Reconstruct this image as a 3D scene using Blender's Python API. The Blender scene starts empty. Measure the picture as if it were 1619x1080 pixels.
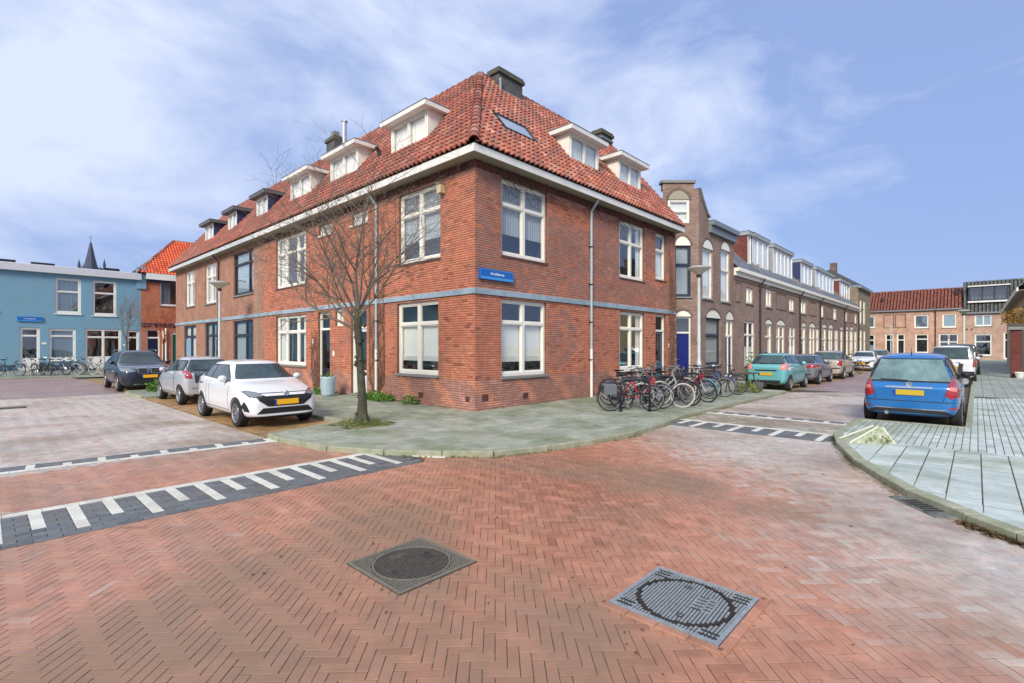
import bpy, bmesh, math, random
import numpy as np
from mathutils import Vector, Matrix
from mathutils.bvhtree import BVHTree
random.seed(7); np.random.seed(7)
RAD = math.radians; PI = math.pi
SC = bpy.context.scene; COL = SC.collection

# ------------------------------------------------------------------ camera
CAMX, CAMY, CAMZ, YAW = -8.691, -9.438, 1.70, 43.1
cd = bpy.data.cameras.new('camera'); cam = bpy.data.objects.new('camera', cd); COL.objects.link(cam)
cam.location = (CAMX, CAMY, CAMZ)
# building axes: view direction has components (cos,sin) = (.7302,.6833)
ang = math.atan2(.6833, .7302)
cam.rotation_euler = (PI/2, 0, ang - PI/2)
cd.sensor_width = 36; cd.lens = 785/1619*36; cd.shift_y = 8/1619
cd.clip_start = .05; cd.clip_end = 2500
SC.camera = cam

# ------------------------------------------------------------------ world and sun
W = bpy.data.worlds.new('World'); SC.world = W; W.use_nodes = True
nt = W.node_tree; nt.nodes.clear()
def wn(t, **k):
    n = nt.nodes.new(t)
    for a, b in k.items(): setattr(n, a, b)
    return n
SUN_EL, SUN_AZ = RAD(34), RAD(206)      # azimuth of the sun, anticlockwise from +X
out = wn('ShaderNodeOutputWorld'); bg = wn('ShaderNodeBackground')
sky = wn('ShaderNodeTexSky', sky_type='NISHITA', sun_disc=False)
sky.sun_elevation = SUN_EL; sky.sun_rotation = PI/2 - SUN_AZ
sky.air_density = 1.0; sky.dust_density = 1.2; sky.ozone_density = 3.0
tc = wn('ShaderNodeTexCoord'); mp = wn('ShaderNodeMapping'); mp.inputs['Scale'].default_value = (1.0, 1.0, 1.9)
mp.inputs['Location'].default_value = (2.3, .7, 0); mp.inputs['Rotation'].default_value = (0, 0, .35)
n1 = wn('ShaderNodeTexNoise'); n1.inputs['Scale'].default_value = 2.5; n1.inputs['Detail'].default_value = 9; n1.inputs['Roughness'].default_value = .58; n1.inputs['Distortion'].default_value = .35
r1 = wn('ShaderNodeValToRGB'); r1.color_ramp.elements[0].position = .40; r1.color_ramp.elements[1].position = .66
r1.color_ramp.elements[0].color = (0, 0, 0, 1); r1.color_ramp.elements[1].color = (1, 1, 1, 1)
n2 = wn('ShaderNodeTexNoise'); n2.inputs['Scale'].default_value = .9; n2.inputs['Detail'].default_value = 3
r2 = wn('ShaderNodeMapRange'); r2.inputs[1].default_value = .3; r2.inputs[2].default_value = .7; r2.inputs[3].default_value = .82; r2.inputs[4].default_value = .94
veil = wn('ShaderNodeMix', data_type='RGBA'); veil.inputs['B'].default_value = (1.45, 2.0, 3.6, 1)
cl = wn('ShaderNodeMix', data_type='RGBA'); cl.inputs['B'].default_value = (3.4, 3.8, 4.85, 1)
L = nt.links.new
L(tc.outputs['Generated'], mp.inputs['Vector']); L(mp.outputs[0], n1.inputs['Vector']); L(mp.outputs[0], n2.inputs['Vector'])
dp = wn('ShaderNodeVectorMath', operation='DOT_PRODUCT'); dp.inputs[1].default_value = (-.22, .03, .12)
adn = wn('ShaderNodeMath', operation='ADD'); adm = wn('ShaderNodeMath', operation='ADD'); adm.inputs[1].default_value = .05; L(tc.outputs['Generated'], dp.inputs[0]); L(dp.outputs['Value'], adn.inputs[0]); L(n1.outputs['Fac'], adn.inputs[1])
L(adn.outputs[0], adm.inputs[0]); L(adm.outputs[0], r1.inputs['Fac']); L(n2.outputs['Fac'], r2.inputs[0])
L(sky.outputs[0], veil.inputs['A']); L(r2.outputs[0], veil.inputs['Factor'])
L(veil.outputs['Result'], cl.inputs['A']); L(r1.outputs[0], cl.inputs['Factor'])
L(cl.outputs['Result'], bg.inputs['Color']); bg.inputs['Strength'].default_value = .082
L(bg.outputs[0], out.inputs['Surface'])
sd = bpy.data.lights.new('sun', 'SUN'); so = bpy.data.objects.new('sun', sd); COL.objects.link(so)
sd.energy = 1.5; sd.angle = RAD(18); sd.color = (1, .90, .78)
so.rotation_euler = (PI/2 - SUN_EL, 0, SUN_AZ + PI/2)
SC.view_settings.view_transform = 'Standard'; SC.view_settings.look = 'None'
SC.view_settings.exposure = 1.42; SC.view_settings.gamma = 1
SC.cycles.max_bounces = 6; SC.cycles.transparent_max_bounces = 12

# ------------------------------------------------------------------ helpers: materials
def S(r, g, b, k=1.0):
    f = lambda c: ((c/255+.055)/1.055)**2.4 if c > 10 else c/255/12.92
    return (f(r)*k, f(g)*k, f(b)*k)
MATS = {}
def mat(name, col, rough=.6, var=.0, vscale=3.0, bump=0.0, bscale=60, metal=0, col2=None, spec=.5, coat=0, tint=None, tintamt=1.0, stain=None, stain_amt=.5, stain_scale=.5, rvar=0):
    """procedural material; tint: list of colours picked by the per-face 'tint' attribute"""
    if name in MATS: return MATS[name]
    m = bpy.data.materials.new(name); m.use_nodes = True; MATS[name] = m
    t = m.node_tree; b = t.nodes['Principled BSDF']; l = t.links.new
    g = t.nodes.new('ShaderNodeNewGeometry'); tcn = t.nodes.new('ShaderNodeTexCoord')
    src = None
    if tint:
        a = t.nodes.new('ShaderNodeAttribute'); a.attribute_name = 'tint'
        rp = t.nodes.new('ShaderNodeValToRGB'); rp.color_ramp.interpolation = 'LINEAR'
        els = rp.color_ramp.elements
        for i, c in enumerate(tint):
            p = i/(len(tint)-1)
            e = els[0] if i == 0 else (els[-1] if i == len(tint)-1 else els.new(p))
            e.position = p
            e.color = (*c, 1)
        l(a.outputs['Fac'], rp.inputs['Fac']); src = rp.outputs['Color']
    if var or col2:
        n = t.nodes.new('ShaderNodeTexNoise'); n.inputs['Scale'].default_value = vscale; n.inputs['Detail'].default_value = 6; n.inputs['Roughness'].default_value = .65
        l(g.outputs['Position'], n.inputs['Vector'])
        rm = t.nodes.new('ShaderNodeMapRange'); rm.inputs[1].default_value = .3; rm.inputs[2].default_value = .7
        l(n.outputs['Fac'], rm.inputs[0])
        if col2:
            mx = t.nodes.new('ShaderNodeMix'); mx.data_type = 'RGBA'
            if src: l(src, mx.inputs['A'])
            else: mx.inputs['A'].default_value = (*col, 1)
            mx.inputs['B'].default_value = (*col2, 1)
            l(rm.outputs[0], mx.inputs['Factor']); src = mx.outputs['Result']
        if var:
            rm2 = t.nodes.new('ShaderNodeMapRange'); rm2.inputs[1].default_value = .3; rm2.inputs[2].default_value = .7
            rm2.inputs[3].default_value = 1-var; rm2.inputs[4].default_value = 1+var
            n2_ = t.nodes.new('ShaderNodeTexNoise'); n2_.inputs['Scale'].default_value = vscale*2.7; n2_.inputs['Detail'].default_value = 8; n2_.inputs['Roughness'].default_value = .7
            l(g.outputs['Position'], n2_.inputs['Vector']); l(n2_.outputs['Fac'], rm2.inputs[0])
            vm = t.nodes.new('ShaderNodeVectorMath'); vm.operation = 'SCALE'
            if src: l(src, vm.inputs[0])
            else: vm.inputs[0].default_value = col
            l(rm2.outputs[0], vm.inputs['Scale']); src = vm.outputs[0]
    if stain:
        n = t.nodes.new('ShaderNodeTexNoise'); n.inputs['Scale'].default_value = stain_scale; n.inputs['Detail'].default_value = 7; n.inputs['Roughness'].default_value = .6; n.inputs['Distortion'].default_value = .6
        l(g.outputs['Position'], n.inputs['Vector'])
        rm = t.nodes.new('ShaderNodeMapRange'); rm.inputs[1].default_value = .45; rm.inputs[2].default_value = .65; rm.inputs[4].default_value = stain_amt
        l(n.outputs['Fac'], rm.inputs[0])
        mx = t.nodes.new('ShaderNodeMix'); mx.data_type = 'RGBA'
        if src: l(src, mx.inputs['A'])
        else: mx.inputs['A'].default_value = (*col, 1)
        mx.inputs['B'].default_value = (*stain, 1); l(rm.outputs[0], mx.inputs['Factor']); src = mx.outputs['Result']
    if src: l(src, b.inputs['Base Color'])
    else: b.inputs['Base Color'].default_value = (*col, 1)
    b.inputs['Roughness'].default_value = rough; b.inputs['Metallic'].default_value = metal
    b.inputs['Specular IOR Level'].default_value = spec
    if coat: b.inputs['Coat Weight'].default_value = coat; b.inputs['Coat Roughness'].default_value = .04
    if rvar:
        n = t.nodes.new('ShaderNodeTexNoise'); n.inputs['Scale'].default_value = .8; n.inputs['Detail'].default_value = 5
        l(g.outputs['Position'], n.inputs['Vector'])
        rm = t.nodes.new('ShaderNodeMapRange'); rm.inputs[1].default_value = .35; rm.inputs[2].default_value = .65
        rm.inputs[3].default_value = max(.05, rough-rvar); rm.inputs[4].default_value = rough+rvar
        l(n.outputs['Fac'], rm.inputs[0]); l(rm.outputs[0], b.inputs['Roughness'])
    if bump:
        n = t.nodes.new('ShaderNodeTexNoise'); n.inputs['Scale'].default_value = bscale; n.inputs['Detail'].default_value = 5
        l(g.outputs['Position'], n.inputs['Vector'])
        bp = t.nodes.new('ShaderNodeBump'); bp.inputs['Strength'].default_value = bump; bp.inputs['Distance'].default_value = .01
        l(n.outputs['Fac'], bp.inputs['Height']); l(bp.outputs[0], b.inputs['Normal'])
    return m

def brickmat(name, c1, c2, mortar, bw=.22, bh=.0625, ms=.009, horiz=False, rough=.85, rot=0, stain=None, stain_amt=.5):
    """brick courses for surfaces too far away to build brick by brick"""
    if name in MATS: return MATS[name]
    m = bpy.data.materials.new(name); m.use_nodes = True; MATS[name] = m
    t = m.node_tree; b = t.nodes['Principled BSDF']; l = t.links.new
    tcn = t.nodes.new('ShaderNodeTexCoord'); sp = t.nodes.new('ShaderNodeSeparateXYZ'); cb = t.nodes.new('ShaderNodeCombineXYZ')
    l(tcn.outputs['Object'], sp.inputs[0])
    if horiz:
        mpn = t.nodes.new('ShaderNodeMapping'); mpn.inputs['Rotation'].default_value = (0, 0, rot); l(tcn.outputs['Object'], mpn.inputs[0]); vec = mpn.outputs[0]
    else:
        ad = t.nodes.new('ShaderNodeMath'); l(sp.outputs[0], ad.inputs[0]); l(sp.outputs[1], ad.inputs[1])
        l(ad.outputs[0], cb.inputs[0]); l(sp.outputs[2], cb.inputs[1]); vec = cb.outputs[0]
    br = t.nodes.new('ShaderNodeTexBrick'); l(vec, br.inputs['Vector'])
    br.inputs['Scale'].default_value = 1; br.inputs['Brick Width'].default_value = bw; br.inputs['Row Height'].default_value = bh
    br.inputs['Mortar Size'].default_value = ms; br.inputs['Mortar Smooth'].default_value = .15
    br.inputs['Color1'].default_value = (*c1, 1); br.inputs['Color2'].default_value = (*c2, 1); br.inputs['Mortar'].default_value = (*mortar, 1)
    g = t.nodes.new('ShaderNodeNewGeometry'); n = t.nodes.new('ShaderNodeTexNoise'); n.inputs['Scale'].default_value = 1.3; n.inputs['Detail'].default_value = 8; n.inputs['Roughness'].default_value = .7
    l(g.outputs['Position'], n.inputs['Vector'])
    rm = t.nodes.new('ShaderNodeMapRange'); rm.inputs[1].default_value = .3; rm.inputs[2].default_value = .7; rm.inputs[3].default_value = .72; rm.inputs[4].default_value = 1.28
    l(n.outputs['Fac'], rm.inputs[0]); vm = t.nodes.new('ShaderNodeVectorMath'); vm.operation = 'SCALE'
    l(br.outputs['Color'], vm.inputs[0]); l(rm.outputs[0], vm.inputs['Scale']); src = vm.outputs[0]
    if stain:
        n3 = t.nodes.new('ShaderNodeTexNoise'); n3.inputs['Scale'].default_value = .45; n3.inputs['Detail'].default_value = 6
        l(g.outputs['Position'], n3.inputs['Vector']); r3 = t.nodes.new('ShaderNodeMapRange'); r3.inputs[1].default_value = .45; r3.inputs[2].default_value = .65; r3.inputs[4].default_value = stain_amt
        l(n3.outputs['Fac'], r3.inputs[0]); mx = t.nodes.new('ShaderNodeMix'); mx.data_type = 'RGBA'; l(src, mx.inputs['A']); mx.inputs['B'].default_value = (*stain, 1); l(r3.outputs[0], mx.inputs['Factor']); src = mx.outputs['Result']
    l(src, b.inputs['Base Color']); b.inputs['Roughness'].default_value = rough
    bp = t.nodes.new('ShaderNodeBump'); bp.inputs['Strength'].default_value = .6; bp.inputs['Distance'].default_value = .006; bp.invert = True
    l(br.outputs['Fac'], bp.inputs['Height']); l(bp.outputs[0], b.inputs['Normal'])
    return m

def glassmat(name, tintc, refl=.08):
    if name in MATS: return MATS[name]
    m = bpy.data.materials.new(name); m.use_nodes = True; MATS[name] = m
    t = m.node_tree; t.nodes.clear(); l = t.links.new
    o = t.nodes.new('ShaderNodeOutputMaterial'); tr = t.nodes.new('ShaderNodeBsdfTransparent'); gl = t.nodes.new('ShaderNodeBsdfGlossy')
    tr.inputs[0].default_value = (*tintc, 1); gl.inputs['Roughness'].default_value = .015; gl.inputs['Color'].default_value = (.95, .98, 1, 1)
    lw = t.nodes.new('ShaderNodeLayerWeight'); fr = t.nodes.new('ShaderNodeMath'); fr.operation = 'POWER'; fr.inputs[1].default_value = 4.0; l(lw.outputs['Facing'], fr.inputs[0])
    ad = t.nodes.new('ShaderNodeMath'); ad.operation = 'ADD'; ad.inputs[1].default_value = refl+.05; ad.use_clamp = True
    mx = t.nodes.new('ShaderNodeMixShader')
    g = t.nodes.new('ShaderNodeNewGeometry'); n = t.nodes.new('ShaderNodeTexNoise'); n.inputs['Scale'].default_value = 1.1; n.inputs['Detail'].default_value = 1
    bp = t.nodes.new('ShaderNodeBump'); bp.inputs['Strength'].default_value = .12; bp.inputs['Distance'].default_value = .05
    l(g.outputs['Position'], n.inputs['Vector']); l(n.outputs['Fac'], bp.inputs['Height']); l(bp.outputs[0], gl.inputs['Normal'])
    l(fr.outputs[0], ad.inputs[0]); l(ad.outputs[0], mx.inputs[0]); l(tr.outputs[0], mx.inputs[1]); l(gl.outputs[0], mx.inputs[2]); l(mx.outputs[0], o.inputs[0])
    return m

# ------------------------------------------------------------------ helpers: meshes and objects
class MB:
    def __init__(s): s.v = []; s.f = []; s.mi = []; s.cur = 0
    def add(s, vs, fs):
        o = len(s.v); s.v += [tuple(p) for p in vs]
        for f in fs: s.f.append([i+o for i in f]); s.mi.append(s.cur)
        return s
    def box(s, x0, x1, y0, y1, z0, z1):
        return s.add([(x0,y0,z0),(x1,y0,z0),(x1,y1,z0),(x0,y1,z0),(x0,y0,z1),(x1,y0,z1),(x1,y1,z1),(x0,y1,z1)],
                     [(0,3,2,1),(4,5,6,7),(0,1,5,4),(1,2,6,5),(2,3,7,6),(3,0,4,7)])
    def bevbox(s, x0, x1, y0, y1, z0, z1, b=.01):
        vs = []; 
        for (zz, ins) in ((z0, 0), (z1-b, 0), (z1, b)):
            vs += [(x0+ins,y0+ins,zz),(x1-ins,y0+ins,zz),(x1-ins,y1-ins,zz),(x0+ins,y1-ins,zz)]
        fs = [(3,2,1,0),(8,9,10,11)]
        for k in (0,4):
            for i in range(4): fs.append((k+i, k+(i+1)%4, k+4+(i+1)%4, k+4+i))
        return s.add(vs, fs)
    def quad(s, a, b, c, d): return s.add([a,b,c,d], [(0,1,2,3)])
    def poly(s, pts): return s.add(pts, [tuple(range(len(pts)))])
    def prism(s, pts, axis, a, b):
        """2-D outline extruded along axis between a and b"""
        def P(p, t):
            return {0:(t,p[0],p[1]),1:(p[0],t,p[1]),2:(p[0],p[1],t)}[axis]
        n = len(pts); vs = [P(p,a) for p in pts]+[P(p,b) for p in pts]
        fs = [tuple(range(n))[::-1], tuple(range(n,2*n))]+[(i,(i+1)%n,n+(i+1)%n,n+i) for i in range(n)]
        return s.add(vs, fs)
    def tube(s, pts, rad, n=6, cap=True):
        pts = [Vector(p) for p in pts]; m = len(pts)
        rs = rad if isinstance(rad, (list, tuple)) else [rad]*m
        base = len(s.v); prev = None
        for i, p in enumerate(pts):
            d = (pts[min(i+1,m-1)]-pts[max(i-1,0)])
            if d.length < 1e-9: d = Vector((0,0,1))
            d.normalize()
            if prev is None:
                up = Vector((0,0,1)) if abs(d.z) < .9 else Vector((1,0,0)); u = d.cross(up).normalized()
            else:
                u = prev - d*prev.dot(d)
                u = u.normalized() if u.length > 1e-6 else d.orthogonal().normalized()
            prev = u; w = d.cross(u)
            for k in range(n):
                a = 2*PI*k/n; q = p+(u*math.cos(a)+w*math.sin(a))*rs[i]; s.v.append((q.x,q.y,q.z))
        for i in range(m-1):
            for k in range(n):
                s.f.append([base+i*n+k, base+i*n+(k+1)%n, base+(i+1)*n+(k+1)%n, base+(i+1)*n+k]); s.mi.append(s.cur)
        if cap:
            s.f.append([base+k for k in range(n)][::-1]); s.mi.append(s.cur)
            s.f.append([base+(m-1)*n+k for k in range(n)]); s.mi.append(s.cur)
        return s
    def lathe(s, prof, n=24, axis='z', o=(0,0,0), closed=False):
        base = len(s.v); m = len(prof)
        for (r, h) in prof:
            for k in range(n):
                a = 2*PI*k/n; c, q = r*math.cos(a), r*math.sin(a)
                p = {'z':(c,q,h),'y':(c,h,q),'x':(h,c,q)}[axis]; s.v.append((p[0]+o[0],p[1]+o[1],p[2]+o[2]))
        rng = range(m if closed else m-1)
        for i in rng:
            j = (i+1)%m
            for k in range(n):
                s.f.append([base+i*n+k, base+i*n+(k+1)%n, base+j*n+(k+1)%n, base+j*n+k]); s.mi.append(s.cur)
        return s
    def mesh(s, name='mesh', smooth=False):
        me = bpy.data.meshes.new(name); me.from_pydata(s.v, [], s.f)
        if smooth: me.polygons.foreach_set('use_smooth', [True]*len(me.polygons))
        if max(s.mi, default=0) > 0: me.polygons.foreach_set('material_index', s.mi)
        me.update(); return me

def add(name, me, mats=None, parent=None, M=None, **props):
    if isinstance(me, MB): me = me.mesh(name, props.pop('smooth', False))
    o = bpy.data.objects.new(name, me); COL.objects.link(o)
    if mats is not None and me is not None and len(me.materials) == 0:
        for m in (mats if isinstance(mats, (list, tuple)) else [mats]): me.materials.append(m)
    if parent: o.parent = parent
    if M is not None: o.matrix_local = M
    for k, v in props.items():
        if v is not None: o[k] = v
    return o
def empty(name, label, cat, loc=(0,0,0), rz=0, group=None, kind=None):
    o = bpy.data.objects.new(name, None); COL.objects.link(o); o.empty_display_size = .2
    o.location = loc; o.rotation_euler = (0,0,rz)
    if label: o['label'] = label
    if cat: o['category'] = cat
    if group: o['group'] = group
    if kind: o['kind'] = kind
    return o
def tag(o, label, cat, group=None):
    o['label'] = label; o['category'] = cat
    if group: o['group'] = group
    return o

def multi(name, tv, tf, A, T, tints):
    """many copies of a small template (verts tv, quads tf) in one mesh; A: (N,3,3) matrices, T: (N,3)"""
    tv = np.asarray(tv, float); tf = np.asarray(tf, int); N = len(T)
    v = np.einsum('nij,mj->nmi', A, tv)+T[:,None,:]
    f = (tf[None]+(np.arange(N)*len(tv))[:,None,None]).reshape(-1, tf.shape[1])
    me = bpy.data.meshes.new(name)
    me.vertices.add(N*len(tv)); me.vertices.foreach_set('co', v.reshape(-1))
    k = tf.shape[1]; me.loops.add(f.size); me.loops.foreach_set('vertex_index', f.reshape(-1).astype(np.int32))
    me.polygons.add(len(f)); me.polygons.foreach_set('loop_start', (np.arange(len(f))*k).astype(np.int32)); me.polygons.foreach_set('loop_total', np.full(len(f), k, np.int32))
    me.polygons.foreach_set('use_smooth', np.zeros(len(f), bool)); me.update(calc_edges=True)
    at = me.attributes.new('tint', 'FLOAT', 'FACE'); at.data.foreach_set('value', np.repeat(np.asarray(tints, float), len(tf)))
    return me
def tinted(name, tv, tf, tint, m):
    me = multi(name, tv, tf, np.eye(3)[None], np.zeros((1,3)), [tint]); me.materials.append(m); return me

def chamfer_block(l, w, h, b=.004):
    """block lying with its top at z=0, centred; chamfered top edge"""
    x, y = l/2, w/2
    v = [(-x,-y,-h),(x,-y,-h),(x,y,-h),(-x,y,-h),(-x,-y,-b),(x,-y,-b),(x,y,-b),(-x,y,-b),(-x+b,-y+b,0),(x-b,-y+b,0),(x-b,y-b,0),(-x+b,y-b,0)]
    f = [(8,9,10,11)]
    for k in (0,4):
        for i in range(4): f.append((k+i, k+(i+1)%4, k+4+(i+1)%4, k+4+i))
    return v, f
def inpoly(P, poly):
    x, y = P[:,0], P[:,1]; c = np.zeros(len(P), bool); n = len(poly)
    for i in range(n):
        x0,y0 = poly[i]; x1,y1 = poly[(i+1)%n]
        if y0 == y1: continue
        t = (y > min(y0,y1)) & (y <= max(y0,y1)); xi = x0+(y-y0)*(x1-x0)/(y1-y0)
        c ^= t & (x < xi)
    return c
def camdist(P):
    """distance to the camera; things outside its view go last"""
    dx, dy = P[:,0]-CAMX, P[:,1]-CAMY
    Z = dx*.7302+dy*.6833; X = dx*.6833-dy*.7302
    z = P[:,2] if P.shape[1] > 2 else np.zeros(len(P))
    vis = (Z > .5) & (np.abs(X) < Z*1.02) & (np.abs(CAMZ-z) < Z*.69)
    return np.where(vis, np.hypot(dx,dy)+.3*np.abs(z-CAMZ), 1e4+Z)

def pieces(nm, tv, tf, mtl, A, T, tints, parent, n_ind=300, label=None, cap=24, M=None):
    """the n_ind nearest pieces as objects, the rest joined as stuff"""
    Wc = T if M is None else np.array([list(M @ Vector(t)) for t in T])
    order = np.argsort(camdist(Wc)); ind = order[:n_ind]; rest = order[n_ind:]
    if M is None: M = Matrix.Identity(4)
    shared = {}
    for i in ind:
        q = int(round(tints[i]*(cap-1)))
        if q not in shared: shared[q] = tinted(nm, tv, tf, q/(cap-1), mtl)
        o = bpy.data.objects.new(nm, shared[q]); COL.objects.link(o); o.parent = parent
        m = Matrix([[*A[i][0], T[i][0]], [*A[i][1], T[i][1]], [*A[i][2], T[i][2]], [0,0,0,1]])
        o.matrix_local = M @ m
    if len(rest):
        me = multi(nm, tv, tf, A[rest], T[rest], np.asarray(tints)[rest]); me.materials.append(mtl)
        add(nm+'s_beyond', me, None, parent, M, kind='stuff')
def rotz(a):
    c, s = np.cos(a), np.sin(a); z = np.zeros_like(c); o = np.ones_like(c)
    return np.stack([np.stack([c,-s,z],-1), np.stack([s,c,z],-1), np.stack([z,z,o],-1)],-2)
def tilted(A, amt):
    N = len(A); tx = np.random.normal(0, amt, N); ty = np.random.normal(0, amt, N)
    B = np.tile(np.eye(3), (N,1,1)); B[:,2,0] = tx; B[:,2,1] = ty
    return A @ B
# ------------------------------------------------------------------ ground, roads, pavements
RZ = -.05      # top of the road bricks
PZ = .03       # top of the pavement tiles
BR_RED = [S(148,98,76), S(168,116,92), S(178,126,102), S(174,130,108), S(178,150,134), S(188,174,163), S(182,177,170), S(136,138,118), S(150,150,130)]
m_paver = mat('paving brick', (.3,.1,.06), rough=.5, tint=BR_RED, var=.26, vscale=2.2, bump=.25, bscale=220, stain=S(128,108,88), stain_amt=.75, stain_scale=.42, rvar=.2, spec=.5)
m_sand = mat('joint sand', S(78,62,50), rough=.95, var=.3, col2=S(70,74,50), vscale=1.5)
m_tan = mat('tan brick', (.3,.2,.1), rough=.7, tint=[S(128,100,66), S(168,134,88), S(148,112,74), S(180,150,108)], var=.3, vscale=2, bump=.3, bscale=150, stain=S(96,86,60), stain_amt=.6, stain_scale=.8)
m_tile = mat('pavement tile', (.25,.27,.24), rough=.62, tint=[S(132,140,124), S(156,162,146), S(146,152,138), S(168,172,158)], var=.2, vscale=1.6, bump=.3, bscale=180, stain=S(96,112,74), stain_amt=.65, stain_scale=.7, rvar=.15)
m_tile2 = mat('pale pavement tile', (.3,.33,.33), rough=.55, tint=[S(160,172,166), S(188,200,194), S(174,186,180), S(198,208,202)], var=.15, vscale=1.6, bump=.3, bscale=180, stain=S(112,124,94), stain_amt=.6, stain_scale=.8, rvar=.15)
m_kerb = mat('kerb concrete', S(158,160,142), rough=.75, var=.2, vscale=3, bump=.3, bscale=120, col2=S(128,134,104))
m_white = mat('white paving', S(208,208,198), rough=.65, var=.12, vscale=4, bump=.2, bscale=150, stain=S(170,166,150), stain_amt=.6, stain_scale=2.0)
m_dark = mat('dark paving', (.08,.09,.1), rough=.55, tint=[S(78,84,88), S(104,110,112), S(90,96,100)], var=.2, vscale=4, bump=.3, bscale=150, stain=S(104,96,88), stain_amt=.5, stain_scale=1.2)

ground = add('ground', MB().box(-400, 600, -400, 700, -.6, -.075), mat('earth', S(96,92,80), rough=.95, var=.2, vscale=.2), kind='structure')
P_CS = [(0,14),(-3.1,14),(-3.1,.95),(-4.9,.45),(-4.92,-.1),(-4.7,-1.5),(-4.22,-2.45),(-3.65,-3.2),(-3.1,-3.8),(-2.2,-4.15),(-1.2,-4.38),(0,-4.5),(1.6,-4.38),(3.1,-4.15),(12,-4.15),(12.2,-2.25),(18,-2.25),(18,0),(0,0)]
P_RS = [(5.2,-7.45),(2.55,-7.5),(1.5,-7.73),(.18,-8.18),(-.7,-8.6),(-1.28,-8.9),(-1.8,-9.32),(-2.3,-9.75),(-2.8,-10.4),(-3.2,-11.4),(-3.3,-14),(18,-14),(18,-9.32),(5.2,-9.32)]
P_BAY = [(-3.1,.95),(-4.9,.45),(-4.95,10.9),(-3.1,10.9)]
P_RBAY = [(5.2,-7.45),(18,-7.45),(18,-9.32),(5.2,-9.32)]

road = add('road', MB().quad((-30,-30,RZ-.0072),(18,-30,RZ-.0072),(18,18,RZ-.0072),(-30,18,RZ-.0072)), m_sand, kind='structure')
# herringbone paving
w_, l_ = .0685, .2055
def herring(area, ang, keep, x0, x1, y0, y1):
    n = l_/w_; c, s = math.cos(ang), math.sin(ang); R_ = math.hypot(x1-x0, y1-y0)/2; K = int(R_/w_*1.3)+4
    cx, cy = (x0+x1)/2, (y0+y1)/2
    k, m = np.meshgrid(np.arange(-K, K), np.arange(-int(K/3)-3, int(K/3)+3)); k = k.ravel(); m = m.ravel()
    ox = (k+m*n)*w_; oy = (k-m*n)*w_
    H = np.stack([ox+n*w_/2, oy+w_/2], 1); V = np.stack([ox+w_/2, oy+w_+n*w_/2], 1)
    P = np.concatenate([H, V]); a = np.concatenate([np.zeros(len(H)), np.full(len(V), PI/2)])
    Q = np.stack([cx+P[:,0]*c-P[:,1]*s, cy+P[:,0]*s+P[:,1]*c], 1)
    q = (Q[:,0]>x0)&(Q[:,0]<x1)&(Q[:,1]>y0)&(Q[:,1]<y1); Q = Q[q]; a = a[q]+ang
    q = keep(Q); return Q[q], a[q]
def infrustum(Q, maxd):
    dx, dy = Q[:,0]-CAMX, Q[:,1]-CAMY; Z = dx*.7302+dy*.6833; X = dx*.6833-dy*.7302
    return (Z > -1.5)&(Z < maxd)&(np.abs(X) < Z*1.12+4.5)
MH = [(-6.31,-6.10,.385), (-5.39,-7.97,.435)]
def keep_road(Q):
    k = infrustum(Q, 19)
    k &= ~inpoly(Q, P_CS) & ~inpoly(Q, P_RS) & ~inpoly(Q, P_BAY) & ~inpoly(Q, P_RBAY)
    for mx_, my_, h_ in MH: k &= ~((abs(Q[:,0]-mx_) < h_)&(abs(Q[:,1]-my_) < h_))
    k &= ~((Q[:,1] > 14)&(Q[:,0] < -2)) & ~((Q[:,0] > 14))
    k &= ~((Q[:,0] < -3.9)&(Q[:,1] > -3.22)&(Q[:,1] < -2.2))
    k &= ~((Q[:,0] > 1.94)&(Q[:,0] < 2.74)&(Q[:,1] > -7.6)&(Q[:,1] < -4.1))
    return k
Q, a = herring(None, RAD(45), keep_road, -16, 16, -14, 16)
N = len(Q); t = np.random.beta(2, 2.4, N)*.27
r_ = np.random.rand(N); t[r_ < .05] = .36
mauve = (Q[:,1] > .1) | (Q[:,0] > 4.6)
Xs = (Q[:,0]-CAMX)*.6833-(Q[:,1]-CAMY)*.7302          # wet sheen painted as greyer tint towards view right; far left greyer too
gr = np.clip((Xs-1.2)/2.6, 0, 1)*.95+np.clip((-1.2-Xs)/3.5, 0, 1)*.6; gr = np.where(Q[:,1] > -2.2, np.maximum(gr*.8, .3), gr)
t = .13+.07*np.sin(Q[:,0]*.9+np.sin(Q[:,1]*.8)*1.5)+np.clip(gr,0,1)*.54+np.random.normal(0,.045,N); t = np.where(mauve, .68+np.random.normal(0,.07,N), t); r_ = np.random.rand(N)
t = np.where(r_ < .06, t+.09, np.where(r_ > .95, t-.1, t)); t = np.clip(t, 0, .74)
gz = (Q[:,0] > 2.8)&(Q[:,0] < 4.5)
t = np.where(gz & (np.random.rand(N) < .7), .84+np.random.rand(N)*.16, t)
tv, tf = chamfer_block(.2008, .0640, .03, .0012)
T = np.stack([Q[:,0], Q[:,1], RZ+np.random.normal(0, .0006, N)+.0006*np.sin(Q[:,0]*1.7)*np.sin(Q[:,1]*1.3)-.004], 1)
pieces('brick', tv, tf, m_paver, tilted(rotz(a+np.random.normal(0,.009,N)), .0035), T, t, road, 300)
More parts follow.
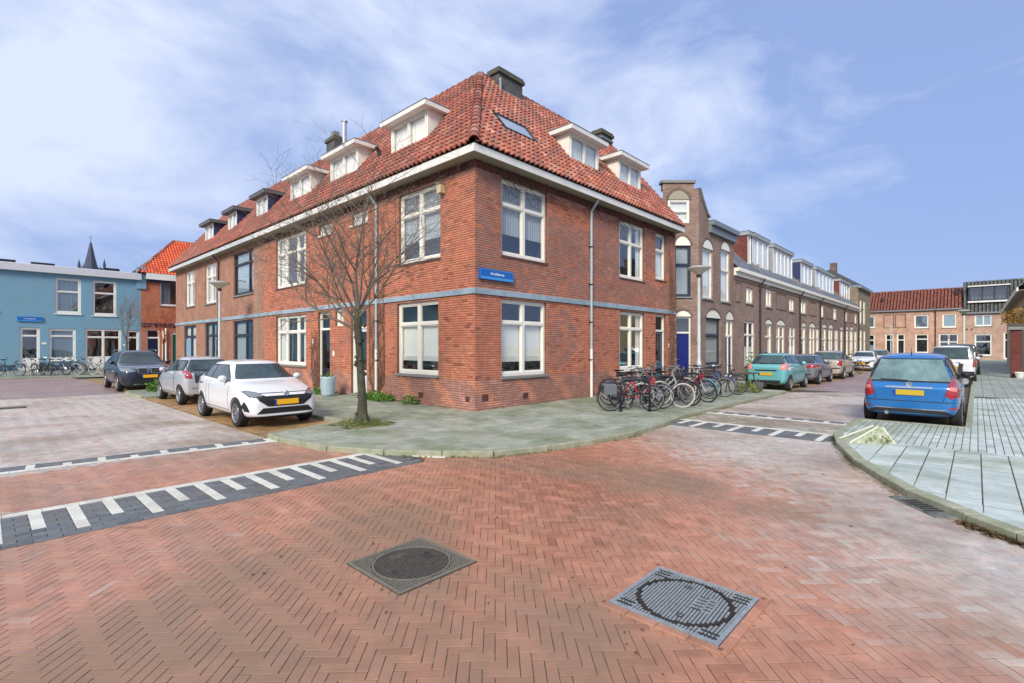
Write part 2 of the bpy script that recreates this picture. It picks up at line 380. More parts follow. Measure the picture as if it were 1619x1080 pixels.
# bricks cut to fit round the manholes
def keep_cut(Q): return infrustum(Q, 12)&np.array([min(max(abs(q[0]-MH[0][0]),abs(q[1]-MH[0][1]))-MH[0][2], max(abs(q[0]-MH[1][0]),abs(q[1]-MH[1][1]))-MH[1][2]) <= 0 for q in Q])
Qm, am = herring(None, RAD(45), keep_cut, -16, 16, -14, 16)
if len(Qm):
    sub = []
    for q, an in zip(Qm, am):
        for k_ in (-1, 0, 1):
            p = (q[0]+math.cos(an)*.0675*k_, q[1]+math.sin(an)*.0675*k_)
            if any(-.035 < max(abs(p[0]-m0[0]),abs(p[1]-m0[1]))-m0[2] for m0 in MH if max(abs(q[0]-m0[0]),abs(q[1]-m0[1])) <= m0[2]): sub.append((p[0],p[1],an))
    sub = np.array(sub); v_, f_ = chamfer_block(.066, .0655, .03, .0018)
    me = multi('cut_bricks', v_, f_, rotz(sub[:,2]), np.stack([sub[:,0],sub[:,1],np.full(len(sub),RZ-.004)],1), .14+np.random.rand(len(sub))*.2); me.materials.append(m_paver); add('cut_bricks', me, None, road, kind='stuff')
# tan brick of the left parking bay, running bond
def running(x0, x1, y0, y1, bl, bw, off=.5, alongx=True):
    out_ = []
    if alongx:
        ny = int((y1-y0)/bw)+1; nx = int((x1-x0)/bl)+2
        for j in range(ny):
            for i in range(nx): out_.append((x0+(i+(j%2)*off)*bl, y0+(j+.5)*bw))
    else:
        ny = int((y1-y0)/bl)+2; nx = int((x1-x0)/bw)+1
        for j in range(nx):
            for i in range(ny): out_.append((x0+(j+.5)*bw, y0+(i+(j%2)*off)*bl))
    return np.array(out_)
Q = running(-5, -3.1, .4, 11, .2055, .0685); Q = Q[inpoly(Q, P_BAY)]; N = len(Q)
pieces('tan_brick', tv, tf, m_tan, tilted(rotz(np.zeros(N)), .006), np.stack([Q[:,0],Q[:,1],np.full(N,RZ)],1), np.random.rand(N), road, 120)
# far road surfaces: bricks too small to tell apart
m_froad = brickmat('far road brick', S(150,128,124), S(176,146,140), S(96,88,82), .2, .067, .006, True, .45, RAD(45), stain=S(120,108,104))
m_fred = brickmat('far red brick paving', S(160,100,86), S(176,120,104), S(96,76,66), .2, .067, .006, True, .5, RAD(45), stain=S(120,108,104))
m_ftan = brickmat('far tan brick', S(150,122,84), S(170,140,100), S(100,90,70), .2, .067, .006, True, .8, 0, stain=S(96,86,60))
far = MB(); far.quad((-40,14,RZ-.003),(-4.9,14,RZ-.003),(-4.9,29.5,RZ-.003),(-40,29.5,RZ-.003)); far.quad((14,-7.5,RZ-.003),(78,-7.5,RZ-.003),(78,-4.1,RZ-.003),(14,-4.1,RZ-.003))
add('far_paving', far, m_froad, road, kind='stuff')
fr2 = MB(); fr2.quad((-40,29.5,RZ-.003),(30,29.5,RZ-.003),(30,38,RZ-.003),(-40,38,RZ-.003)); fr2.quad((-13,14,RZ+.001),(-11,14,RZ+.001),(-11,29,RZ+.001),(-13,29,RZ+.001))
add('far_red_paving', fr2, m_fred, road, kind='stuff')
fb = MB(); fb.quad((12,-4.12,RZ),(60,-4.12,RZ),(60,-2.3,RZ),(12,-2.3,RZ)); fb.quad((-4.95,13.9,RZ),(-3.1,13.9,RZ),(-3.1,26,RZ),(-4.95,26,RZ))
add('far_tan_paving', fb, m_ftan, road, kind='stuff')
sb = MB(); sb.quad((5.2,-9.3,RZ-.002),(60,-9.3,RZ-.002),(60,-7.45,RZ-.002),(5.2,-7.45,RZ-.002))
add('bay_paving', sb, mat('bay paving', S(98,84,66), rough=.9, var=.35, vscale=3, col2=S(70,60,44), bump=.6, bscale=60), road, kind='stuff')

# pavements
def cut_tiles(Qall, poly_, half, m, parent, n=3):
    c = [(-half,-half),(half,-half),(half,half),(-half,half)]; ins = np.ones(len(Qall), bool); anyin = np.zeros(len(Qall), bool)
    for dx, dy in c:
        k = inpoly(Qall+np.array([dx,dy]), poly_); ins &= k; anyin |= k
    edge = Qall[anyin & ~ins]; sub = []
    st = 2*half/n
    for q in edge:
        for i in range(n):
            for j in range(n): sub.append((q[0]-half+(i+.5)*st, q[1]-half+(j+.5)*st))
    if sub:
        sub = np.array(sub); sub = sub[inpoly(sub, poly_)]
        v_, f_ = chamfer_block(st, st, .05, .001)
        me = multi('cut_tiles', v_, f_, np.tile(np.eye(3),(len(sub),1,1)), np.stack([sub[:,0],sub[:,1],np.full(len(sub),PZ-.001)],1), np.random.rand(len(sub))*.3+.3); me.materials.append(m); add('cut_tiles', me, None, parent, kind='stuff')
    return Qall[ins]
def pavement(name, poly_, far_quads, m):
    mb = MB(); mb.poly([(x,y,PZ-.0035) for x,y in poly_[::-1]])
    p = add(name, mb, m_sand, kind='structure')
    return p
pave = pavement('pavement', P_CS, None, m_tile)
tv2, tf2 = chamfer_block(.287, .287, .05, .003)
gx = np.arange(-5, 18, .301); gy = np.arange(-4.7, 14, .301)
Q = np.array([(x+.15+(.15 if j%2 else 0), y+.15) for j, y in enumerate(gy) for x in gx]); Q = Q[infrustum(Q, 24)]; Q = cut_tiles(Q, P_CS, .15, m_tile, pave)
sq = (abs(Q[:,0]+3.03) < .47)&(abs(Q[:,1]-.3) < .62); Q = Q[~sq]; N = len(Q)
pieces('tile', tv2, tf2, m_tile, tilted(rotz(np.zeros(N)), .003), np.stack([Q[:,0],Q[:,1],PZ+np.clip(np.random.normal(0,.0008,N),-.0018,.002)],1), np.random.rand(N), pave, 300)
pave2 = pavement('pavement', P_RS, None, m_tile2)
Qa = np.array([(x+.15, y+.15) for y in np.arange(-14, -7.3, .301) for x in np.arange(-3.3, 1.9, .301)])
Qb = np.array([(x+.1+(.1 if j%2 else 0), y+.05) for j, y in enumerate(np.arange(-14, -7.3, .101)) for x in np.arange(1.92, 14, .201)])
Qa = cut_tiles(Qa[infrustum(Qa, 30)], P_RS, .15, m_tile2, pave2); Qb = Qb[inpoly(Qb, P_RS)&infrustum(Qb, 16)]; N = len(Qa)
tv2, tf2 = chamfer_block(.276, .288, .05, .003)
pieces('tile', tv2, tf2, m_tile2, tilted(rotz(np.zeros(N)), .003), np.stack([Qa[:,0],Qa[:,1],PZ+np.clip(np.random.normal(0,.0008,N),-.0018,.002)],1), np.random.rand(N), pave2, 300)
tv3, tf3 = chamfer_block(.184, .091, .05, .003); N = len(Qb)
pieces('paving_block', tv3, tf3, m_tile2, tilted(rotz(np.zeros(N)), .004), np.stack([Qb[:,0],Qb[:,1],PZ+np.clip(np.random.normal(0,.0008,N),-.0018,.002)],1), np.random.rand(N), pave2, 250)
m_ftile = brickmat('far pavement tile', S(128,136,124), S(142,150,138), S(96,102,84), .3, .3, .008, True, .65, 0, stain=S(100,112,80))
m_ftile2 = brickmat('far pale tile', S(140,148,140), S(156,164,156), S(104,110,94), .3, .3, .01, True, .65, 0, stain=S(112,120,94))
fp = MB(); fp.quad((-3.1,14,PZ-.002),(0,14,PZ-.002),(0,29,PZ-.002),(-3.1,29,PZ-.002)); fp.quad((18,-2.3,PZ-.002),(75,-2.3,PZ-.002),(75,0,PZ-.002),(18,0,PZ-.002))
fp.quad((-3.1,28,PZ-.001),(-5.2,28,PZ-.001),(-5.2,26,PZ-.001),(-3.1,26,PZ-.001)); fp.quad((-5.0,11,PZ-.003),(-3.05,11,PZ-.003),(-3.05,13.8,PZ-.003),(-5.0,13.8,PZ-.003))
add('far_tiles', fp, m_ftile, pave, kind='stuff')
fp2 = MB(); fp2.quad((14,-9.35,PZ-.001),(78,-9.35,PZ-.001),(78,-12,PZ-.001),(14,-12,PZ-.001)); fp2.quad((1.9,-16,PZ-.004),(18,-16,PZ-.004),(18,-11.9,PZ-.004),(1.9,-11.9,PZ-.004))
add('far_tiles', fp2, m_ftile2, pave2, kind='stuff')
pave3 = add("pavement", MB().box(-40, 20, 37.6, 39.2, -.1, PZ).box(-40, -3.4, 28.3, 37.59, -.1, PZ), m_ftile, kind="structure")
pave4 = add('pavement', MB().box(77, 78.7, -30, 12, -.1, PZ), m_ftile2, kind='structure')

def kerb(pts, parent, step=.9, wd=.12, top=.04, name='kerb_stone'):
    P = [Vector((x,y,0)) for x,y in pts]; 
    for i in range(len(P)-1):
        d = P[i+1]-P[i]; n = max(1, round(d.length/step)); an = math.atan2(d.y, d.x); L_ = d.length/n
        for k in range(n):
            c = P[i]+d*((k+.5)/n)
            dist = math.hypot(c.x-CAMX, c.y-CAMY)
            me = KM.get((round(L_,2), wd, top))
            if me is None:
                b = MB(); b.bevbox(-L_/2+.004, L_/2-.004, -wd/2, wd/2, -.2, 0, .012); me = b.mesh('kerb_stone'); me.materials.append(m_kerb); KM[(round(L_,2), wd, top)] = me
            o = bpy.data.objects.new(name, me); COL.objects.link(o); o.parent = parent
            o.location = (c.x, c.y, top+random.uniform(-.003,.003)); o.rotation_euler = (0,0,an+random.uniform(-.006,.006))
KM = {}
kerb([(-3.1,11),(-3.1,.95),(-4.9,.45),(-4.92,-.1),(-4.7,-1.5),(-4.22,-2.45),(-3.65,-3.2),(-3.1,-3.8),(-2.2,-4.15),(-1.2,-4.38),(0,-4.5),(1.6,-4.38),(3.1,-4.15),(12,-4.15),(12.2,-2.25),(40,-2.25)], pave)
kerb([(-3.1,26),(-3.1,13.9),(-4.95,13.9),(-5.1,12.4),(-4.95,11),(-3.1,11)], pave)
kerb([(5.2,-7.45),(2.55,-7.5),(1.5,-7.73),(.18,-8.18),(-.7,-8.6),(-1.28,-8.9),(-1.8,-9.32),(-1.95,-9.42)], pave2, wd=.16)
kerb([(-1.95,-9.42),(-2.3,-9.75),(-2.8,-10.4),(-3.2,-11.4),(-3.3,-14)], pave2, wd=.16)
kerb([(5.2,-7.45),(5.2,-9.32),(40,-9.32)], pave2)
kerb([(-20,28.25),(-3.35,28.25),(-3.35,37.5),(14,37.5)], pave3, step=2)

# speed table bands of white and dark pavers
def band(parent, M, length, long_, short_, dark_to, pitch, tw, line=.13, start=0, alt=True):
    """along +x, teeth towards +y"""
    dk = []; 
    nx = int(length/.2)+1; ny = int(dark_to/.1)
    for j in range(ny):
        for i in range(nx): dk.append((i*.201+.1+(.1 if j%2 else 0), -.0+j*.101+.05))
    D = np.array(dk); N = len(D); W3 = np.array([list(M @ Vector((x,y,0))) for x,y in D])
    k = infrustum(W3, 30) & ~inpoly(W3, P_CS) & ~inpoly(W3, P_RS); D = D[k]; N = len(D)
    v, f = chamfer_block(.196, .097, .05, .004)
    Mz = M.copy(); T = np.stack([D[:,0],D[:,1],np.zeros(N)],1)
    pieces('dark_paver', v, f, m_dark, tilted(rotz(np.zeros(N)), .003), T, np.random.rand(N), parent, 110, M=Mz)
    def white(x0, x1, y0, y1):
        c = M @ Vector(((x0+x1)/2,(y0+y1)/2,0)); c2 = np.array([[c.x, c.y]])
        if not infrustum(c2, 40)[0] or inpoly(c2, P_CS)[0] or inpoly(c2, P_RS)[0]: return
        key = ('w', round(x1-x0,3), round(y1-y0,3))
        if key not in KM:
            b = MB(); hx, hy = (x1-x0)/2-.002, (y1-y0)/2-.002; b.bevbox(-hx,hx,-hy,hy,-.05,.005,.003); me = b.mesh('white_paver'); me.materials.append(m_white); KM[key] = me
        o = bpy.data.objects.new('white_paver', KM[key]); COL.objects.link(o); o.parent = parent
        o.matrix_local = M @ Matrix.Translation(((x0+x1)/2,(y0+y1)/2,random.uniform(-.001,.001)))
    n = int(length/.3)
    for i in range(n): white(i*.3, i*.3+.3, 0, line)
    i = 0; x = start
    while x < length:
        L_ = long_ if i%2 == 0 else short_
        k_ = max(1, int((L_-line)/.3+.5))
        for q in range(k_): white(x-tw/2, x+tw/2, line+q*(L_-line)/k_, line+(q+1)*(L_-line)/k_)
        x += pitch; i += 1
def MT(x, y, z, a, flip=False):
    m = Matrix.Translation((x,y,z)) @ Matrix.Rotation(a, 4, 'Z')
    return m
# facing -y: x axis runs towards -x
band(road, MT(-4.05,-2.09,RZ+.003,PI), 13.5, 1.04, .78, 1.27, .3, .105, start=.36)
band(road, MT(-3.62,-3.28,RZ+.005,RAD(120)), 1.2, .0, .0, .1, 3, .1, line=.11, start=9)
# far band: teeth towards +y; laid as a mirrored strip
band(road, MT(-15.6,.99,RZ+.003,RAD(-5.5)), 11.0, .44, .30, .5, .4, .105, start=.2)
M_ = MT(2.86,-7.5,RZ+.0035,PI/2)
band(road, M_, 3.35, .96, .66, 1.05, .4, .115, start=.22)
band(road, MT(4.4,-4.2,RZ+.003,-PI/2), 3.3, .40, .30, .5, .4, .115, start=.3)
# ------------------------------------------------------------------ manhole covers
m_iron = mat('cast iron', S(84,84,82), rough=.5, metal=.5, var=.3, vscale=20, col2=S(110,104,92), bump=.3, bscale=200)
m_iron2 = mat('blue grey cast iron', S(150,158,162), rough=.5, metal=.35, var=.3, vscale=14, bump=.3, bscale=200)
m_ironp = mat('worn iron rim', S(122,118,106), rough=.6, metal=.3, var=.25, vscale=12)
m_irond = mat('dark iron recess', S(40,38,36), rough=.8, var=.3, vscale=20)
def manhole(x, y, kind, label):
    e = empty('manhole_cover', label, 'manhole cover', (x,y,RZ+.006), 0)
    h = .37
    add('base_plate', MB().box(-h,h,-h,h,-.05,-.0055), m_irond, e)
    fr = MB(); t_ = .028
    fr.box(-h,h,h-t_,h,-.05,.004); fr.box(-h,h,-h,-h+t_,-.05,.004); fr.box(-h,-h+t_,-h+t_,h-t_,-.05,.004); fr.box(h-t_,h,-h+t_,h-t_,-.05,.004)
    add('frame', fr, m_ironp if kind == 1 else m_iron2, e)
    add('rim_ring', MB().lathe([(.298,-.01),(.298,.001),(.312,.001),(.312,-.01)], 48), m_ironp if kind == 1 else m_irond, e)
    g = MB(); o_ = MB()
    n = 26 if kind == 1 else 30; p = (2*(h-.03))/n
    if kind == 1:
        def seg(b, x0, x1, y0, y1): b.box(x0,x1,y0,y1,-.01,-.001)
        for i in range(n+1):
            c = -h+.03+i*p
            for j in range(n):
                a_, b_ = -h+.03+j*p, -h+.03+(j+1)*p; mid = (a_+b_)/2; rr = math.hypot(c, mid)
                if .292 < rr < .318: continue
                if abs(c) < .07 and -.02 < mid-.16 < .06: continue
                tgt = g if rr < .3 else o_
                seg(tgt, a_, b_, c-.0045, c+.0045); tgt.box(c-.004,c+.004,a_+.005,b_-.005,-.01,-.0015)
        g.box(-.07,.07,.14,.22,-.01,.001)
    else:
        for i in range(n):
            for j in range(n):
                a_, b_ = -h+.03+(i+.5)*p, -h+.03+(j+.5)*p; rr = math.hypot(a_, b_)
                if .288 < rr < .322: continue
                tgt = g if rr < .3 else o_
                if rr >= .3 and abs(a_) > .22 and abs(b_) > .22:
                    if i % 2 == 0: tgt.box(a_-.008,a_+.008,b_-.0145,b_+.0145,-.01,-.0005)
                    continue
                if rr < .3 and -.06 < a_ < .13 and -.18 < b_ < -.07:
                    if (i+j//3) % 2 == 0: tgt.box(a_-.009,a_+.009,b_-.0135,b_+.0135,-.01,.002)
                    continue
                tgt.box(a_-.0078,a_+.0078,b_-.0072,b_+.0072,-.01,-.0005)
    add('lid', g, m_iron if kind == 1 else m_iron2, e, Matrix.Rotation(.06,4,'Z'))
    add('corner_grating', o_, m_ironp if kind == 1 else m_iron2, e, kind='stuff')
    for q in (-1, 1):
        add('lifting_eye', MB().lathe([(.0,-.004),(.014,-.004),(.018,.002),(.024,.002),(.026,-.008)], 12, o=(q*.2,q*.06,0)), m_irond, e)
    return e
manhole(MH[0][0], MH[0][1], 1, 'dark square manhole cover with pale worn lattice ribs, left of the two')
manhole(MH[1][0], MH[1][1], 2, 'blue grey square manhole cover with red brick border in the right foreground')
# brick borders round the covers
for (mx_, my_, _h), wd, side in ((MH[0], .0, 0), (MH[1], .062, 1)):
    if not side: continue
    for s_ in range(4):
        for k in range(4):
            u = -.41+.102+k*.206; v, f = chamfer_block(.2, .06, .05, .004)
            me = KM.get(('bb', k)) or tinted('brick', v, f, [.12,.2,.25,.16][k], m_paver); KM[('bb', k)] = me
            o = bpy.data.objects.new('brick', me); COL.objects.link(o); o.parent = road
            R4 = Matrix.Rotation(s_*PI/2, 4, 'Z')
            o.matrix_local = Matrix.Translation((mx_,my_,RZ+.008)) @ R4 @ Matrix.Translation((u+.0,.404,0))
gd = empty('drain_cover', 'small dark square drain cover in the grey street at the left', 'drain cover', (-8.08,10.69,RZ))
add('lid', MB().bevbox(-.28,.28,-.28,.28,-.05,.004,.004), m_irond, gd)
fr_ = MB(); 
for q in range(7): fr_.box(-.24,.24,-.24+q*.075,-.2+q*.075,.004,.009)
add('ribs', fr_, m_iron, gd)
gd2 = empty('drain_gully', 'weathered dark drain inlet set into the kerb in the right foreground', 'drain', (-1.66,-9.0,RZ-.018), RAD(38))
add('inlet_slab', MB().bevbox(-.38,.36,-.16,.13,-.05,.03,.02), mat('gully concrete', S(120,124,120), rough=.8, var=.35, vscale=9, col2=S(70,74,72), bump=.5, bscale=60), gd2)
gg = MB(); 
for q in range(6): gg.box(-.2+q*.07,-.165+q*.07,-.1,.1,.025,.036)
add('grate', gg, m_irond, gd2)
# ------------------------------------------------------------------ buildings
I4 = Matrix.Identity(4); ML = Matrix.Rotation(-PI/2, 4, 'Z')    # right-hand facade runs along +X, left-hand facade along +Y (local x = -y)
BW = [S(150,92,72), S(190,118,90), S(200,128,98), S(188,116,92), S(204,140,112), S(176,124,104), S(160,118,106), S(182,136,122), S(148,110,102)]
m_wallb = mat('red facing brick', (.3,.1,.06), rough=.85, tint=BW, var=.25, vscale=1.4, bump=.4, bscale=160, stain=S(146,104,88), stain_amt=.5, stain_scale=.6)
m_mortar = mat('wall mortar', S(128,90,72), rough=.95, var=.3, vscale=2, col2=S(96,70,60))
m_white_p = mat('white paint', S(224,224,218), rough=.4, var=.05, vscale=2, stain=S(188,190,182), stain_amt=.4, stain_scale=1.5)
m_cream = mat('cream paint', S(230,228,216), rough=.4, var=.06, vscale=2)
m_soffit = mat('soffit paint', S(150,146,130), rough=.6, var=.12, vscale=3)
m_navy = mat('dark blue paint', S(30,36,62), rough=.35, var=.1)
m_black = mat('dark frame paint', S(34,36,42), rough=.4)
m_lintel = mat('blue grey band', S(150,170,184), rough=.6, var=.12, vscale=4, stain=S(104,112,116), stain_amt=.5, stain_scale=1.2)
m_stone = mat('grey sill stone', S(126,128,126), rough=.7, var=.15, vscale=6)
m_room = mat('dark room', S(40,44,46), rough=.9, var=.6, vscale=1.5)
m_net = mat('net curtain', S(222,224,222), rough=.9, var=.06, vscale=5)
m_blind = mat('pale blind', S(240,238,228), rough=.8, var=.03)
m_drape = mat('grey curtain', S(160,168,170), rough=.9, var=.15, vscale=6)
m_lead = mat('lead came', S(120,126,130), rough=.5)
m_zinc = mat('zinc', S(134,140,144), rough=.45, metal=.4, var=.12, vscale=5)
m_pvc = mat('pale grey pipe', S(158,174,180), rough=.5, var=.08)
g_win = glassmat('window glass', (.96,.98,.97), .10)
g_dark = glassmat('dark window glass', (.55,.66,.72), .12)

def wall(parent, M, u0, u1, z0, z1, ops, m, depth=.16, y=0, name='wall', thick=.3):
    """wall sheet with real openings and reveals"""
    us = sorted({u0,u1,*[v for o in ops for v in o[:2] if u0 < v < u1]}); zs = sorted({z0,z1,*[v for o in ops for v in o[2:4] if z0 < v < z1]})
    b = MB()
    for i in range(len(us)-1):
        for j in range(len(zs)-1):
            cu, cz = (us[i]+us[i+1])/2, (zs[j]+zs[j+1])/2
            if any(o[0] < cu < o[1] and o[2] < cz < o[3] for o in ops): continue
            b.quad((us[i],y,zs[j]),(us[i+1],y,zs[j]),(us[i+1],y,zs[j+1]),(us[i],y,zs[j+1]))
    for o in ops:
        a_, c_, d_, e_ = o[:4]; yy = y+depth
        b.quad((a_,y,d_),(a_,y,e_),(a_,yy,e_),(a_,yy,d_)); b.quad((c_,y,e_),(c_,y,d_),(c_,yy,d_),(c_,yy,e_))
        b.quad((a_,y,e_),(c_,y,e_),(c_,yy,e_),(a_,yy,e_)); b.quad((a_,y,d_),(a_,yy,d_),(c_,yy,d_),(c_,y,d_))
    return add(name, b, m, parent, M)

def wall_bricks(M, u0, u1, z0, z1, ops, tfun, skip=None, course=.0625, bl=.22):
    """stretcher bond; returns full bricks (centres) and cut bricks"""
    full, cut = [], []
    z = z0; j = 0
    while z < z1-.03:
        cz = z+course/2; block = sorted([(o[0], o[1]) for o in ops if o[2]-.02 < cz < o[3]+.02])
        x = u0-(bl/2 if j%2 else 0)
        while x < u1:
            a_, b_ = max(x, u0), min(x+bl, u1); segs = [(a_, b_)]
            for (o0, o1) in block:
                ns = []
                for (p, q) in segs:
                    if o1 <= p or o0 >= q: ns.append((p,q)); continue
                    if p < o0: ns.append((p,o0))
                    if q > o1: ns.append((o1,q))
                segs = ns
            for p, q in segs:
                if q-p < .03: continue
                (full if abs(q-p-bl) < 1e-4 else cut).append(((p+q)/2, cz, q-p))
            x += bl
        z += course; j += 1
    return full, cut
def brick_template(l, h=.052, d=.011, b=.003):
    x, z = l/2, h/2
    v = [(-x,0,-z),(x,0,-z),(x,0,z),(-x,0,z),(-x+b,-d,-z+b),(x-b,-d,-z+b),(x-b,-d,z-b),(-x+b,-d,z-b)]
    return v, [(4,5,6,7),(0,1,5,4),(1,2,6,5),(2,3,7,6),(3,0,4,7)]

def window(parent, M, u0, u1, z0, z1, cols=2, transom=None, fm=None, recess=.07, fw=.075, sill=None, panes_fill=None, top_lead=False, gm=None, sub=False, name='window', curtains='net', bar=.055, lab=None, widths=None, lower_panel=None, y=0):
    """frame with casements, panes, curtains behind; transom = height of the transom bar"""
    fm = fm or m_cream; gm = gm or g_win
    b = MB(); y0, y1 = y+recess, y+recess+.07
    b.bevbox
    b.box(u0,u0+fw,y0,y1,z0,z1); b.box(u1-fw,u1,y0,y1,z0,z1); b.box(u0+fw,u1-fw,y0,y1,z1-fw,z1); b.box(u0+fw,u1-fw,y0-.02,y1,z0,z0+fw*1.25)
    n = cols; iu0, iu1 = u0+fw, u1-fw
    ws = widths or [1/n]*n; edges = [iu0]
    for w in ws: edges.append(edges[-1]+(iu1-iu0)*w)
    for e in edges[1:-1]: b.box(e-bar,e+bar,y0+.001,y1,z0+fw*1.25,z1-fw)
    if transom:
        for i in range(n):
            b.box(edges[i]+(bar if i else 0), edges[i+1]-(bar if i < n-1 else 0), y0-.008, y1, transom-.035, transom+.035)
    win = add(name, b, fm, parent, M)
    if lab: win['label'] = lab
    zs = [(z0+fw*1.25, transom-.035, 0), (transom+.035, z1-fw, 1)] if transom else [(z0+fw*1.25, z1-fw, 0)]
    cas = MB(); par = parent if sub else win; Mc = M if sub else None
    for i in range(n):
        p, q = edges[i]+(bar if i else 0), edges[i+1]-(bar if i < n-1 else 0)
        for (za, zb, kind) in zs:
            c = .03
            cas.box(p,p+c,y0+.02,y1+.01,za,zb); cas.box(q-c,q,y0+.02,y1+.01,za,zb); cas.box(p+c,q-c,y0+.02,y1+.01,zb-c,zb); cas.box(p+c,q-c,y0+.02,y1+.01,za,za+c*1.3)
            if lower_panel and kind == 0 and i in lower_panel[1]:
                zm = lower_panel[0]; add('door_panel', MB().bevbox(p+c,q-c,y0+.03,y0+.06,za+c,zm,.008), lower_panel[2], par, Mc); za_ = zm
            else: za_ = za
            add('pane', MB().quad((p+c-.005,y0+.045,za_),(q-c+.005,y0+.045,za_),(q-c+.005,y0+.045,zb-c+.005),(p+c-.005,y0+.045,zb-c+.005)), gm, par, Mc)
            if top_lead and kind == 1:
                ld = MB(); yy = y0+.035; w_2 = q-p-2*c; h_2 = zb-za-2*c; cx_, cz_ = (p+q)/2, (za+zb)/2; t_ = .007
                for fr in (.2, .8): ld.box(p+c+fr*w_2-t_,p+c+fr*w_2+t_,yy,yy+.006,za+c,zb-c)
                for fr in (.22, .78): ld.box(p+c,q-c,yy+.001,yy+.007,za+c+fr*h_2-t_,za+c+fr*h_2+t_)
                for s_ in (-1,1):
                    ld.tube([(cx_+s_*w_2*.3,yy+.003,cz_),(cx_,yy+.003,cz_+h_2*.28)], .007, 4); ld.tube([(cx_+s_*w_2*.3,yy+.003,cz_),(cx_,yy+.003,cz_-h_2*.28)], .007, 4)
                ld.lathe([(w_2*.13-.007,0),(w_2*.13+.007,0)], 14, 'y', (cx_,yy,cz_))
                add('leaded_light', ld, m_lead, par, Mc)
    add('casement', cas, fm, par, Mc)
    yb = y1+.045; full_h = z1-z0
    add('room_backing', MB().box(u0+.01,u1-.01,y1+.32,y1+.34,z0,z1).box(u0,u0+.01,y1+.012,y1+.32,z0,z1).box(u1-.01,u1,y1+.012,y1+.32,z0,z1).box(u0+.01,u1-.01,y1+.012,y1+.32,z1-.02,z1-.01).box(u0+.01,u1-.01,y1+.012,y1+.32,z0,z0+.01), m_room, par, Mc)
    def cloth(x0_, x1_, za, zb, m, nm='curtain', folds=True):
        cb = MB(); k = max(2, int((x1_-x0_)/.035)); vs = []
        for q in range(k+1):
            xx = x0_+(x1_-x0_)*q/k; dy = (.012*math.sin(q*2.1)+.006*math.sin(q*.9)) if folds else 0
            vs += [(xx,yb+dy,za),(xx,yb+dy,zb)]
        cb.add(vs, [(2*q,2*q+2,2*q+3,2*q+1) for q in range(k)]); add(nm, cb, m, par, Mc)
    zt = transom if transom else z1-fw
    if curtains == 'net': cloth(u0+.03,u1-.03,z0+.1,zt+.05,m_net)
    elif curtains == 'netfull': cloth(u0+.03,u1-.03,z0+.1,z1-.05,m_net)
    elif curtains == 'skyrefl': cloth(u0+.03,u1-.03,z0+full_h*.3,z1-.05,m_drape); cloth(u0+.03,u1-.03,zt-.25,z1-.05,m_net)  # pale cloth in the upper part stands in for reflected sky
    elif curtains == 'blind':
        zl = z0+full_h*.2; cloth(u0+.03,u1-.03,zl,zt,m_blind,'blind',False)
        add('blind_rail', MB().box(u0+.03,u1-.03,yb-.02,yb-.005,zl-.03,zl+.12), m_white_p, par, Mc)
    elif curtains == 'blindfull': cloth(u0+.03,u1-.03,z0+.08,z1-.06,m_blind,'blind',False)
    elif curtains == 'sides':
        wd = (u1-u0)*.2; cloth(u0+.03,u0+wd,z0+.1,z1-.06,m_net); cloth(u1-wd,u1-.03,z0+.1,z1-.06,m_net)
    elif curtains == 'drape': cloth(u0+.03,u1-.03,z0+.1,z1-.06,m_drape)
    elif curtains == 'halfdrape': cloth(u0+.03,u0+(u1-u0)*.6,z0+.1,z1-.06,m_drape)
    elif curtains == 'low': cloth(u0+.03,u1-.03,z0+.1,z0+full_h*.42,m_net)
    if sill: add('sill', MB().bevbox(u0-.05,u1+.05,y-.07,y0+.01,z0-.07,z0-.003,.008), sill, par, Mc)
    return win

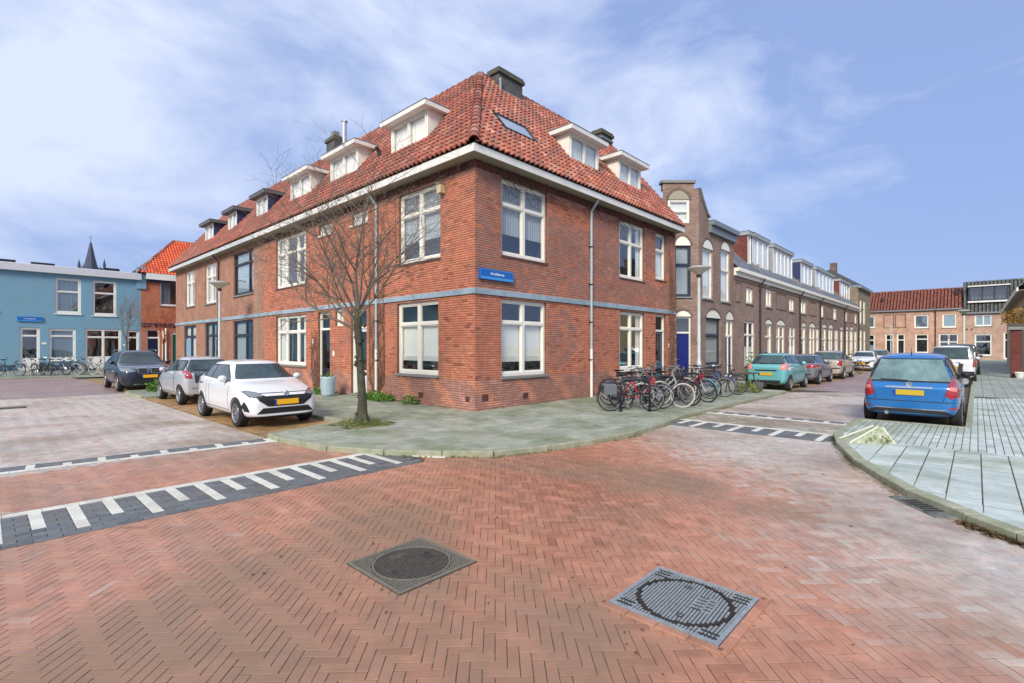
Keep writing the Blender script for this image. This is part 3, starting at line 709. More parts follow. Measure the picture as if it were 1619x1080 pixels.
def door(parent, M, u0, u1, z0, z1, leaf, fm, transom, glazed=True, name='door', gm=None, panel_to=.9, y=0):
    b = MB(); fw = .075; y0, y1 = y+.08, y+.16
    b.box(u0,u0+fw,y0,y1,z0,z1); b.box(u1-fw,u1,y0,y1,z0,z1); b.box(u0+fw,u1-fw,y0,y1,z1-fw,z1); b.box(u0+fw,u1-fw,y0-.005,y1,transom-.04,transom+.04)
    d = add(name, b, fm, parent, M)
    add('pane', MB().quad((u0+fw,y0+.04,transom+.04),(u1-fw,y0+.04,transom+.04),(u1-fw,y0+.04,z1-fw),(u0+fw,y0+.04,z1-fw)), gm or g_win, d)
    lf = MB(); a_, c_ = u0+fw+.004, u1-fw-.004; zt = transom-.045; st = .1; yl0, yl1 = y0+.035, y0+.075
    lf.box(a_,a_+st,yl0,yl1,z0+.02,zt); lf.box(c_-st,c_,yl0,yl1,z0+.02,zt); lf.box(a_+st,c_-st,yl0,yl1,zt-st,zt); lf.box(a_+st,c_-st,yl0,yl1,z0+.02,z0+.22); lf.box(a_+st,c_-st,yl0,yl1,z0+panel_to-.05,z0+panel_to+.05)
    add('door_leaf', lf, leaf, d)
    add('door_panel', MB().bevbox(a_+st,c_-st,yl0+.012,yl0+.03,z0+.22,z0+panel_to-.05,.01), leaf, d)
    if glazed: add('pane', MB().quad((a_+st,yl0+.02,z0+panel_to+.05),(c_-st,yl0+.02,z0+panel_to+.05),(c_-st,yl0+.02,zt-st),(a_+st,yl0+.02,zt-st)), gm or g_win, d)
    else: add('door_panel', MB().bevbox(a_+st,c_-st,yl0+.012,yl0+.03,z0+panel_to+.05,zt-st,.01), leaf, d)
    add('room_backing', MB().box(u0+.01,u1-.01,y1+.25,y1+.27,z0,z1), m_room, d)
    add('door_handle', MB().tube([(a_+.05,yl0,z0+1.0),(a_+.05,yl0-.05,z0+1.0),(a_+.16,yl0-.05,z0+1.0)], .01, 6), m_zinc, d)
    add('doorstep', MB().bevbox(u0,u1,y-.05,y1,z0-.12,z0-.002,.01), m_stone, d)
    return d

# ---- roof tiles
TT = [S(118,68,54), S(162,88,68), S(180,108,86), S(148,82,66), S(136,94,82), S(194,134,112), S(104,78,70)]
m_rtile = mat('clay pantile', (.4,.1,.05), rough=.55, tint=TT, var=.22, vscale=2.2, bump=.3, bscale=90, stain=S(104,78,64), stain_amt=.55, stain_scale=.9, rvar=.15)
m_under = mat('roof underlay', S(52,30,26), rough=.95)
m_ridge = mat('ridge tile clay', (.3,.1,.06), rough=.6, tint=[S(104,62,54), S(150,78,58), S(168,128,112), S(120,56,44)], var=.3, vscale=9, bump=.4, bscale=90)
TH = math.atan(1.234); CT, ST = math.cos(TH), math.sin(TH)
def pantile():
    us = [-.1,-.07,-.035,0,.035,.07,.1,.118]; hs = [.018,.0,-.008,.004,.034,.058,.050,.018]
    v = [(u,0,h+.052) for u,h in zip(us,hs)]+[(u,.33,h+.004) for u,h in zip(us,hs)]+[(u,.002,h+.006) for u,h in zip(us,hs)]
    f = [(i,i+1,9+i,8+i) for i in range(7)]+[(16+i,17+i,i+1,i) for i in range(7)]
    return v, f
PV, PF = pantile()
def slope_tiles(parent, M, u0, u1, mask, nrows=20, n_ind=100, ez=6.73, ey=-.41, th=TH, mtl=None, sw=.2, sv=.278, name='roof_tile', lo=0, hi=1):
    ct, st = math.cos(th), math.sin(th); A0 = np.array([[1,0,0],[0,ct,-st],[0,st,ct]])
    nu = int((u1-u0)/sw)
    P = np.array([(u0+(i+.5)*sw, j*sv) for j in range(nrows) for i in range(nu)])
    keep = mask(P[:,0], P[:,1]+.1); P = P[keep]; N = len(P)
    T = np.stack([P[:,0], ey+P[:,1]*ct, ez+P[:,1]*st], 1)+A0[:,2]*.03
    A = np.tile(A0, (N,1,1)) @ tilted(rotz(np.random.normal(0,.012,N)), .012)
    ti = lo+(hi-lo)*np.random.beta(1.8,2.2,N)
    pieces(name, PV, PF, mtl or m_rtile, A, T, ti, parent, n_ind, M=M)
def ridge(parent, M, p0, p1, step=.33, r=.13, n_ind=40, name='ridge_tile', m=None):
    p0, p1 = Vector(p0), Vector(p1); d = p1-p0; n = max(1, int(d.length/step)); d.normalize()
    side = d.cross(Vector((0,0,1))).normalized(); up = side.cross(d)
    A0 = np.array([[side[i], d[i], up[i]] for i in range(3)])
    K = 8; v = []
    for (yy, rr) in ((0, r*1.12), (.37, r*.88)):
        for k in range(K+1):
            a_ = PI*k/K; v.append((math.cos(a_)*rr, yy, math.sin(a_)*rr))
    for k in range(K+1):
        a_ = PI*k/K; v.append((math.cos(a_)*r*.98, .0, math.sin(a_)*r*.98))
    f = [(k,k+1,K+2+k,K+1+k) for k in range(K)]+[(2*(K+1)+k,2*(K+1)+k+1,k+1,k) for k in range(K)]
    T = np.array([list(p0+d*(i*step)) for i in range(n)]); A = np.tile(A0, (n,1,1)) @ tilted(rotz(np.zeros(n)), .02)
    pieces(name, v, f, m or m_ridge, A, T, np.random.rand(n), parent, n_ind, M=M)
def slope_base(parent, M, pts, m=None, name='roof_boarding'):
    b = MB(); b.poly([(u, -.41+v*CT, 6.73+v*ST) for u,v in pts]); return add(name, b, m or m_under, parent, M)

def dormer(parent, M, u0, u1, cheek, roofm, frame, d=.65, zb=8.02, zt=8.98, tan=1.234, ez=6.73, ey=-.41, slab=.15, oh=.28, cols=2, cur='netfull', slabm=None, side_oh=.22):
    yb = (zt-ez)/tan+ey; b = MB(); yi = min(d+.6, yb-.06)
    b.prism([(u0,d),(u0+.06,d),(u0+.06,yi),(u1-.06,yi),(u1-.06,d),(u1,d),(u1,yb),(u0,yb)], 2, zb-.02, zt)
    dm = add('dormer', b, cheek, parent, M)
    add('dormer_roof', MB().bevbox(u0-side_oh,u1+side_oh,d-oh,yb+.35,zt,zt+slab,.015), slabm or m_white_p, dm)
    add('dormer_roof_felt', MB().box(u0-side_oh-.01,u1+side_oh+.01,d-oh-.01,yb+.36,zt+slab,zt+slab+.02), roofm, dm)
    add('dormer_apron', MB().prism([(d-.10,zb-.115),(d-.10,zb-.07),(d+.02,zb-.01),(d+.02,zb-.1)], 0, u0-.05, u1+.05), m_zinc, dm)
    w = window(dm, None, u0+.06, u1-.06, zb, zt-.001, cols, None, frame, recess=d-.02, fw=.07, curtains=cur, sub=True, name='dormer_window', bar=.04)
    return dm
# child objects of a dormer inherit its frame, so their own matrix stays identity

# ================================================================== corner house
ch = empty('corner_house', 'red brick corner house with orange pantile hip roof, cream windows and two street fronts', 'house', (0,0,0))
OR = [(.98,2.93,4.2,6.3),(.97,2.9,.88,3.0),(7.07,8.92,4.22,6.3),(7.08,8.92,.85,2.98),(9.84,10.75,4.42,6.3),(9.84,10.75,.1,3.0)]
OLf = [(-3.4,-1.41,4.18,6.27),(-3.5,-1.5,.89,3.0),(-6.2,-5.19,5.84,6.24),(-8.64,-7.64,5.84,6.24),(-12.63,-9.74,4.17,6.29),(-12.61,-9.74,.95,2.98),(-8.71,-7.78,.1,2.97),(-7.37,-6.81,2.43,3.05),(-6.27,-5.26,.1,2.98)]
XE = 11.63
wall(ch, I4, 0, XE, -.1, 6.54, OR, m_mortar); wall(ch, ML, -13.94, 0, -.1, 6.54, OLf, m_mortar)
add('wall', MB().quad((XE,0,-.1),(XE,6.4,-.1),(XE,6.4,6.6),(XE,0,6.6)).quad((6.4,6.4,-.1),(6.4,13.94,-.1),(6.4,13.94,6.6),(6.4,6.4,6.6)).quad((XE,6.4,-.1),(6.4,6.4,-.1),(6.4,6.4,6.6),(XE,6.4,6.6)), m_mortar, ch)
BANDZ = (3.05, 3.22)
for M, u0, u1, ops, dark in ((I4, .0, XE, OR, 1), (ML, -13.94, 0, OLf, 0)):
    full, cut = wall_bricks(M, u0, u1, .0, 3.06, ops, None); f2, c2 = wall_bricks(M, u0, u1, 3.21, 6.52, ops, None)
    full += f2; cut += c2
    F = np.array(full); C = np.array(cut)
    def tints(Pn):
        u, z = Pn[:,0], Pn[:,1]; t = .16+np.random.beta(2,2,len(Pn))*.36
        t = np.where(np.random.rand(len(Pn)) < .06, .02, t)
        pl = z < .84
        t = np.where(pl, .66+np.random.rand(len(Pn))*.3, t); bl_ = pl&(np.abs(np.sin(u*1.9+z*2)) > .93)&(z > .15); t = np.where(bl_, .5, t)
        if dark:
            pat = (u > 3.0)&(z > 4.1)&(u < 7)&(z < 5.9+.4*np.sin(u)); t = np.where(pat&(np.random.rand(len(Pn)) < .75), .72+np.random.rand(len(Pn))*.12, t)
            up = (z > 3.2)&(z < 4.2+.1*np.sin(u*3))|(u < 1.0)&(z > 3.2)|(u > 5.3)&(z > 4.9+.3*np.sin(u*1.7)); t = np.where(up&(np.random.rand(len(Pn)) < .8), .62+np.random.rand(len(Pn))*.2, t)
            ring = (z < 3.05)&(z > .9)&(u > 3.0)&(u < 4.6)&(np.hypot((u-3.2)/1.3,(z-2.0)/.95) < 1); t = np.where(ring&(np.random.rand(len(Pn)) < .7), .66+np.random.rand(len(Pn))*.1, t)
        t = np.where(z > 6.2, .6+np.random.rand(len(Pn))*.4, t)
        return t
    n = len(F); bt = brick_template(.21)
    A = tilted(np.tile(np.eye(3),(n,1,1)), .0); A = A @ rotz(np.random.normal(0,.006,n))
    T = np.stack([F[:,0], np.random.normal(0,.0012,n), F[:,1]], 1)
    pieces('brick', bt[0], bt[1], m_wallb, A, T, tints(F), ch, 150, M=M)
    n = len(C); A = np.tile(np.eye(3),(n,1,1)); A[:,0,0] = (C[:,2]-.01)/.21
    me = multi('cut_brickwork', bt[0], bt[1], A, np.stack([C[:,0], np.zeros(n), C[:,1]],1), tints(C)); me.materials.append(m_wallb)
    add('cut_brickwork', me, None, ch, M, kind='stuff')
# dark strips painting the shadow line below upper windows; frieze
for M__, o__ in ((I4, OR), (ML, OLf)):
    for k__ in (0, 4) if M__ is ML else (0, 2, 4): add('sill_shadow_strip', MB().bevbox(o__[k__][0]-.03,o__[k__][1]+.03,-.03,.05,o__[k__][2]-.07,o__[k__][2]-.004,.006), mat('painted sill shadow', S(84,58,52), rough=.85, var=.2), ch, M__)
m_fr = mat('dark frieze brick', (.1,.05,.05), rough=.85, tint=[S(84,50,46), S(110,66,58), S(72,46,44)], var=.25, vscale=6)
for M, u0, u1 in ((I4, 0, XE), (ML, -13.94, 0)):
    n = int((u1-u0)/.0625); v, f = brick_template(.052, .2, .03)
    T = np.stack([u0+(np.arange(n)+.5)*.0625, np.where(np.arange(n)%2 == 0, 0, .012), np.full(n, 6.43)], 1)
    me = multi('frieze', v, f, np.tile(np.eye(3),(n,1,1)), T, np.random.rand(n)); me.materials.append(m_fr); add('brick_frieze', me, None, ch, M, kind='stuff')
# blue grey band
add('string_course', MB().bevbox(-.05, XE, -.055, .05, BANDZ[0]+.02, BANDZ[1], .01), m_lintel, ch)
add('string_course', MB().bevbox(-.055, .05, .051, 13.94, BANDZ[0]+.02, BANDZ[1], .01), m_lintel, ch)
# windows of the right-hand front
window(ch, I4, *OR[0], 2, 5.62, sill=None, top_lead=True, curtains='skyrefl'); window(ch, I4, *OR[1], 2, 2.36, sill=m_stone, curtains='blind')
window(ch, I4, *OR[2], 2, 5.55, sill=None, curtains='sides'); window(ch, I4, *OR[3], 2, 2.36, sill=m_white_p, curtains='sides')
window(ch, I4, *OR[4], 1, 5.62, sill=None, curtains='net'); door(ch, I4, *OR[5], mat('grey blue door', S(70,90,104), rough=.4), m_cream, 2.35)
window(ch, ML, *OLf[0], 2, 5.6, sill=None, top_lead=True, curtains='skyrefl'); window(ch, ML, *OLf[1], 2, 2.36, sill=m_stone, curtains='blind')
for k in (2, 3): window(ch, ML, *OLf[k], 1, None, sill=m_white_p, fw=.06, curtains='blindfull')
window(ch, ML, *OLf[4], 3, 5.6, sill=None, curtains='sides', widths=[.3,.4,.3]); window(ch, ML, *OLf[5], 3, 2.3, sill=m_stone, curtains='sides', widths=[.3,.4,.3])
window(ch, ML, *OLf[7], 1, None, fw=.06, curtains='blindfull')
door(ch, ML, *OLf[6], m_black, m_cream, 2.35, panel_to=.75); door(ch, ML, *OLf[8], mat('white door', S(200,212,220), rough=.4), m_cream, 2.35, panel_to=.75)
# eaves
OV = .41
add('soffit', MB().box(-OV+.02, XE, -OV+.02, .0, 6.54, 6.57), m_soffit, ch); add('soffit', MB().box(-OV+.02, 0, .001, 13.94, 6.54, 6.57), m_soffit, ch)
add('gutter_fascia', MB().bevbox(-OV, XE, -OV, -OV+.03, 6.535, 6.73, .006), m_white_p, ch); add('gutter_fascia', MB().bevbox(-OV, -OV+.03, -OV+.03, 13.94, 6.535, 6.73, .006), m_white_p, ch)
add('gutter_fascia', MB().box(XE, XE+.03, -OV, .0, 6.535, 6.73), m_white_p, ch)
add('gutter_lining', MB().box(-OV+.03, XE, -OV+.03, -OV+.12, 6.70, 6.715), m_zinc, ch)
# roof
RX = 11.66; RY = 3.1; ZR = 11.06; VS = (RY+.41)/CT
slope_base(ch, I4, [(-.41,0),(RX,0),(RX,VS),(RY,VS)]); slope_base(ch, ML, [(-13.94,0),(.41,0),(-RY,VS),(-13.94,VS)])
add('roof_back', MB().poly([(RX,6.6,6.9),(6.4,6.6,6.9),(RY,RY,ZR),(RX,RY,ZR)]).poly([(6.6,6.6,6.9),(6.6,13.94,6.9),(RY,13.94,ZR),(RY,RY,ZR)]), m_under, ch)
add('gable_wall', MB().poly([(RX-.02,-.3,6.6),(RX-.02,6.6,6.6),(RX-.02,RY,ZR-.02)]), m_mortar, ch)
DR = [(4.93,6.73),(8.08,9.84)]; DL = [(-4.83,-2.83),(-9.05,-6.95),(-12.73,-10.73)]
def maskR(u, v):
    y = -.41+v*CT; k = (u > y+.02)&(u < RX-.1)
    for a_, b_ in DR: k &= ~((u > a_-.1)&(u < b_+.1)&(y > .55)&(y < 1.35))
    k &= ~((u > 1.66)&(u < 3.1)&(y > .58)&(y < 1.1)); k &= ~((u > 3.6)&(u < 4.87)&(y > 2.7))
    return k
def maskL(u, v):
    y = -.41+v*CT; k = (u < -y-.02)&(u > -13.94)
    for a_, b_ in DL: k &= ~((u > a_-.1)&(u < b_+.1)&(y > .55)&(y < 1.35))
    return k
slope_tiles(ch, I4, -.41, RX, maskR, n_ind=150); slope_tiles(ch, ML, -13.94, .41, maskL, n_ind=150)
ridge(ch, None, (-.43,-.43,6.76), (RY,RY,ZR+.02), .325, .13)
ridge(ch, None, (RY,RY,ZR), (RX,RY,ZR)); ridge(ch, None, (RY,RY,ZR), (RY,13.94,ZR)); 
add('verge', MB().prism([(-.41,6.72),(-.41,6.86),(RY,ZR+.12),(RY,ZR-.04)], 0, RX-.06, RX+.05), mat('verge clay', S(150,92,74), rough=.7, var=.3, vscale=8), ch)
for a_, b_ in DR: dormer(ch, I4, a_, b_, m_cream, m_zinc, m_white_p, cur='netfull')
for a_, b_ in DL: dormer(ch, ML, a_, b_, m_cream, m_zinc, m_white_p, cur='blindfull')  # white blinds added to imitate bright reflections in these panes
# skylight
M_sk = Matrix.Translation((2.38,-.41,6.73)) @ Matrix.Rotation(TH, 4, 'X')
sk = MB(); v0, v1 = 1.58, 2.40; 
for (a_, b_, c_, d_) in ((-.72,-.66,v0,v1),(.66,.72,v0,v1),(-.66,.66,v0,v0+.06),(-.66,.66,v1-.06,v1)): sk.bevbox(a_,b_,c_,d_,-.02,.13,.01)
skl = add('skylight', sk, m_black, ch, M_sk)
add('pane', MB().quad((-.66,v0+.06,.1),(.66,v0+.06,.1),(.66,v1-.06,.1),(-.66,v1-.06,.1)), mat('skylight glass', S(150,166,180), rough=.05, spec=1.0, metal=.3), skl)
add('flashing', MB().box(-.8,.8,v0-.12,v0-.001,.04,.06).box(-.8,-.721,v0,v1,.03,.07).box(.721,.8,v0,v1,.03,.07), m_zinc, skl)
# chimneys
m_chb = brickmat('dark chimney brick', S(78,80,80), S(96,98,96), S(60,62,60), .22, .0625, .008)
def chimney(x0, x1, y0, y1, z0, z1, pots, label=None):
    c = add('chimney', MB().box(x0,x1,y0,y1,z0,z1), m_chb, ch)
    add('chimney_cap', MB().bevbox(x0-.07,x1+.07,y0-.07,y1+.07,z1-.16,z1-.04,.01).bevbox(x0-.03,x1+.03,y0-.03,y1+.03,z1-.04,z1+.05,.01), mat('mossy cap', S(92,92,72), rough=.9, var=.3, vscale=5, col2=S(70,72,68)), c)
    for px, py in pots: add('chimney_pot', MB().lathe([(.07,z1),(.09,z1+.03),(.1,z1+.12),(.12,z1+.14),(.1,z1+.17),(.02,z1+.18)], 10, o=(px,py,0)), m_zinc, c)
    add('flashing', MB().box(x0-.02,x1+.02,y0-.05,y0-.002,z0+.42,z0+.5), m_zinc, c)
    return c
c1 = chimney(3.62,4.85,2.71,3.24,10.2,11.42,[(3.95,2.97),(4.4,2.97)])
add('flue_pipe', MB().tube([(3.59,2.6,10.35),(3.59,2.6,11.0)], .05, 8), m_zinc, c1)
chimney(10.4,11.3,2.9,3.4,10.7,11.5,[(10.7,3.15)])
c3 = chimney(2.8,3.4,12.9,13.7,10.6,11.75,[(3.1,13.3)])
add('flue_pipe', MB().tube([(3.1,12.5,10.7),(3.1,12.5,12.35)], .11, 10).lathe([(.11,12.35),(.15,12.37),(.15,12.42),(.0,12.48)], 10, o=(3.1,12.5,0)), mat('steel flue', S(190,192,194), rough=.3, metal=.8), c3)
add('chimney_pot', MB().box(2.95,3.25,13.25,13.55,11.8,12.15), m_stone, c3)
for (vx, vy, vz, r_) in ((.78,5.75,8.2,0), (3.9,2.2,9.95,1)):
    add('roof_vent', MB().tube([(vx,vy,vz),(vx-.02,vy,vz+.28),(vx-.14,vy,vz+.42)] if r_ == 0 else [(vx+2.9,vy-.1,vz-.1),(vx+2.9,vy-.2,vz+.12),(vx+2.9,vy-.3,vz+.16)], .075, 8), m_black, ch)
# pipes, plaque, bird box
def downpipe(parent, M, u, z1, col, d=.07, shoe=True):
    b = MB(); b.tube([(u,-.35,z1),(u,-.3,z1-.1),(u,-.08,z1-.35),(u,-.08,.1)], d/2, 8); p = add('downpipe', b, col, parent, M)
    if parent is ch: add('pipe_shoe', MB().tube([(u,-.08,1.62),(u,-.08,.0)], d*.56, 8), m_white_p, p)
    cl = MB()
    for q in range(1, 5): cl.box(u-d*.75,u+d*.75,-.125,0,q*1.25,q*1.25+.03)
    add('pipe_clip', cl, m_black, p)
downpipe(ch, I4, 5.18, 6.55, m_pvc, .085); downpipe(ch, ML, -4.56, 6.55, m_pvc, .085)
vent = MB()
for (u, z) in ((.35,.35),(1.95,.3),(5.9,.35)):
    vent.box(u-.11,u+.11,-.018,.0,z-.08,z+.08)
add('air_brick', vent, m_fr, ch, I4)
vent = MB(); vent.box(-2.4,-2.18,-.018,.0,.22,.38).box(-.35,-.2,-.018,0,.25,.4); add('air_brick', vent, m_fr, ch, ML)
bb = empty('bird_box', 'small beige nesting box fixed under the eaves beside the upper corner window', 'bird box', (-.02,1.28,6.02))
add('box_body', MB().bevbox(-.15,0,-.09,.09,-.12,.12,.01), mat('pale wood', S(188,172,140), rough=.8, var=.1), bb); add('box_lid', MB().box(-.18,0,-.11,.11,.121,.14), m_soffit, bb)

def housenumber(M, u, z, lab):
    o = add('house_number_plate', MB().bevbox(u-.07,u+.07,-.02,-.001,z-.09,z+.09,.004), m_white_p, ch, M)
housenumber(I4, 11.05, 1.75, ''); housenumber(ML, -9.1, 1.9, ''); housenumber(ML, -7.5, 1.45, '')

def text(body, size, m, parent, M, ext=.002, name='lettering'):
    cu = bpy.data.curves.new('t', 'FONT'); cu.body = body; cu.size = size; cu.extrude = ext; cu.align_x = 'CENTER'; cu.align_y = 'CENTER'
    t = bpy.data.objects.new('t', cu); COL.objects.link(t); dg = bpy.context.evaluated_depsgraph_get(); dg.update()
    me = bpy.data.meshes.new_from_object(t.evaluated_get(dg)); bpy.data.objects.remove(t); bpy.data.curves.remove(cu)
    me.materials.clear(); me.materials.append(m)
    return add(name, me, None, parent, M)
m_sblue = mat('sign blue', S(22,96,178), rough=.35); m_sblue2 = mat('sign light blue', S(70,150,214), rough=.35)
def street_sign(M, x0, x1, z0, z1, body, label, loc):
    e = empty('street_sign', label, 'street sign', (0,0,0)); e.matrix_world = M @ Matrix.Translation(loc)
    w, h = (x1-x0)/2, (z1-z0)/2
    add('sign_plate', MB().bevbox(-w,w,-.09,-.02,-h,h,.004), m_sblue, e)
    b = MB(); y_ = -.0925; t_ = .012
    b.box(-w+.01,w-.01,y_,-.0905,h-.01-t_,h-.01); b.box(-w+.01,w-.01,y_,-.0905,-h+.01,-h+.01+t_); b.box(-w+.01,-w+.01+t_,y_,-.0905,-h+.022,h-.022); b.box(w-.01-t_,w-.01,y_,-.0905,-h+.022,h-.022)
    add('sign_border', b, m_sblue2, e)
    add('sign_strip', MB().box(-w+.024,w-.024,y_,-.0905,-h+.024,-h+.075), m_sblue2, e)
    text(body, h*.72, mat('sign white', S(235,240,245), rough=.4), e, Matrix.Translation((0,-.092,.025)) @ Matrix.Rotation(PI/2, 4, 'X'))
    return e
street_sign(I4, .11, 1.36, 3.46, 3.74, 'Arnoldstraat', 'blue street name sign with white lettering on the corner of the red brick house', (.735,0,3.6))
# ================================================================== brown houses further along the left street
m_brown = brickmat('brown facing brick', S(160,116,94), S(180,134,110), S(112,90,78), stain=S(142,106,90), stain_amt=.35)
m_slateb = mat('dark slate cheek', S(44,54,92), rough=.5, var=.15)
m_greyfelt = mat('grey felt', S(92,94,98), rough=.8)
def eaves(parent, M, u0, u1, ez=6.54, col=None, ov=.41, endcap=None):
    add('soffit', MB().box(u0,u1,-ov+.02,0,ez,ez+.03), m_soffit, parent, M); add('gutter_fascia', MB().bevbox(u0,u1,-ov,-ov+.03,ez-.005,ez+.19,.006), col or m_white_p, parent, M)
OB = {'a':[(-17.94,-15.25,4.23,6.33),(-18.0,-15.27,.55,2.98)], 'b':[(-22.58,-20.68,4.1,6.3),(-26.51,-24.67,4.15,6.3),(-22.63,-20.41,.1,3.02),(-26.89,-24.34,.1,2.98)]}
m_lblue = mat('light blue door', S(128,160,182), rough=.4); m_bframe = mat('blue black frame', S(44,56,76), rough=.4)
for key, u0, u1, lab, dd in (('a', -19.9, -13.94, 'brown brick house with one wide dark framed window per floor, adjoining the red house', [(-16.7,-15.2)]),
                         ('b', -28.8, -19.9, 'brown brick end house with two narrow paired upstairs windows behind the street lamp', [(-20.84,-19.95),(-24.98,-23.3)])):
    h = empty('terraced_house', lab, 'house', (0,-u1,0)); h.location = (0,0,0)
    wall(h, ML, u0, u1, -.1, 6.54, OB[key], m_brown)
    add('wall', MB().quad((0,-u0,-.1),(6.4,-u0,-.1),(6.4,-u0,6.6),(0,-u0,6.6)).quad((6.4,-u1,-.1),(6.4,-u0,-.1),(6.4,-u0,6.6),(6.4,-u1,6.6)).poly([(-.3,-u0,6.6),(6.6,-u0,6.6),(RY,-u0,ZR)]), m_brown, h)
    add('string_course', MB().bevbox(u0,u1,-.05,.05,3.06,3.22,.01), m_lintel, h, ML)
    eaves(h, ML, u0, u1, col=mat('weathered white gutter', S(190,196,198), rough=.5, var=.08))
    slope_base(h, ML, [(u0,0),(u1,0),(u1,VS),(u0,VS)]); add('roof_back', MB().poly([(6.6,-u1,6.9),(6.6,-u0,6.9),(RY,-u0,ZR),(RY,-u1,ZR)]), m_under, h)
    def mk(u, v):
        y = -.41+v*CT; k = (u > u0)&(u < u1)
        for a_, b_ in dd: k &= ~((u > a_-.1)&(u < b_+.1)&(y > .55)&(y < 1.35))
        return k
    slope_tiles(h, ML, u0, u1, mk, n_ind=40, lo=.15, hi=.85)
    ridge(h, None, (RY,-u1,ZR), (RY,-u0,ZR), n_ind=6)
    if key == 'a':
        window(h, ML, *OB['a'][0], 2, 5.75, m_black, sill=m_stone, curtains='blindfull', widths=[.75,.25], gm=g_dark); window(h, ML, *OB['a'][1], 2, 2.25, m_bframe, sill=m_stone, curtains='halfdrape', widths=[.6,.4])
        for a_, b_ in dd: dormer(h, ML, a_, b_, m_slateb, m_greyfelt, m_white_p, slabm=m_greyfelt)
        add('cable_cover', MB().box(-14.75,-14.69,-.03,0,.2,4.6), m_soffit, h, ML)
    else:
        window(h, ML, *OB['b'][0], 2, 5.6, m_white_p, sill=m_stone, curtains='netfull'); window(h, ML, *OB['b'][1], 2, 5.6, m_white_p, sill=m_stone, curtains='netfull')
        window(h, ML, *OB['b'][2], 2, 2.3, m_bframe, curtains='halfdrape', lower_panel=(.95,(0,),m_bframe)); 
        window(h, ML, *OB['b'][3], 2, 2.3, m_bframe, curtains='blindfull', lower_panel=(2.2,(0,),m_lblue))
        dormer(h, ML, -20.84, -19.4, m_slateb, m_greyfelt, m_white_p, slabm=m_greyfelt); dormer(h, ML, -24.98, -23.3, m_slateb, m_greyfelt, m_white_p, slabm=m_greyfelt)
        downpipe(h, ML, -20.0, 6.55, m_black, .08)

# ================================================================== gable house and the row along the right-hand street
m_gray = brickmat('brown grey brick', S(140,116,104), S(164,138,124), S(104,90,82), stain=S(124,104,96), stain_amt=.4)
m_grayd = brickmat('dark gable brick', S(112,92,84), S(130,108,98), S(84,74,68))
def arch_panel(parent, M, u0, u1, z, h, m, rim=True):
    n = 10; pts = [(u0,z)]+[(u0+(u1-u0)*k/n, z+h*math.sin(PI*k/n)**.6) for k in range(1,n)]+[(u1,z)]
    add('arch_panel', MB().prism([(p[0],p[1]) for p in pts], 1, -.012, .0), m, parent, M)
    if rim:
        b = MB(); o_ = [(u0-.1,z)]+[(u0-.1+(u1-u0+.2)*k/n, z+.02+(h+.12)*math.sin(PI*k/n)**.6) for k in range(1,n)]+[(u1+.1,z)]
        for k in range(n): b.prism([pts[k],o_[k],o_[k+1],pts[k+1]], 1, -.022, .0)
        add('brick_arch', b, m_grayd, parent, M)
gh = empty('gable_house', 'tall brown brick gable house with arched attic window, right of the corner house', 'house')
G0, G1 = 14.1, 18.68
OG = [None,(14.54,15.8,4.0,6.4),(16.83,18.1,4.0,6.65),None,(14.91,16.78,.8,3.1),(17.45,18.6,.1,3.1)]
wall(gh, I4, G0, G1, -.1, 7.2, [o for o in OG if o], m_gray)
MS = Matrix.Translation((12.958,1.22,0)) @ Matrix.Rotation(RAD(-46.9), 4, 'Z'); SW = 1.68      # splayed face towards the crossing
OS = [(.535,1.30,4.02,6.4),(.24,1.24,7.45,8.54),(.57,1.32,.1,3.1)]
wall(gh, MS, 0, SW, -.1, 9.0, OS, m_gray)
add('gable', MB().prism([(0,9.0),(SW-.24,9.0),(SW-.24,9.3),(0,9.3)], 1, 0, .3), m_gray, gh, MS)
add('gable_coping', MB().box(-.08,SW-.16,-.08,.36,9.3,9.42), m_stone, gh, MS)
add('gable_shoulder', MB().prism([(14.1,7.2),(15.25,7.2),(15.25,7.9),(15.0,8.0),(14.7,8.3),(14.4,8.6),(14.1,9.0)], 1, .0, .3), m_gray, gh)
add('shoulder_coping', MB().prism([(14.06,9.06),(14.1,9.0),(14.4,8.6),(14.7,8.3),(15.0,8.0),(15.3,7.9),(15.3,7.98),(15.03,8.1),(14.75,8.4),(14.46,8.7),(14.16,9.1)], 1, -.1, .36), m_stone, gh)
add('side_wall', MB().box(12.95,13.0,1.25,6,-.1,8.6).box(14.05,14.1,.3,4,7.0,8.9), m_grayd, gh)
window(gh, MS, *OS[1], 1, 8.0, m_white_p, recess=.03, fw=.09, curtains='netfull', name='attic_window'); arch_panel(gh, MS, .24, 1.24, 8.54, .42, m_soffit)
add('cornice', MB().bevbox(15.25,18.75,-.3,.0,7.55,7.8,.03).bevbox(15.25,18.72,-.15,.0,7.2,7.55,.02), m_zinc, gh)
add('wall', MB().box(15.25,18.68,.001,.3,7.2,7.8).box(G1-.3,G1,.3,6,-.1,7.8).box(13,G1,6,6.2,-.1,7.8), m_grayd, gh)
add('roof', MB().poly([(15.25,-.1,7.75),(18.7,-.1,7.75),(18.7,2.2,9.0),(14.1,2.2,9.0)]).poly([(18.7,2.2,9.0),(13,2.2,9.0),(13,6.2,9.0),(18.7,6.2,9.0)]), m_greyfelt, gh)
window(gh, MS, *OS[0], 1, 5.5, m_bframe, sill=m_stone, curtains='drape'); arch_panel(gh, MS, OS[0][0], OS[0][1], OS[0][3], .42, m_cream)
for k in (1, 2): window(gh, I4, *OG[k], 1, 5.6, m_white_p, sill=m_stone, curtains='netfull'); arch_panel(gh, I4, OG[k][0], OG[k][1], OG[k][3], .42, m_cream)
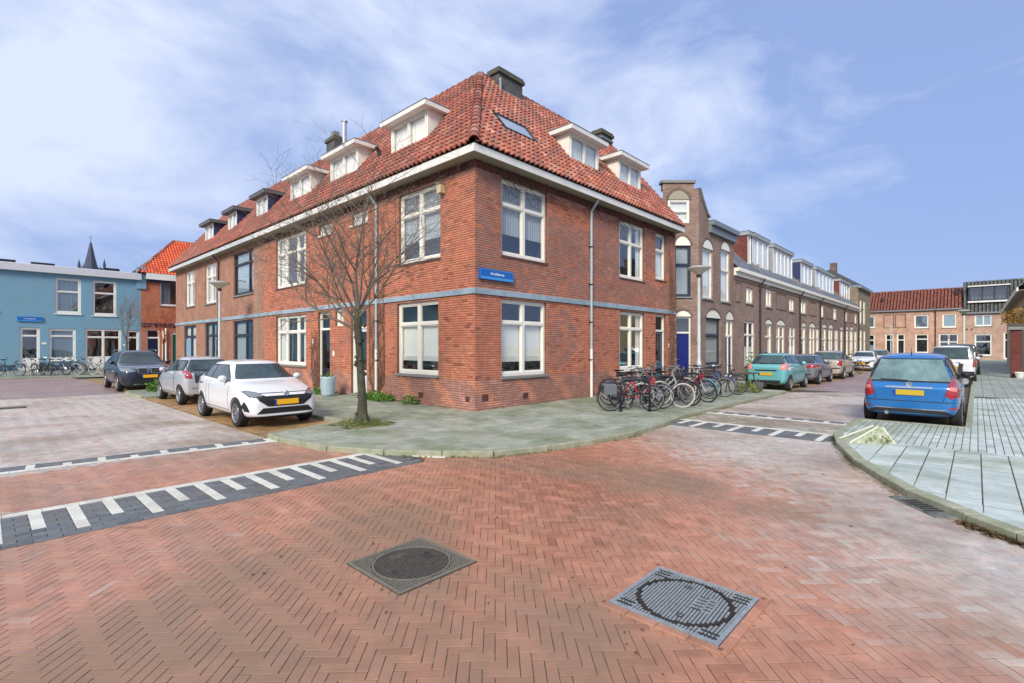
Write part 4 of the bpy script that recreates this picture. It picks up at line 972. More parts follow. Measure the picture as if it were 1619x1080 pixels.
door(gh, MS, *OS[2], mat('deep blue door', S(26,34,112), rough=.3), m_white_p, 2.35, glazed=False, panel_to=1.1); arch_panel(gh, MS, OS[2][0], OS[2][1], OS[2][3], .26, m_cream)
window(gh, I4, *OG[4], 1, 2.25, m_bframe, sill=m_stone, curtains='drape'); arch_panel(gh, I4, OG[4][0], OG[4][1], OG[4][3], .38, m_cream)
window(gh, I4, *OG[5], 2, 2.25, m_cream, curtains='halfdrape', lower_panel=(2.2,(0,1),m_bframe)); arch_panel(gh, I4, OG[5][0], OG[5][1], OG[5][3], .4, m_cream)
add('house_number_plate', MB().bevbox(13.9,14.3,-.02,-.001,1.9,2.1,.004), m_white_p, gh)


m_row = [brickmat('row brick '+str(i), S(*a), S(*b), S(*c), stain=S(132,114,104), stain_amt=.4) for i, (a,b,c) in enumerate((((146,120,108),(168,142,128),(110,96,88)), ((140,118,108),(160,136,124),(104,92,84)), ((152,132,116),(172,150,132),(114,102,92))))]
m_slate = mat('grey roof slate', S(98,104,112), rough=.6, tint=[S(80,86,94), S(112,118,124), S(96,100,108)], var=.2, vscale=5)
m_gdorm = mat('grey dormer board', S(150,156,158), rough=.5, var=.08); m_redcheek = brickmat('red slate cheek', S(104,56,48), S(122,68,56), S(72,44,40), .2, .12, .008)
m_wcurt = m_net
def row_house(u0, u1, m, lab, ups, lows, dorm, cheek=None, blanks=()):
    h = empty('terraced_house', lab, 'house', ((u0+u1)/2,0,0)); h.location = (0,0,0)
    ops = [(a,b,4.15,zt) for a,b,zt,*_ in ups]+[(a,b,z0,zt) for a,b,z0,zt,k in lows]
    wall(h, I4, u0, u1, -.1, 5.75, ops, m)
    add('wall', MB().box(u0+.01,u1-.01,6,6.2,-.1,7).box(u1-.02,u1-.005,.02,6,-.1,6.6), m, h)
    add('cornice', MB().bevbox(u0,u1,-.26,0,5.72,5.92,.03).bevbox(u0,u1,-.1,0,5.5,5.72,.01), m_cream, h)
    add('brick_frieze', MB().box(u0,u1,-.035,0,5.28,5.36), m_grayd, h)
    for a,b,zt,*_ in ups:
        window(h, I4, a, b, 4.15, zt, 2 if b-a > 1 else 1, None if zt < 5.3 else 4.15+(zt-4.15)*.68, m_cream, fw=.1, sill=m_stone, curtains='netfull')
    for a,b in blanks: add('blind_panel_surround', MB().box(a,b,-.03,0,4.1,4.16).box(a,b,-.03,0,5.14,5.2).box(a,a+.07,-.03,0,4.161,5.139).box(b-.07,b,-.03,0,4.161,5.139), m_grayd, h)
    for a,b,z0,zt,k in lows:
        if k == 'd':
            window(h, I4, a, b, z0, zt, 2, 2.3, m_cream, fw=.11, curtains='halfdrape', lower_panel=(1.0,(0,1),m_black)); arch_panel(h, I4, a, b, zt, .32, m_cream)
        elif k == 'a': window(h, I4, a, b, z0, zt, 1, 2.3, m_cream, fw=.11, sill=m_stone, curtains='sides'); arch_panel(h, I4, a, b, zt, .26, m_cream)
        else: window(h, I4, a, b, z0, zt, 2, 2.35, m_white_p, fw=.1, sill=m_stone, curtains='low')
    downpipe(h, I4, u1-.12, 5.7, m_black, .09)
    # roof: lower slope of slate then a flat top
    th = math.atan(1.05); sl = 3.4
    b = MB(); b.poly([(u0,-.15,5.9),(u1,-.15,5.9),(u1,1.95,8.1),(u0,1.95,8.1)]).poly([(u0,1.95,8.1),(u1,1.95,8.1),(u1,4.2,8.2),(u0,4.2,8.2)]).poly([(u0,4.2,8.2),(u1,4.2,8.2),(u1,6.2,5.9),(u0,6.2,5.9)]).poly([(u0+.01,-.15,5.9),(u0+.01,1.95,8.1),(u0+.01,4.2,8.2),(u0+.01,6.2,5.9)])
    add('roof', b, m_under, h)
    nu = int((u1-u0)/.3); v, f = chamfer_block(.29, .3, .02, .004); PP = np.array([(u0+(i+.5+(.5 if j%2 else 0))*.3, (j+.5)*.26) for j in range(11) for i in range(nu) if i+1 < nu or j%2 == 0])
    A0 = np.array([[1,0,0],[0,math.cos(th),-math.sin(th)],[0,math.sin(th),math.cos(th)]]); T = np.stack([PP[:,0],-.2+PP[:,1]*math.cos(th),5.9+PP[:,1]*math.sin(th)],1)+A0[:,2]*.03
    me = multi('slate', v, f, np.tile(A0,(len(T),1,1)) @ tilted(np.tile(np.eye(3),(len(T),1,1)), .03), T, np.random.rand(len(T))); me.materials.append(m_slate); add('roof_slates', me, None, h, kind='stuff')
    for a, b_, zb, zt, ck, nc in dorm:
        dormer(h, I4, a, b_, ck, m_greyfelt, m_white_p, d=.45, zb=zb, zt=zt, tan=1.05, ez=5.9, ey=-.15, slab=.22, oh=.12, cols=nc, cur='netfull', slabm=m_gdorm, side_oh=.05)
    add('party_coping', MB().prism([(-.2,5.95),(-.2,6.1),(1.9,8.3),(1.9,8.12)], 0, u0-.06, u0+.12), m_zinc, h)
    return h
row_house(18.7, 22.98, m_row[0], 'terraced house with dark red clad dormer directly behind the turquoise car', [(20.6,21.8,5.05)], [(20.3,22.1,.65,3.15,'w')], [(22.2,22.9,6.6,8.3,m_redcheek,1)], blanks=[(18.85,19.8)])
row_house(22.98, 32.09, m_row[1], 'brown terraced house with the widest grey dormer, behind the grey hatchback', [(24.16,25.4,5.6),(29.4,30.7,5.05)], [(24.0,25.4,.9,3.1,'a'),(26.3,28.3,.1,3.1,'d'),(29.2,31.0,.7,3.1,'w')], [(23.0,26.3,6.6,8.35,m_redcheek,3),(27.2,32.0,6.6,8.3,m_gdorm,5)], blanks=[(26.3,28.7)])
row_house(32.09, 38.49, m_row[2], 'third house of the brown terrace with narrow dark sided dormer, behind beige car', [(32.4,34.0,5.1)], [(32.6,33.9,.8,3.2,'a'),(34.9,36.9,.1,3.2,'d'),(37.2,38.3,.8,3.2,'w')], [(34.3,38.0,6.6,8.2,m_slateb,3)], blanks=[(34.8,37.2)])
row_house(38.49, 48.94, m_row[1], 'fourth house of the brown terrace with white casements across its dormer', [(38.8,40.0,5.2),(43.9,45.2,5.3)], [(39.2,41.0,.8,3.3,'a'),(41.8,43.6,.1,3.3,'d'),(44.4,46.0,.8,3.3,'w'),(46.8,48.2,.1,3.3,'a')], [(39.1,46.4,6.6,8.2,m_gdorm,5)], blanks=[(40.8,43.2)])
row_house(48.94, 56.76, m_row[2], 'far terraced house with a red sided dormer, last before the taller grey end house', [(49.4,50.4,5.2),(54.6,55.8,5.4)], [(49.6,51.0,.8,3.4,'a'),(51.8,53.6,.1,3.4,'d'),(54.4,56.0,.8,3.4,'w')], [(47.6+1.6,54.5,6.6,8.2,m_redcheek,4)], blanks=[(51.0,53.8)])
eh = empty('end_house', 'taller grey yellow brick house closing the far end of the brown terrace', 'house')
m_yb = brickmat('grey yellow brick', S(132,120,98), S(150,138,114), S(112,102,88))
wall(eh, I4, 56.8, 65, -.1, 8.3, [(57.6,59.0,4.2,7.0),(60,61.4,4.2,7.0),(57.4,59.2,.8,3.6),(60.2,61.6,.1,3.6)], m_yb)
for o in ((57.6,59.0,4.2,7.0),(60,61.4,4.2,7.0),(57.4,59.2,.8,3.6),(60.2,61.6,.1,3.6)): window(eh, I4, *o, 1, o[2]+(o[3]-o[2])*.65, m_cream, fw=.14, curtains='netfull')
add('wall', MB().box(64.9,65,.01,8,-.1,8.3).box(56.8,56.9,.01,8,5.5,8.3), m_yb, eh); add('cornice', MB().bevbox(56.6,65.2,-.3,0,8.1,8.4,.03), m_zinc, eh)
add('roof', MB().poly([(56.6,-.3,8.4),(65.2,-.3,8.4),(65.2,2.6,10.4),(56.6,2.6,10.4)]).poly([(65.2,2.6,10.4),(56.6,2.6,10.4),(56.6,8,8.2),(65.2,8,8.2)]).poly([(56.61,-.3,8.4),(56.61,2.6,10.4),(56.61,8,8.2)]), mat('dark roof', S(74,80,82), rough=.7, var=.2), eh)
add('chimney', MB().box(58,58.8,2.3,2.9,9.5,11.3), m_grayd, eh)

# ================================================================== buildings closing the right-hand street
XF = 78.7; MF = Matrix.Translation((XF,0,0)) @ Matrix.Rotation(-PI/2, 4, 'Z')   # facade facing -X: local x = -y, local y = +x
m_far = brickmat('far pinkish brick', S(184,146,124), S(200,164,142), S(150,124,108), .22, .0625, .008)
m_far2 = brickmat('far pale brick', S(168,138,122), S(184,156,138), S(156,136,120), .22, .0625, .008)
m_frt = mat('brown red far tile', (.2,.08,.05), rough=.7, tint=[S(118,70,58), S(150,92,76), S(134,80,66), S(100,66,58)], var=.2, vscale=1.2)
m_gpt = mat('grey green far tile', (.1,.12,.1), rough=.6, tint=[S(74,86,84), S(98,110,106), S(60,72,72)], var=.2, vscale=1.2)
def far_house(lab, u0, u1, ez, m, wins, roofm, pitch, rows, extra=None):
    h = empty('far_house', lab, 'house', (XF,-(u0+u1)/2,0)); h.location = (0,0,0)
    wall(h, MF, u0, u1, -.1, ez, [w[:4] for w in wins], m)
    for (a,b,c,d,cols,tr,fm,cur,gm) in wins: window(h, MF, a, b, c, d, cols, tr, fm, fw=.12, sill=m_stone, curtains=cur, gm=gm)
    th = math.atan(pitch); sl = rows*.3; ct, st = math.cos(th), math.sin(th)
    add('roof_boarding', MB().poly([(u0,-.2,ez),(u1,-.2,ez),(u1,-.2+sl*ct,ez+sl*st),(u0,-.2+sl*ct,ez+sl*st)]).poly([(u0,-.2+sl*ct,ez+sl*st),(u1,-.2+sl*ct,ez+sl*st),(u1,6,ez-.5),(u0,6,ez-.5)]), m_under, h, MF)
    slope_tiles(h, MF, u0, u1, lambda u,v: u > -1e9, rows, 0, ez+.02, -.2, th, roofm, .36, .3)
    add('gutter', MB().bevbox(u0,u1,-.32,-.05,ez-.12,ez+.05,.02), m_zinc, h, MF)
    add('wall', MB().box(u0,u0+.05,.01,6,-.1,ez-.1).box(u1-.05,u1,.01,6,-.1,ez-.1), m, h, MF)
    return h
fh = far_house('long low pinkish brick house with red brown tiled roof closing the right-hand street', -6.0, 8.1, 6.7, m_far, [
 (-2.1,-1.2,4.35,6.05,1,None,m_cream,'drape',g_dark),(3.2,4.7,4.2,6.0,1,None,m_cream,'drape',g_dark),(6.1,7.5,4.2,6.0,1,None,m_cream,'netfull',g_dark),
 (-2.1,-1.2,.8,3.45,1,2.6,m_cream,'low',g_dark),(.0,.95,.3,3.45,1,2.6,m_cream,'none',g_dark),(1.3,2.2,.3,3.45,1,2.6,m_cream,'none',g_dark),(3.3,4.7,.8,3.4,1,2.7,m_cream,'none',g_dark),(5.75,7.7,.6,3.4,2,2.3,m_white_p,'none',g_dark)], m_frt, 1.0, 14)
for (a, b) in ((-.2,1.0),(1.1,2.3)): add('blind_panel_surround', MB().box(a,b,-.03,0,4.3,4.4).box(a,b,-.03,0,6.1,6.2).box(a,a+.1,-.03,0,4.401,6.099).box(b-.1,b,-.03,0,4.401,6.099), m_grayd, fh, MF)
downpipe(fh, MF, 5.4, 6.6, m_black, .12)
zig = MB()
for q in range(9): zig.box(5.95+q*.18,6.02+q*.18,.055,.06,2.55+(q%3)*.1,3.2-(q%2)*.15)
add('window_lettering', zig, m_black, fh, MF)
add('roof_vent', MB().box(-.6,-.4,1.0,1.4,8.2,8.7).box(7.3,7.6,1.4,1.8,8.6,9.4), m_black, fh, MF)
fh2 = far_house('pale brick house with wide window band in its dark tiled roof, behind white van', 8.15, 16.0, 6.05, m_far2, [
 (9.25,10.85,4.3,5.75,2,None,m_white_p,'netfull',g_dark),(9.25,10.85,.5,3.3,1,2.3,m_white_p,'none',g_dark),(11.9,12.9,.1,3.5,1,2.5,m_white_p,'none',g_dark)], m_gpt, 2.4, 15)
dmr = dormer(fh2, MF, 8.7, 12.4, m_gpt, m_greyfelt, m_bframe, d=.2, zb=7.6, zt=9.4, tan=2.4, ez=6.05, ey=-.2, slab=.15, oh=.3, cols=3, cur='none', slabm=m_white_p, side_oh=.1)
add('dormer_sill', MB().bevbox(8.6,12.5,-.1,.2,7.35,7.56,.02), m_white_p, dmr)
downpipe(fh2, MF, 8.25, 6.2, m_white_p, .2)
add('porch_light', MB().lathe([(0,0),(.08,.02),(.08,.12),(0,.15)], 8, 'z', (9.0,-.1,3.9)).lathe([(0,0),(.08,.02),(.08,.12),(0,.15)], 8, 'z', (8.55,-.1,3.9)), m_black, fh2, MF)

# ================================================================== blue building and the orange one across the left street
YB = 39.2; MBl = Matrix.Translation((0,YB,0))
m_bluew = mat('blue painted render', S(112,152,172), rough=.7, var=.08, vscale=2.5, bump=.3, bscale=30, stain=S(108,156,180), stain_amt=.6, stain_scale=.7)
m_blued = mat('dark blue skirting', S(40,82,100), rough=.6)
m_felt = mat('pale roof edge', S(196,200,206), rough=.5, var=.1)
bl = empty('blue_building', 'long light blue painted building with white framed windows and flat grey roof edge', 'building')
WB_ = [(-5.06,-3.63,4.1,6.7,1,5.7,'drape'),(-2.98,-1.55,4.05,6.7,1,5.75,'none'),(-9.3,-7.9,4.1,6.7,1,5.7,'net'),(-6.89,-5.85,.02,3.05,1,2.45,'none'),(-5.39,-3.92,.7,3.0,1,2.45,'drape'),(-3.42,-1.25,.1,3.05,2,2.4,'none'),(-.92,-.12,.1,3.0,1,2.4,'none')]
wall(bl, MBl, -30, .0, -.1, 6.98, [w[:4] for w in WB_], m_bluew)
add('wall', MB().box(-.02,0,.01,8,-.1,6.98), m_bluew, bl, MBl)
for (a,b,c,d,cols,tr,cur) in WB_: window(bl, MBl, a, b, c, d, cols, tr, m_white_p, fw=.13, sill=m_white_p if c > .5 else None, curtains=cur, gm=g_dark, lower_panel=((c+.85, tuple(range(cols)), m_white_p) if c < .5 else None))
add('roof_edge', MB().bevbox(-30,-.02,-.3,.05,6.98,7.5,.03), m_felt, bl, MBl); add('roof', MB().box(-30,-.02,.051,9,6.98,7.45), m_greyfelt, bl, MBl)
add('skirting', MB().box(-30,-6.95,-.02,0,-.05,.42).box(-5.8,-3.45,-.02,0,-.05,.42).box(-1.2,-.95,-.02,0,-.05,.42), m_blued, bl, MBl)
add('rooflight', MB().box(-8.3,-7.0,2.0,2.6,7.46,7.95), m_black, bl, MBl); add('rooflight', MB().box(-6.2,-4.9,2.2,2.8,7.46,7.95), m_black, bl, MBl); add('rooflight', MB().box(-1.9,-.9,3.0,3.5,7.46,8.1), m_black, bl, MBl)
add('corner_pilaster', MB().bevbox(-.3,.33,-.12,.2,6.3,8.0,.02), m_bluew, bl, MBl)
add('house_number_plate', MB().box(-5.75,-5.5,-.02,-.001,1.85,2.0).box(-1.15,-1.0,-.02,-.001,1.75,1.88), m_white_p, bl, MBl)
street_sign(Matrix.Translation((0,YB,0)), -7.0, -5.72, 3.46, 3.79, 'Arnoldstraat', 'distant blue street sign above the white door of the light blue building', (-6.36,0,3.63))
ob = empty('orange_house', 'orange brick house with steep orange roof between blue building and brown terrace', 'house')
m_orb = brickmat('orange brick', S(178,104,74), S(194,120,88), S(150,96,72))
OO = [(1.26,2.5,5.05,7.0),(.35,1.25,.1,3.1),(2.05,2.9,.1,2.9)]
wall(ob, MBl, .0, 9, -.1, 7.1, OO, m_orb)
window(ob, MBl, *OO[0], 1, None, m_white_p, sill=m_stone, curtains='halfdrape', gm=g_dark)
window(ob, MBl, *OO[1], 1, 2.4, m_white_p, curtains='none', lower_panel=(2.3,(0,),m_navy)); window(ob, MBl, *OO[2], 1, 2.75, m_white_p, curtains='none', lower_panel=(2.65,(0,),mat('green door', S(30,88,62), rough=.4)))
add('cornice', MB().bevbox(.3,9,-.35,0,7.1,7.6,.03), m_white_p, ob, MBl); add('fascia_board', MB().box(.3,9,-.2,-.001,6.9,7.098), m_navy, ob, MBl)
add('string_course', MB().box(.0,9,-.06,0,3.3,3.6), m_navy, ob, MBl); add('drain_pipe', MB().tube([(1.65,-.08,0),(1.65,-.08,3.2)], .06, 8).box(1.4,1.52,-.06,-.001,0,3), m_cream, ob, MBl)
thb = math.atan2(3.4,3.5)
m_otile = mat('bright orange tile', (.5,.15,.05), rough=.6, tint=[S(190,76,40), S(216,104,64), S(172,66,38)], var=.2, vscale=2)
add('roof_boarding', MB().poly([(-.3,-.3,7.5),(9,-.3,7.5),(9,3.5,11.0),(3.0,3.5,11.0)]).poly([(-.3,-.3,7.5),(3,3.5,11),(3,3.6,11),(-.3,8,7.5)]).poly([(3,3.5,11),(9,3.5,11),(9,8,7.5),(-.3,8,7.5)]), m_under, ob, MBl)
slope_tiles(ob, MBl, -.3, 7, lambda u,v: u > -.25+v*.62, 17, 0, 7.55, -.3, math.atan2(3.5,3.8), m_otile, .22, .3)
ridge(ob, MBl, (-.35,-.35,7.55), (3,3.5,11.05), .34, .12, 0, m=m_ridge); ridge(ob, MBl, (3,3.5,11.05), (7,3.5,11.05), .34, .12, 0, m=m_ridge)

# ================================================================== church far off, right-hand edge building
cs = empty('church_spire', 'distant dark church spire rising above the blue building roof', 'church')
D_ = 250
def farpt(px, py, Z): 
    X = (px-809.5)/785*Z; dx, dz = X, Z
    return (CAMX+dx*.6833+dz*.7302, CAMY-dx*.7302+dz*.6833, CAMZ+(548-py)*Z/785)
sx, sy, sz = farpt(143.5, 381, D_); m_spire = mat('spire slate', S(70,76,92), rough=.8)
b = MB().lathe([(3.4,36),(3.1,40),(1.5,48),(.5,53.5),(0,sz)], 8, o=(sx,sy,0)); b.box(sx-3.0,sx+3.0,sy-3,sy+3,0,38)
add('spire', b, m_spire, cs)
pn = MB()
for ax, ay in ((-3.2,-3.2),(3.2,-3.2),(-3.2,3.2),(3.2,3.2)): pn.lathe([(.5,34),(.5,39.5),(0,43)], 6, o=(sx+ax,sy+ay,0))
for px_ in (125, 165):
    q = farpt(px_, 415, D_); pn.lathe([(.6,30),(.6,q[2]-1),(0,q[2]+2)], 6, o=(q[0],q[1],0))
add('pinnacle', pn, m_spire, cs)
q0 = farpt(120, 424, D_+6); q1 = farpt(172, 424, D_+6)
add('nave_roof', MB().prism([(-6,30),(6,30),(0,q0[2]+1)], 1, 0, 1) if False else MB().add([(q0[0],q0[1],28),(q1[0],q1[1],28),(q1[0],q1[1],q1[2]),(q0[0],q0[1],q0[2]),(q0[0]+8,q0[1]+8,28),(q1[0]+8,q1[1]+8,28)], [(0,1,2,3),(3,2,5,4),(0,3,4),(1,5,2)]), m_spire, cs)
add('weather_vane', MB().tube([(sx,sy,sz),(sx,sy,sz+2.6)], .08, 4).box(sx-.6,sx+.6,sy-.05,sy+.05,sz+1.5,sz+1.65), m_spire, cs)

rb = empty('edge_house', 'pale house with overhanging tiled eaves at the right edge of the picture', 'house')
MRb = Matrix.Translation((0,-11.6,0)) @ Matrix.Rotation(PI, 4, 'Z')   # faces +Y; local x = -x
m_pale = mat('pale render wall', S(168,152,118), rough=.8, var=.15, vscale=2)
wall(rb, MRb, -60, -32.5, -.1, 5.2, [(-35.5,-33.5,1.0,3.3),(-39,-37.5,.2,3.0)], m_pale)
window(rb, MRb, -35.5,-33.5,1.0,3.3, 2, 2.6, m_cream, curtains='net'); window(rb, MRb, -39,-37.5,.2,3.0, 1, 2.3, m_cream, curtains='none')
add('wall', MB().box(32.45,32.5,-19,-11.6,-.1,5.2).poly([(32.5,-19.6,5.2),(32.5,-11.6,5.2),(32.5,-15.6,9.4)]), m_pale, rb)
thr = math.atan(1.0)
add('roof_boarding', MB().poly([(-60,-.4,5.0),(-32.2,-.4,5.0),(-32.2,4.0,9.4),(-60,4.0,9.4)]).poly([(-60,4.0,9.4),(-32.2,4,9.4),(-32.2,8.2,5.2),(-60,8.2,5.2)]), m_under, rb, MRb)
slope_tiles(rb, MRb, -60, -32.2, lambda u,v: u > -1e9, 21, 0, 5.05, -.4, math.atan2(4.4,4.7), m_gpt, .24, .3)
add('gutter_fascia', MB().bevbox(-60,-32.2,-.48,-.4,4.9,5.12,.01), m_white_p, rb, MRb); add('soffit', MB().box(-60,-32.2,-.4,0,4.95,4.98), m_soffit, rb, MRb)
add('chimney', MB().box(35,35.8,-15.8,-15.2,8.8,10.4), m_grayd, rb)
bp = empty('brick_pillar', 'dark red brick garden pillar with a stone cap at the right edge', 'pillar', (29.3,-10.97,0))
m_pil = brickmat('dark red pillar brick', S(92,40,36), S(116,56,48), S(78,52,48))
add('shaft', MB().box(-.2,.2,-.2,.2,-.1,2.6), m_pil, bp); add('cap', MB().bevbox(-.3,.3,-.3,.3,2.6,2.75,.03), m_stone, bp)
wp = empty('flower_pot', 'small white flower pot at the foot of the dark red brick pillar', 'flower pot', (28.85,-11.1,.03))
add('pot', MB().lathe([(.0,0),(.13,0),(.2,.28),(.22,.28),(.2,.32),(.17,.3),(.0,.27)], 14), m_white_p, wp)
# ================================================================== cars
m_tyre = mat('tyre rubber', S(34,34,35), rough=.85, var=.1, vscale=20)
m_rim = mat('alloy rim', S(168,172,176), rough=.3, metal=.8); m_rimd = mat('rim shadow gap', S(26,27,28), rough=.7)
m_liner = mat('black plastic', S(26,27,29), rough=.65); m_cglass = mat('car glass', S(52,74,78), rough=.03, spec=.8, var=.45, vscale=.9, col2=S(24,34,38))  # teal sky reflections are painted into the glass colour as mottling
m_cglass2 = mat('car rear glass', S(66,92,94), rough=.04, spec=.8, var=.4, vscale=1.0, col2=S(30,42,46))  # same for rear panes: reflected sky mixed into the base colour
m_hl = mat('headlight glass', S(112,120,126), rough=.1, spec=.9, coat=.8, var=.35, vscale=30); m_tl = mat('tail light red', S(150,14,20), rough=.15, spec=.8, coat=.8)
m_tlw = mat('tail light pale', S(214,130,120), rough=.15, coat=.8); m_chrome = mat('chrome', S(210,214,218), rough=.12, metal=1.0)
m_plate = mat('yellow plate', S(236,178,30), rough=.4); m_plateb = mat('plate blue', S(20,60,160), rough=.4); m_plateg = mat('dull yellow plate', S(190,160,40), rough=.4)
def paint(name, c, metal=.35): return mat(name, c, rough=.3, metal=metal, coat=.9, spec=.5)
def patch(bvh, poly, view, off, m, name, parent, mirror=False, step=.07, lab=None):
    bm = bmesh.new(); vs = [bm.verts.new((p[0],p[1],0)) for p in poly]; bm.faces.new(vs)
    bmesh.ops.triangulate(bm, faces=bm.faces[:])
    for _ in range(5):
        es = [e for e in bm.edges if e.calc_length() > step]
        if not es: break
        bmesh.ops.subdivide_edges(bm, edges=es, cuts=1); bmesh.ops.triangulate(bm, faces=[f for f in bm.faces if len(f.verts) > 3])
    res = []
    for sgn in ((1,-1) if mirror else (1,)):
        b2 = MB(); idx = {}; ok = {}
        for v in bm.verts:
            a_, z = v.co.x, v.co.y
            if view == 'F': o, d = Vector((6, sgn*a_, z)), Vector((-1,0,0))
            elif view == 'R': o, d = Vector((-6, sgn*a_, z)), Vector((1,0,0))
            else: o, d = Vector((a_, sgn*6, z)), Vector((0,-sgn,0))
            h = bvh.ray_cast(o, d)
            if h[0] is None: ok[v.index] = None; continue
            n = h[1] if h[1].dot(d) < 0 else -h[1]
            q = h[0]+n*off; ok[v.index] = len(b2.v); b2.v.append(tuple(q))
        for f in bm.faces:
            ii = [ok.get(v.index) for v in f.verts]
            if None in ii: continue
            b2.f.append(ii); b2.mi.append(0)
        if b2.f:
            me = b2.mesh(name, True); o = add(name, me, m, parent); res.append(o)
            if lab: o['label'] = lab
    bm.free(); return res
WHEELS = {}
def wheel_mesh(r, style):
    if (r, style) in WHEELS: return WHEELS[(r, style)]
    w = .1
    t = MB().lathe([(r*.66,-w),(r*.9,-w*1.02),(r*.985,-w*.8),(r,-w*.45),(r,w*.45),(r*.985,w*.8),(r*.9,w*1.02),(r*.66,w)], 28, 'y').mesh('wheel', True); t.materials.append(m_tyre)
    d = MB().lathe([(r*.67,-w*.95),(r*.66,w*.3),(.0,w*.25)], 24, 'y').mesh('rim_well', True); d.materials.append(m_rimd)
    s = MB().lathe([(r*.69,w*.94),(r*.67,w*1.04),(r*.62,w*.9),(r*.60,w*.5)], 28, 'y')
    n = {'five':5,'multi':9,'cover':7}[style]; hw = {'five':.13,'multi':.06,'cover':.15}[style]*r
    for k in range(n):
        a_ = 2*PI*k/n; ca, sa = math.cos(a_), math.sin(a_)
        def pt(u, v, y): return (u*ca-v*sa, y, u*sa+v*ca)
        i, o = r*.1, r*.64
        s.add([pt(i,-hw*.8,w*.7),pt(o,-hw,w*.86),pt(o,hw,w*.86),pt(i,hw*.8,w*.7),pt(i,-hw*.8,w*.4),pt(o,-hw,w*.5),pt(o,hw,w*.5),pt(i,hw*.8,w*.4)],
              [(3,2,1,0),(0,1,5,4),(2,3,7,6),(1,2,6,5)])
    s.lathe([(r*.16,w*.6),(r*.15,w*.85),(0,w*.88)], 12, 'y'); s = s.mesh('rim'); s.materials.append(m_rim)
    WHEELS[(r, style)] = (t, d, s); return WHEELS[(r, style)]

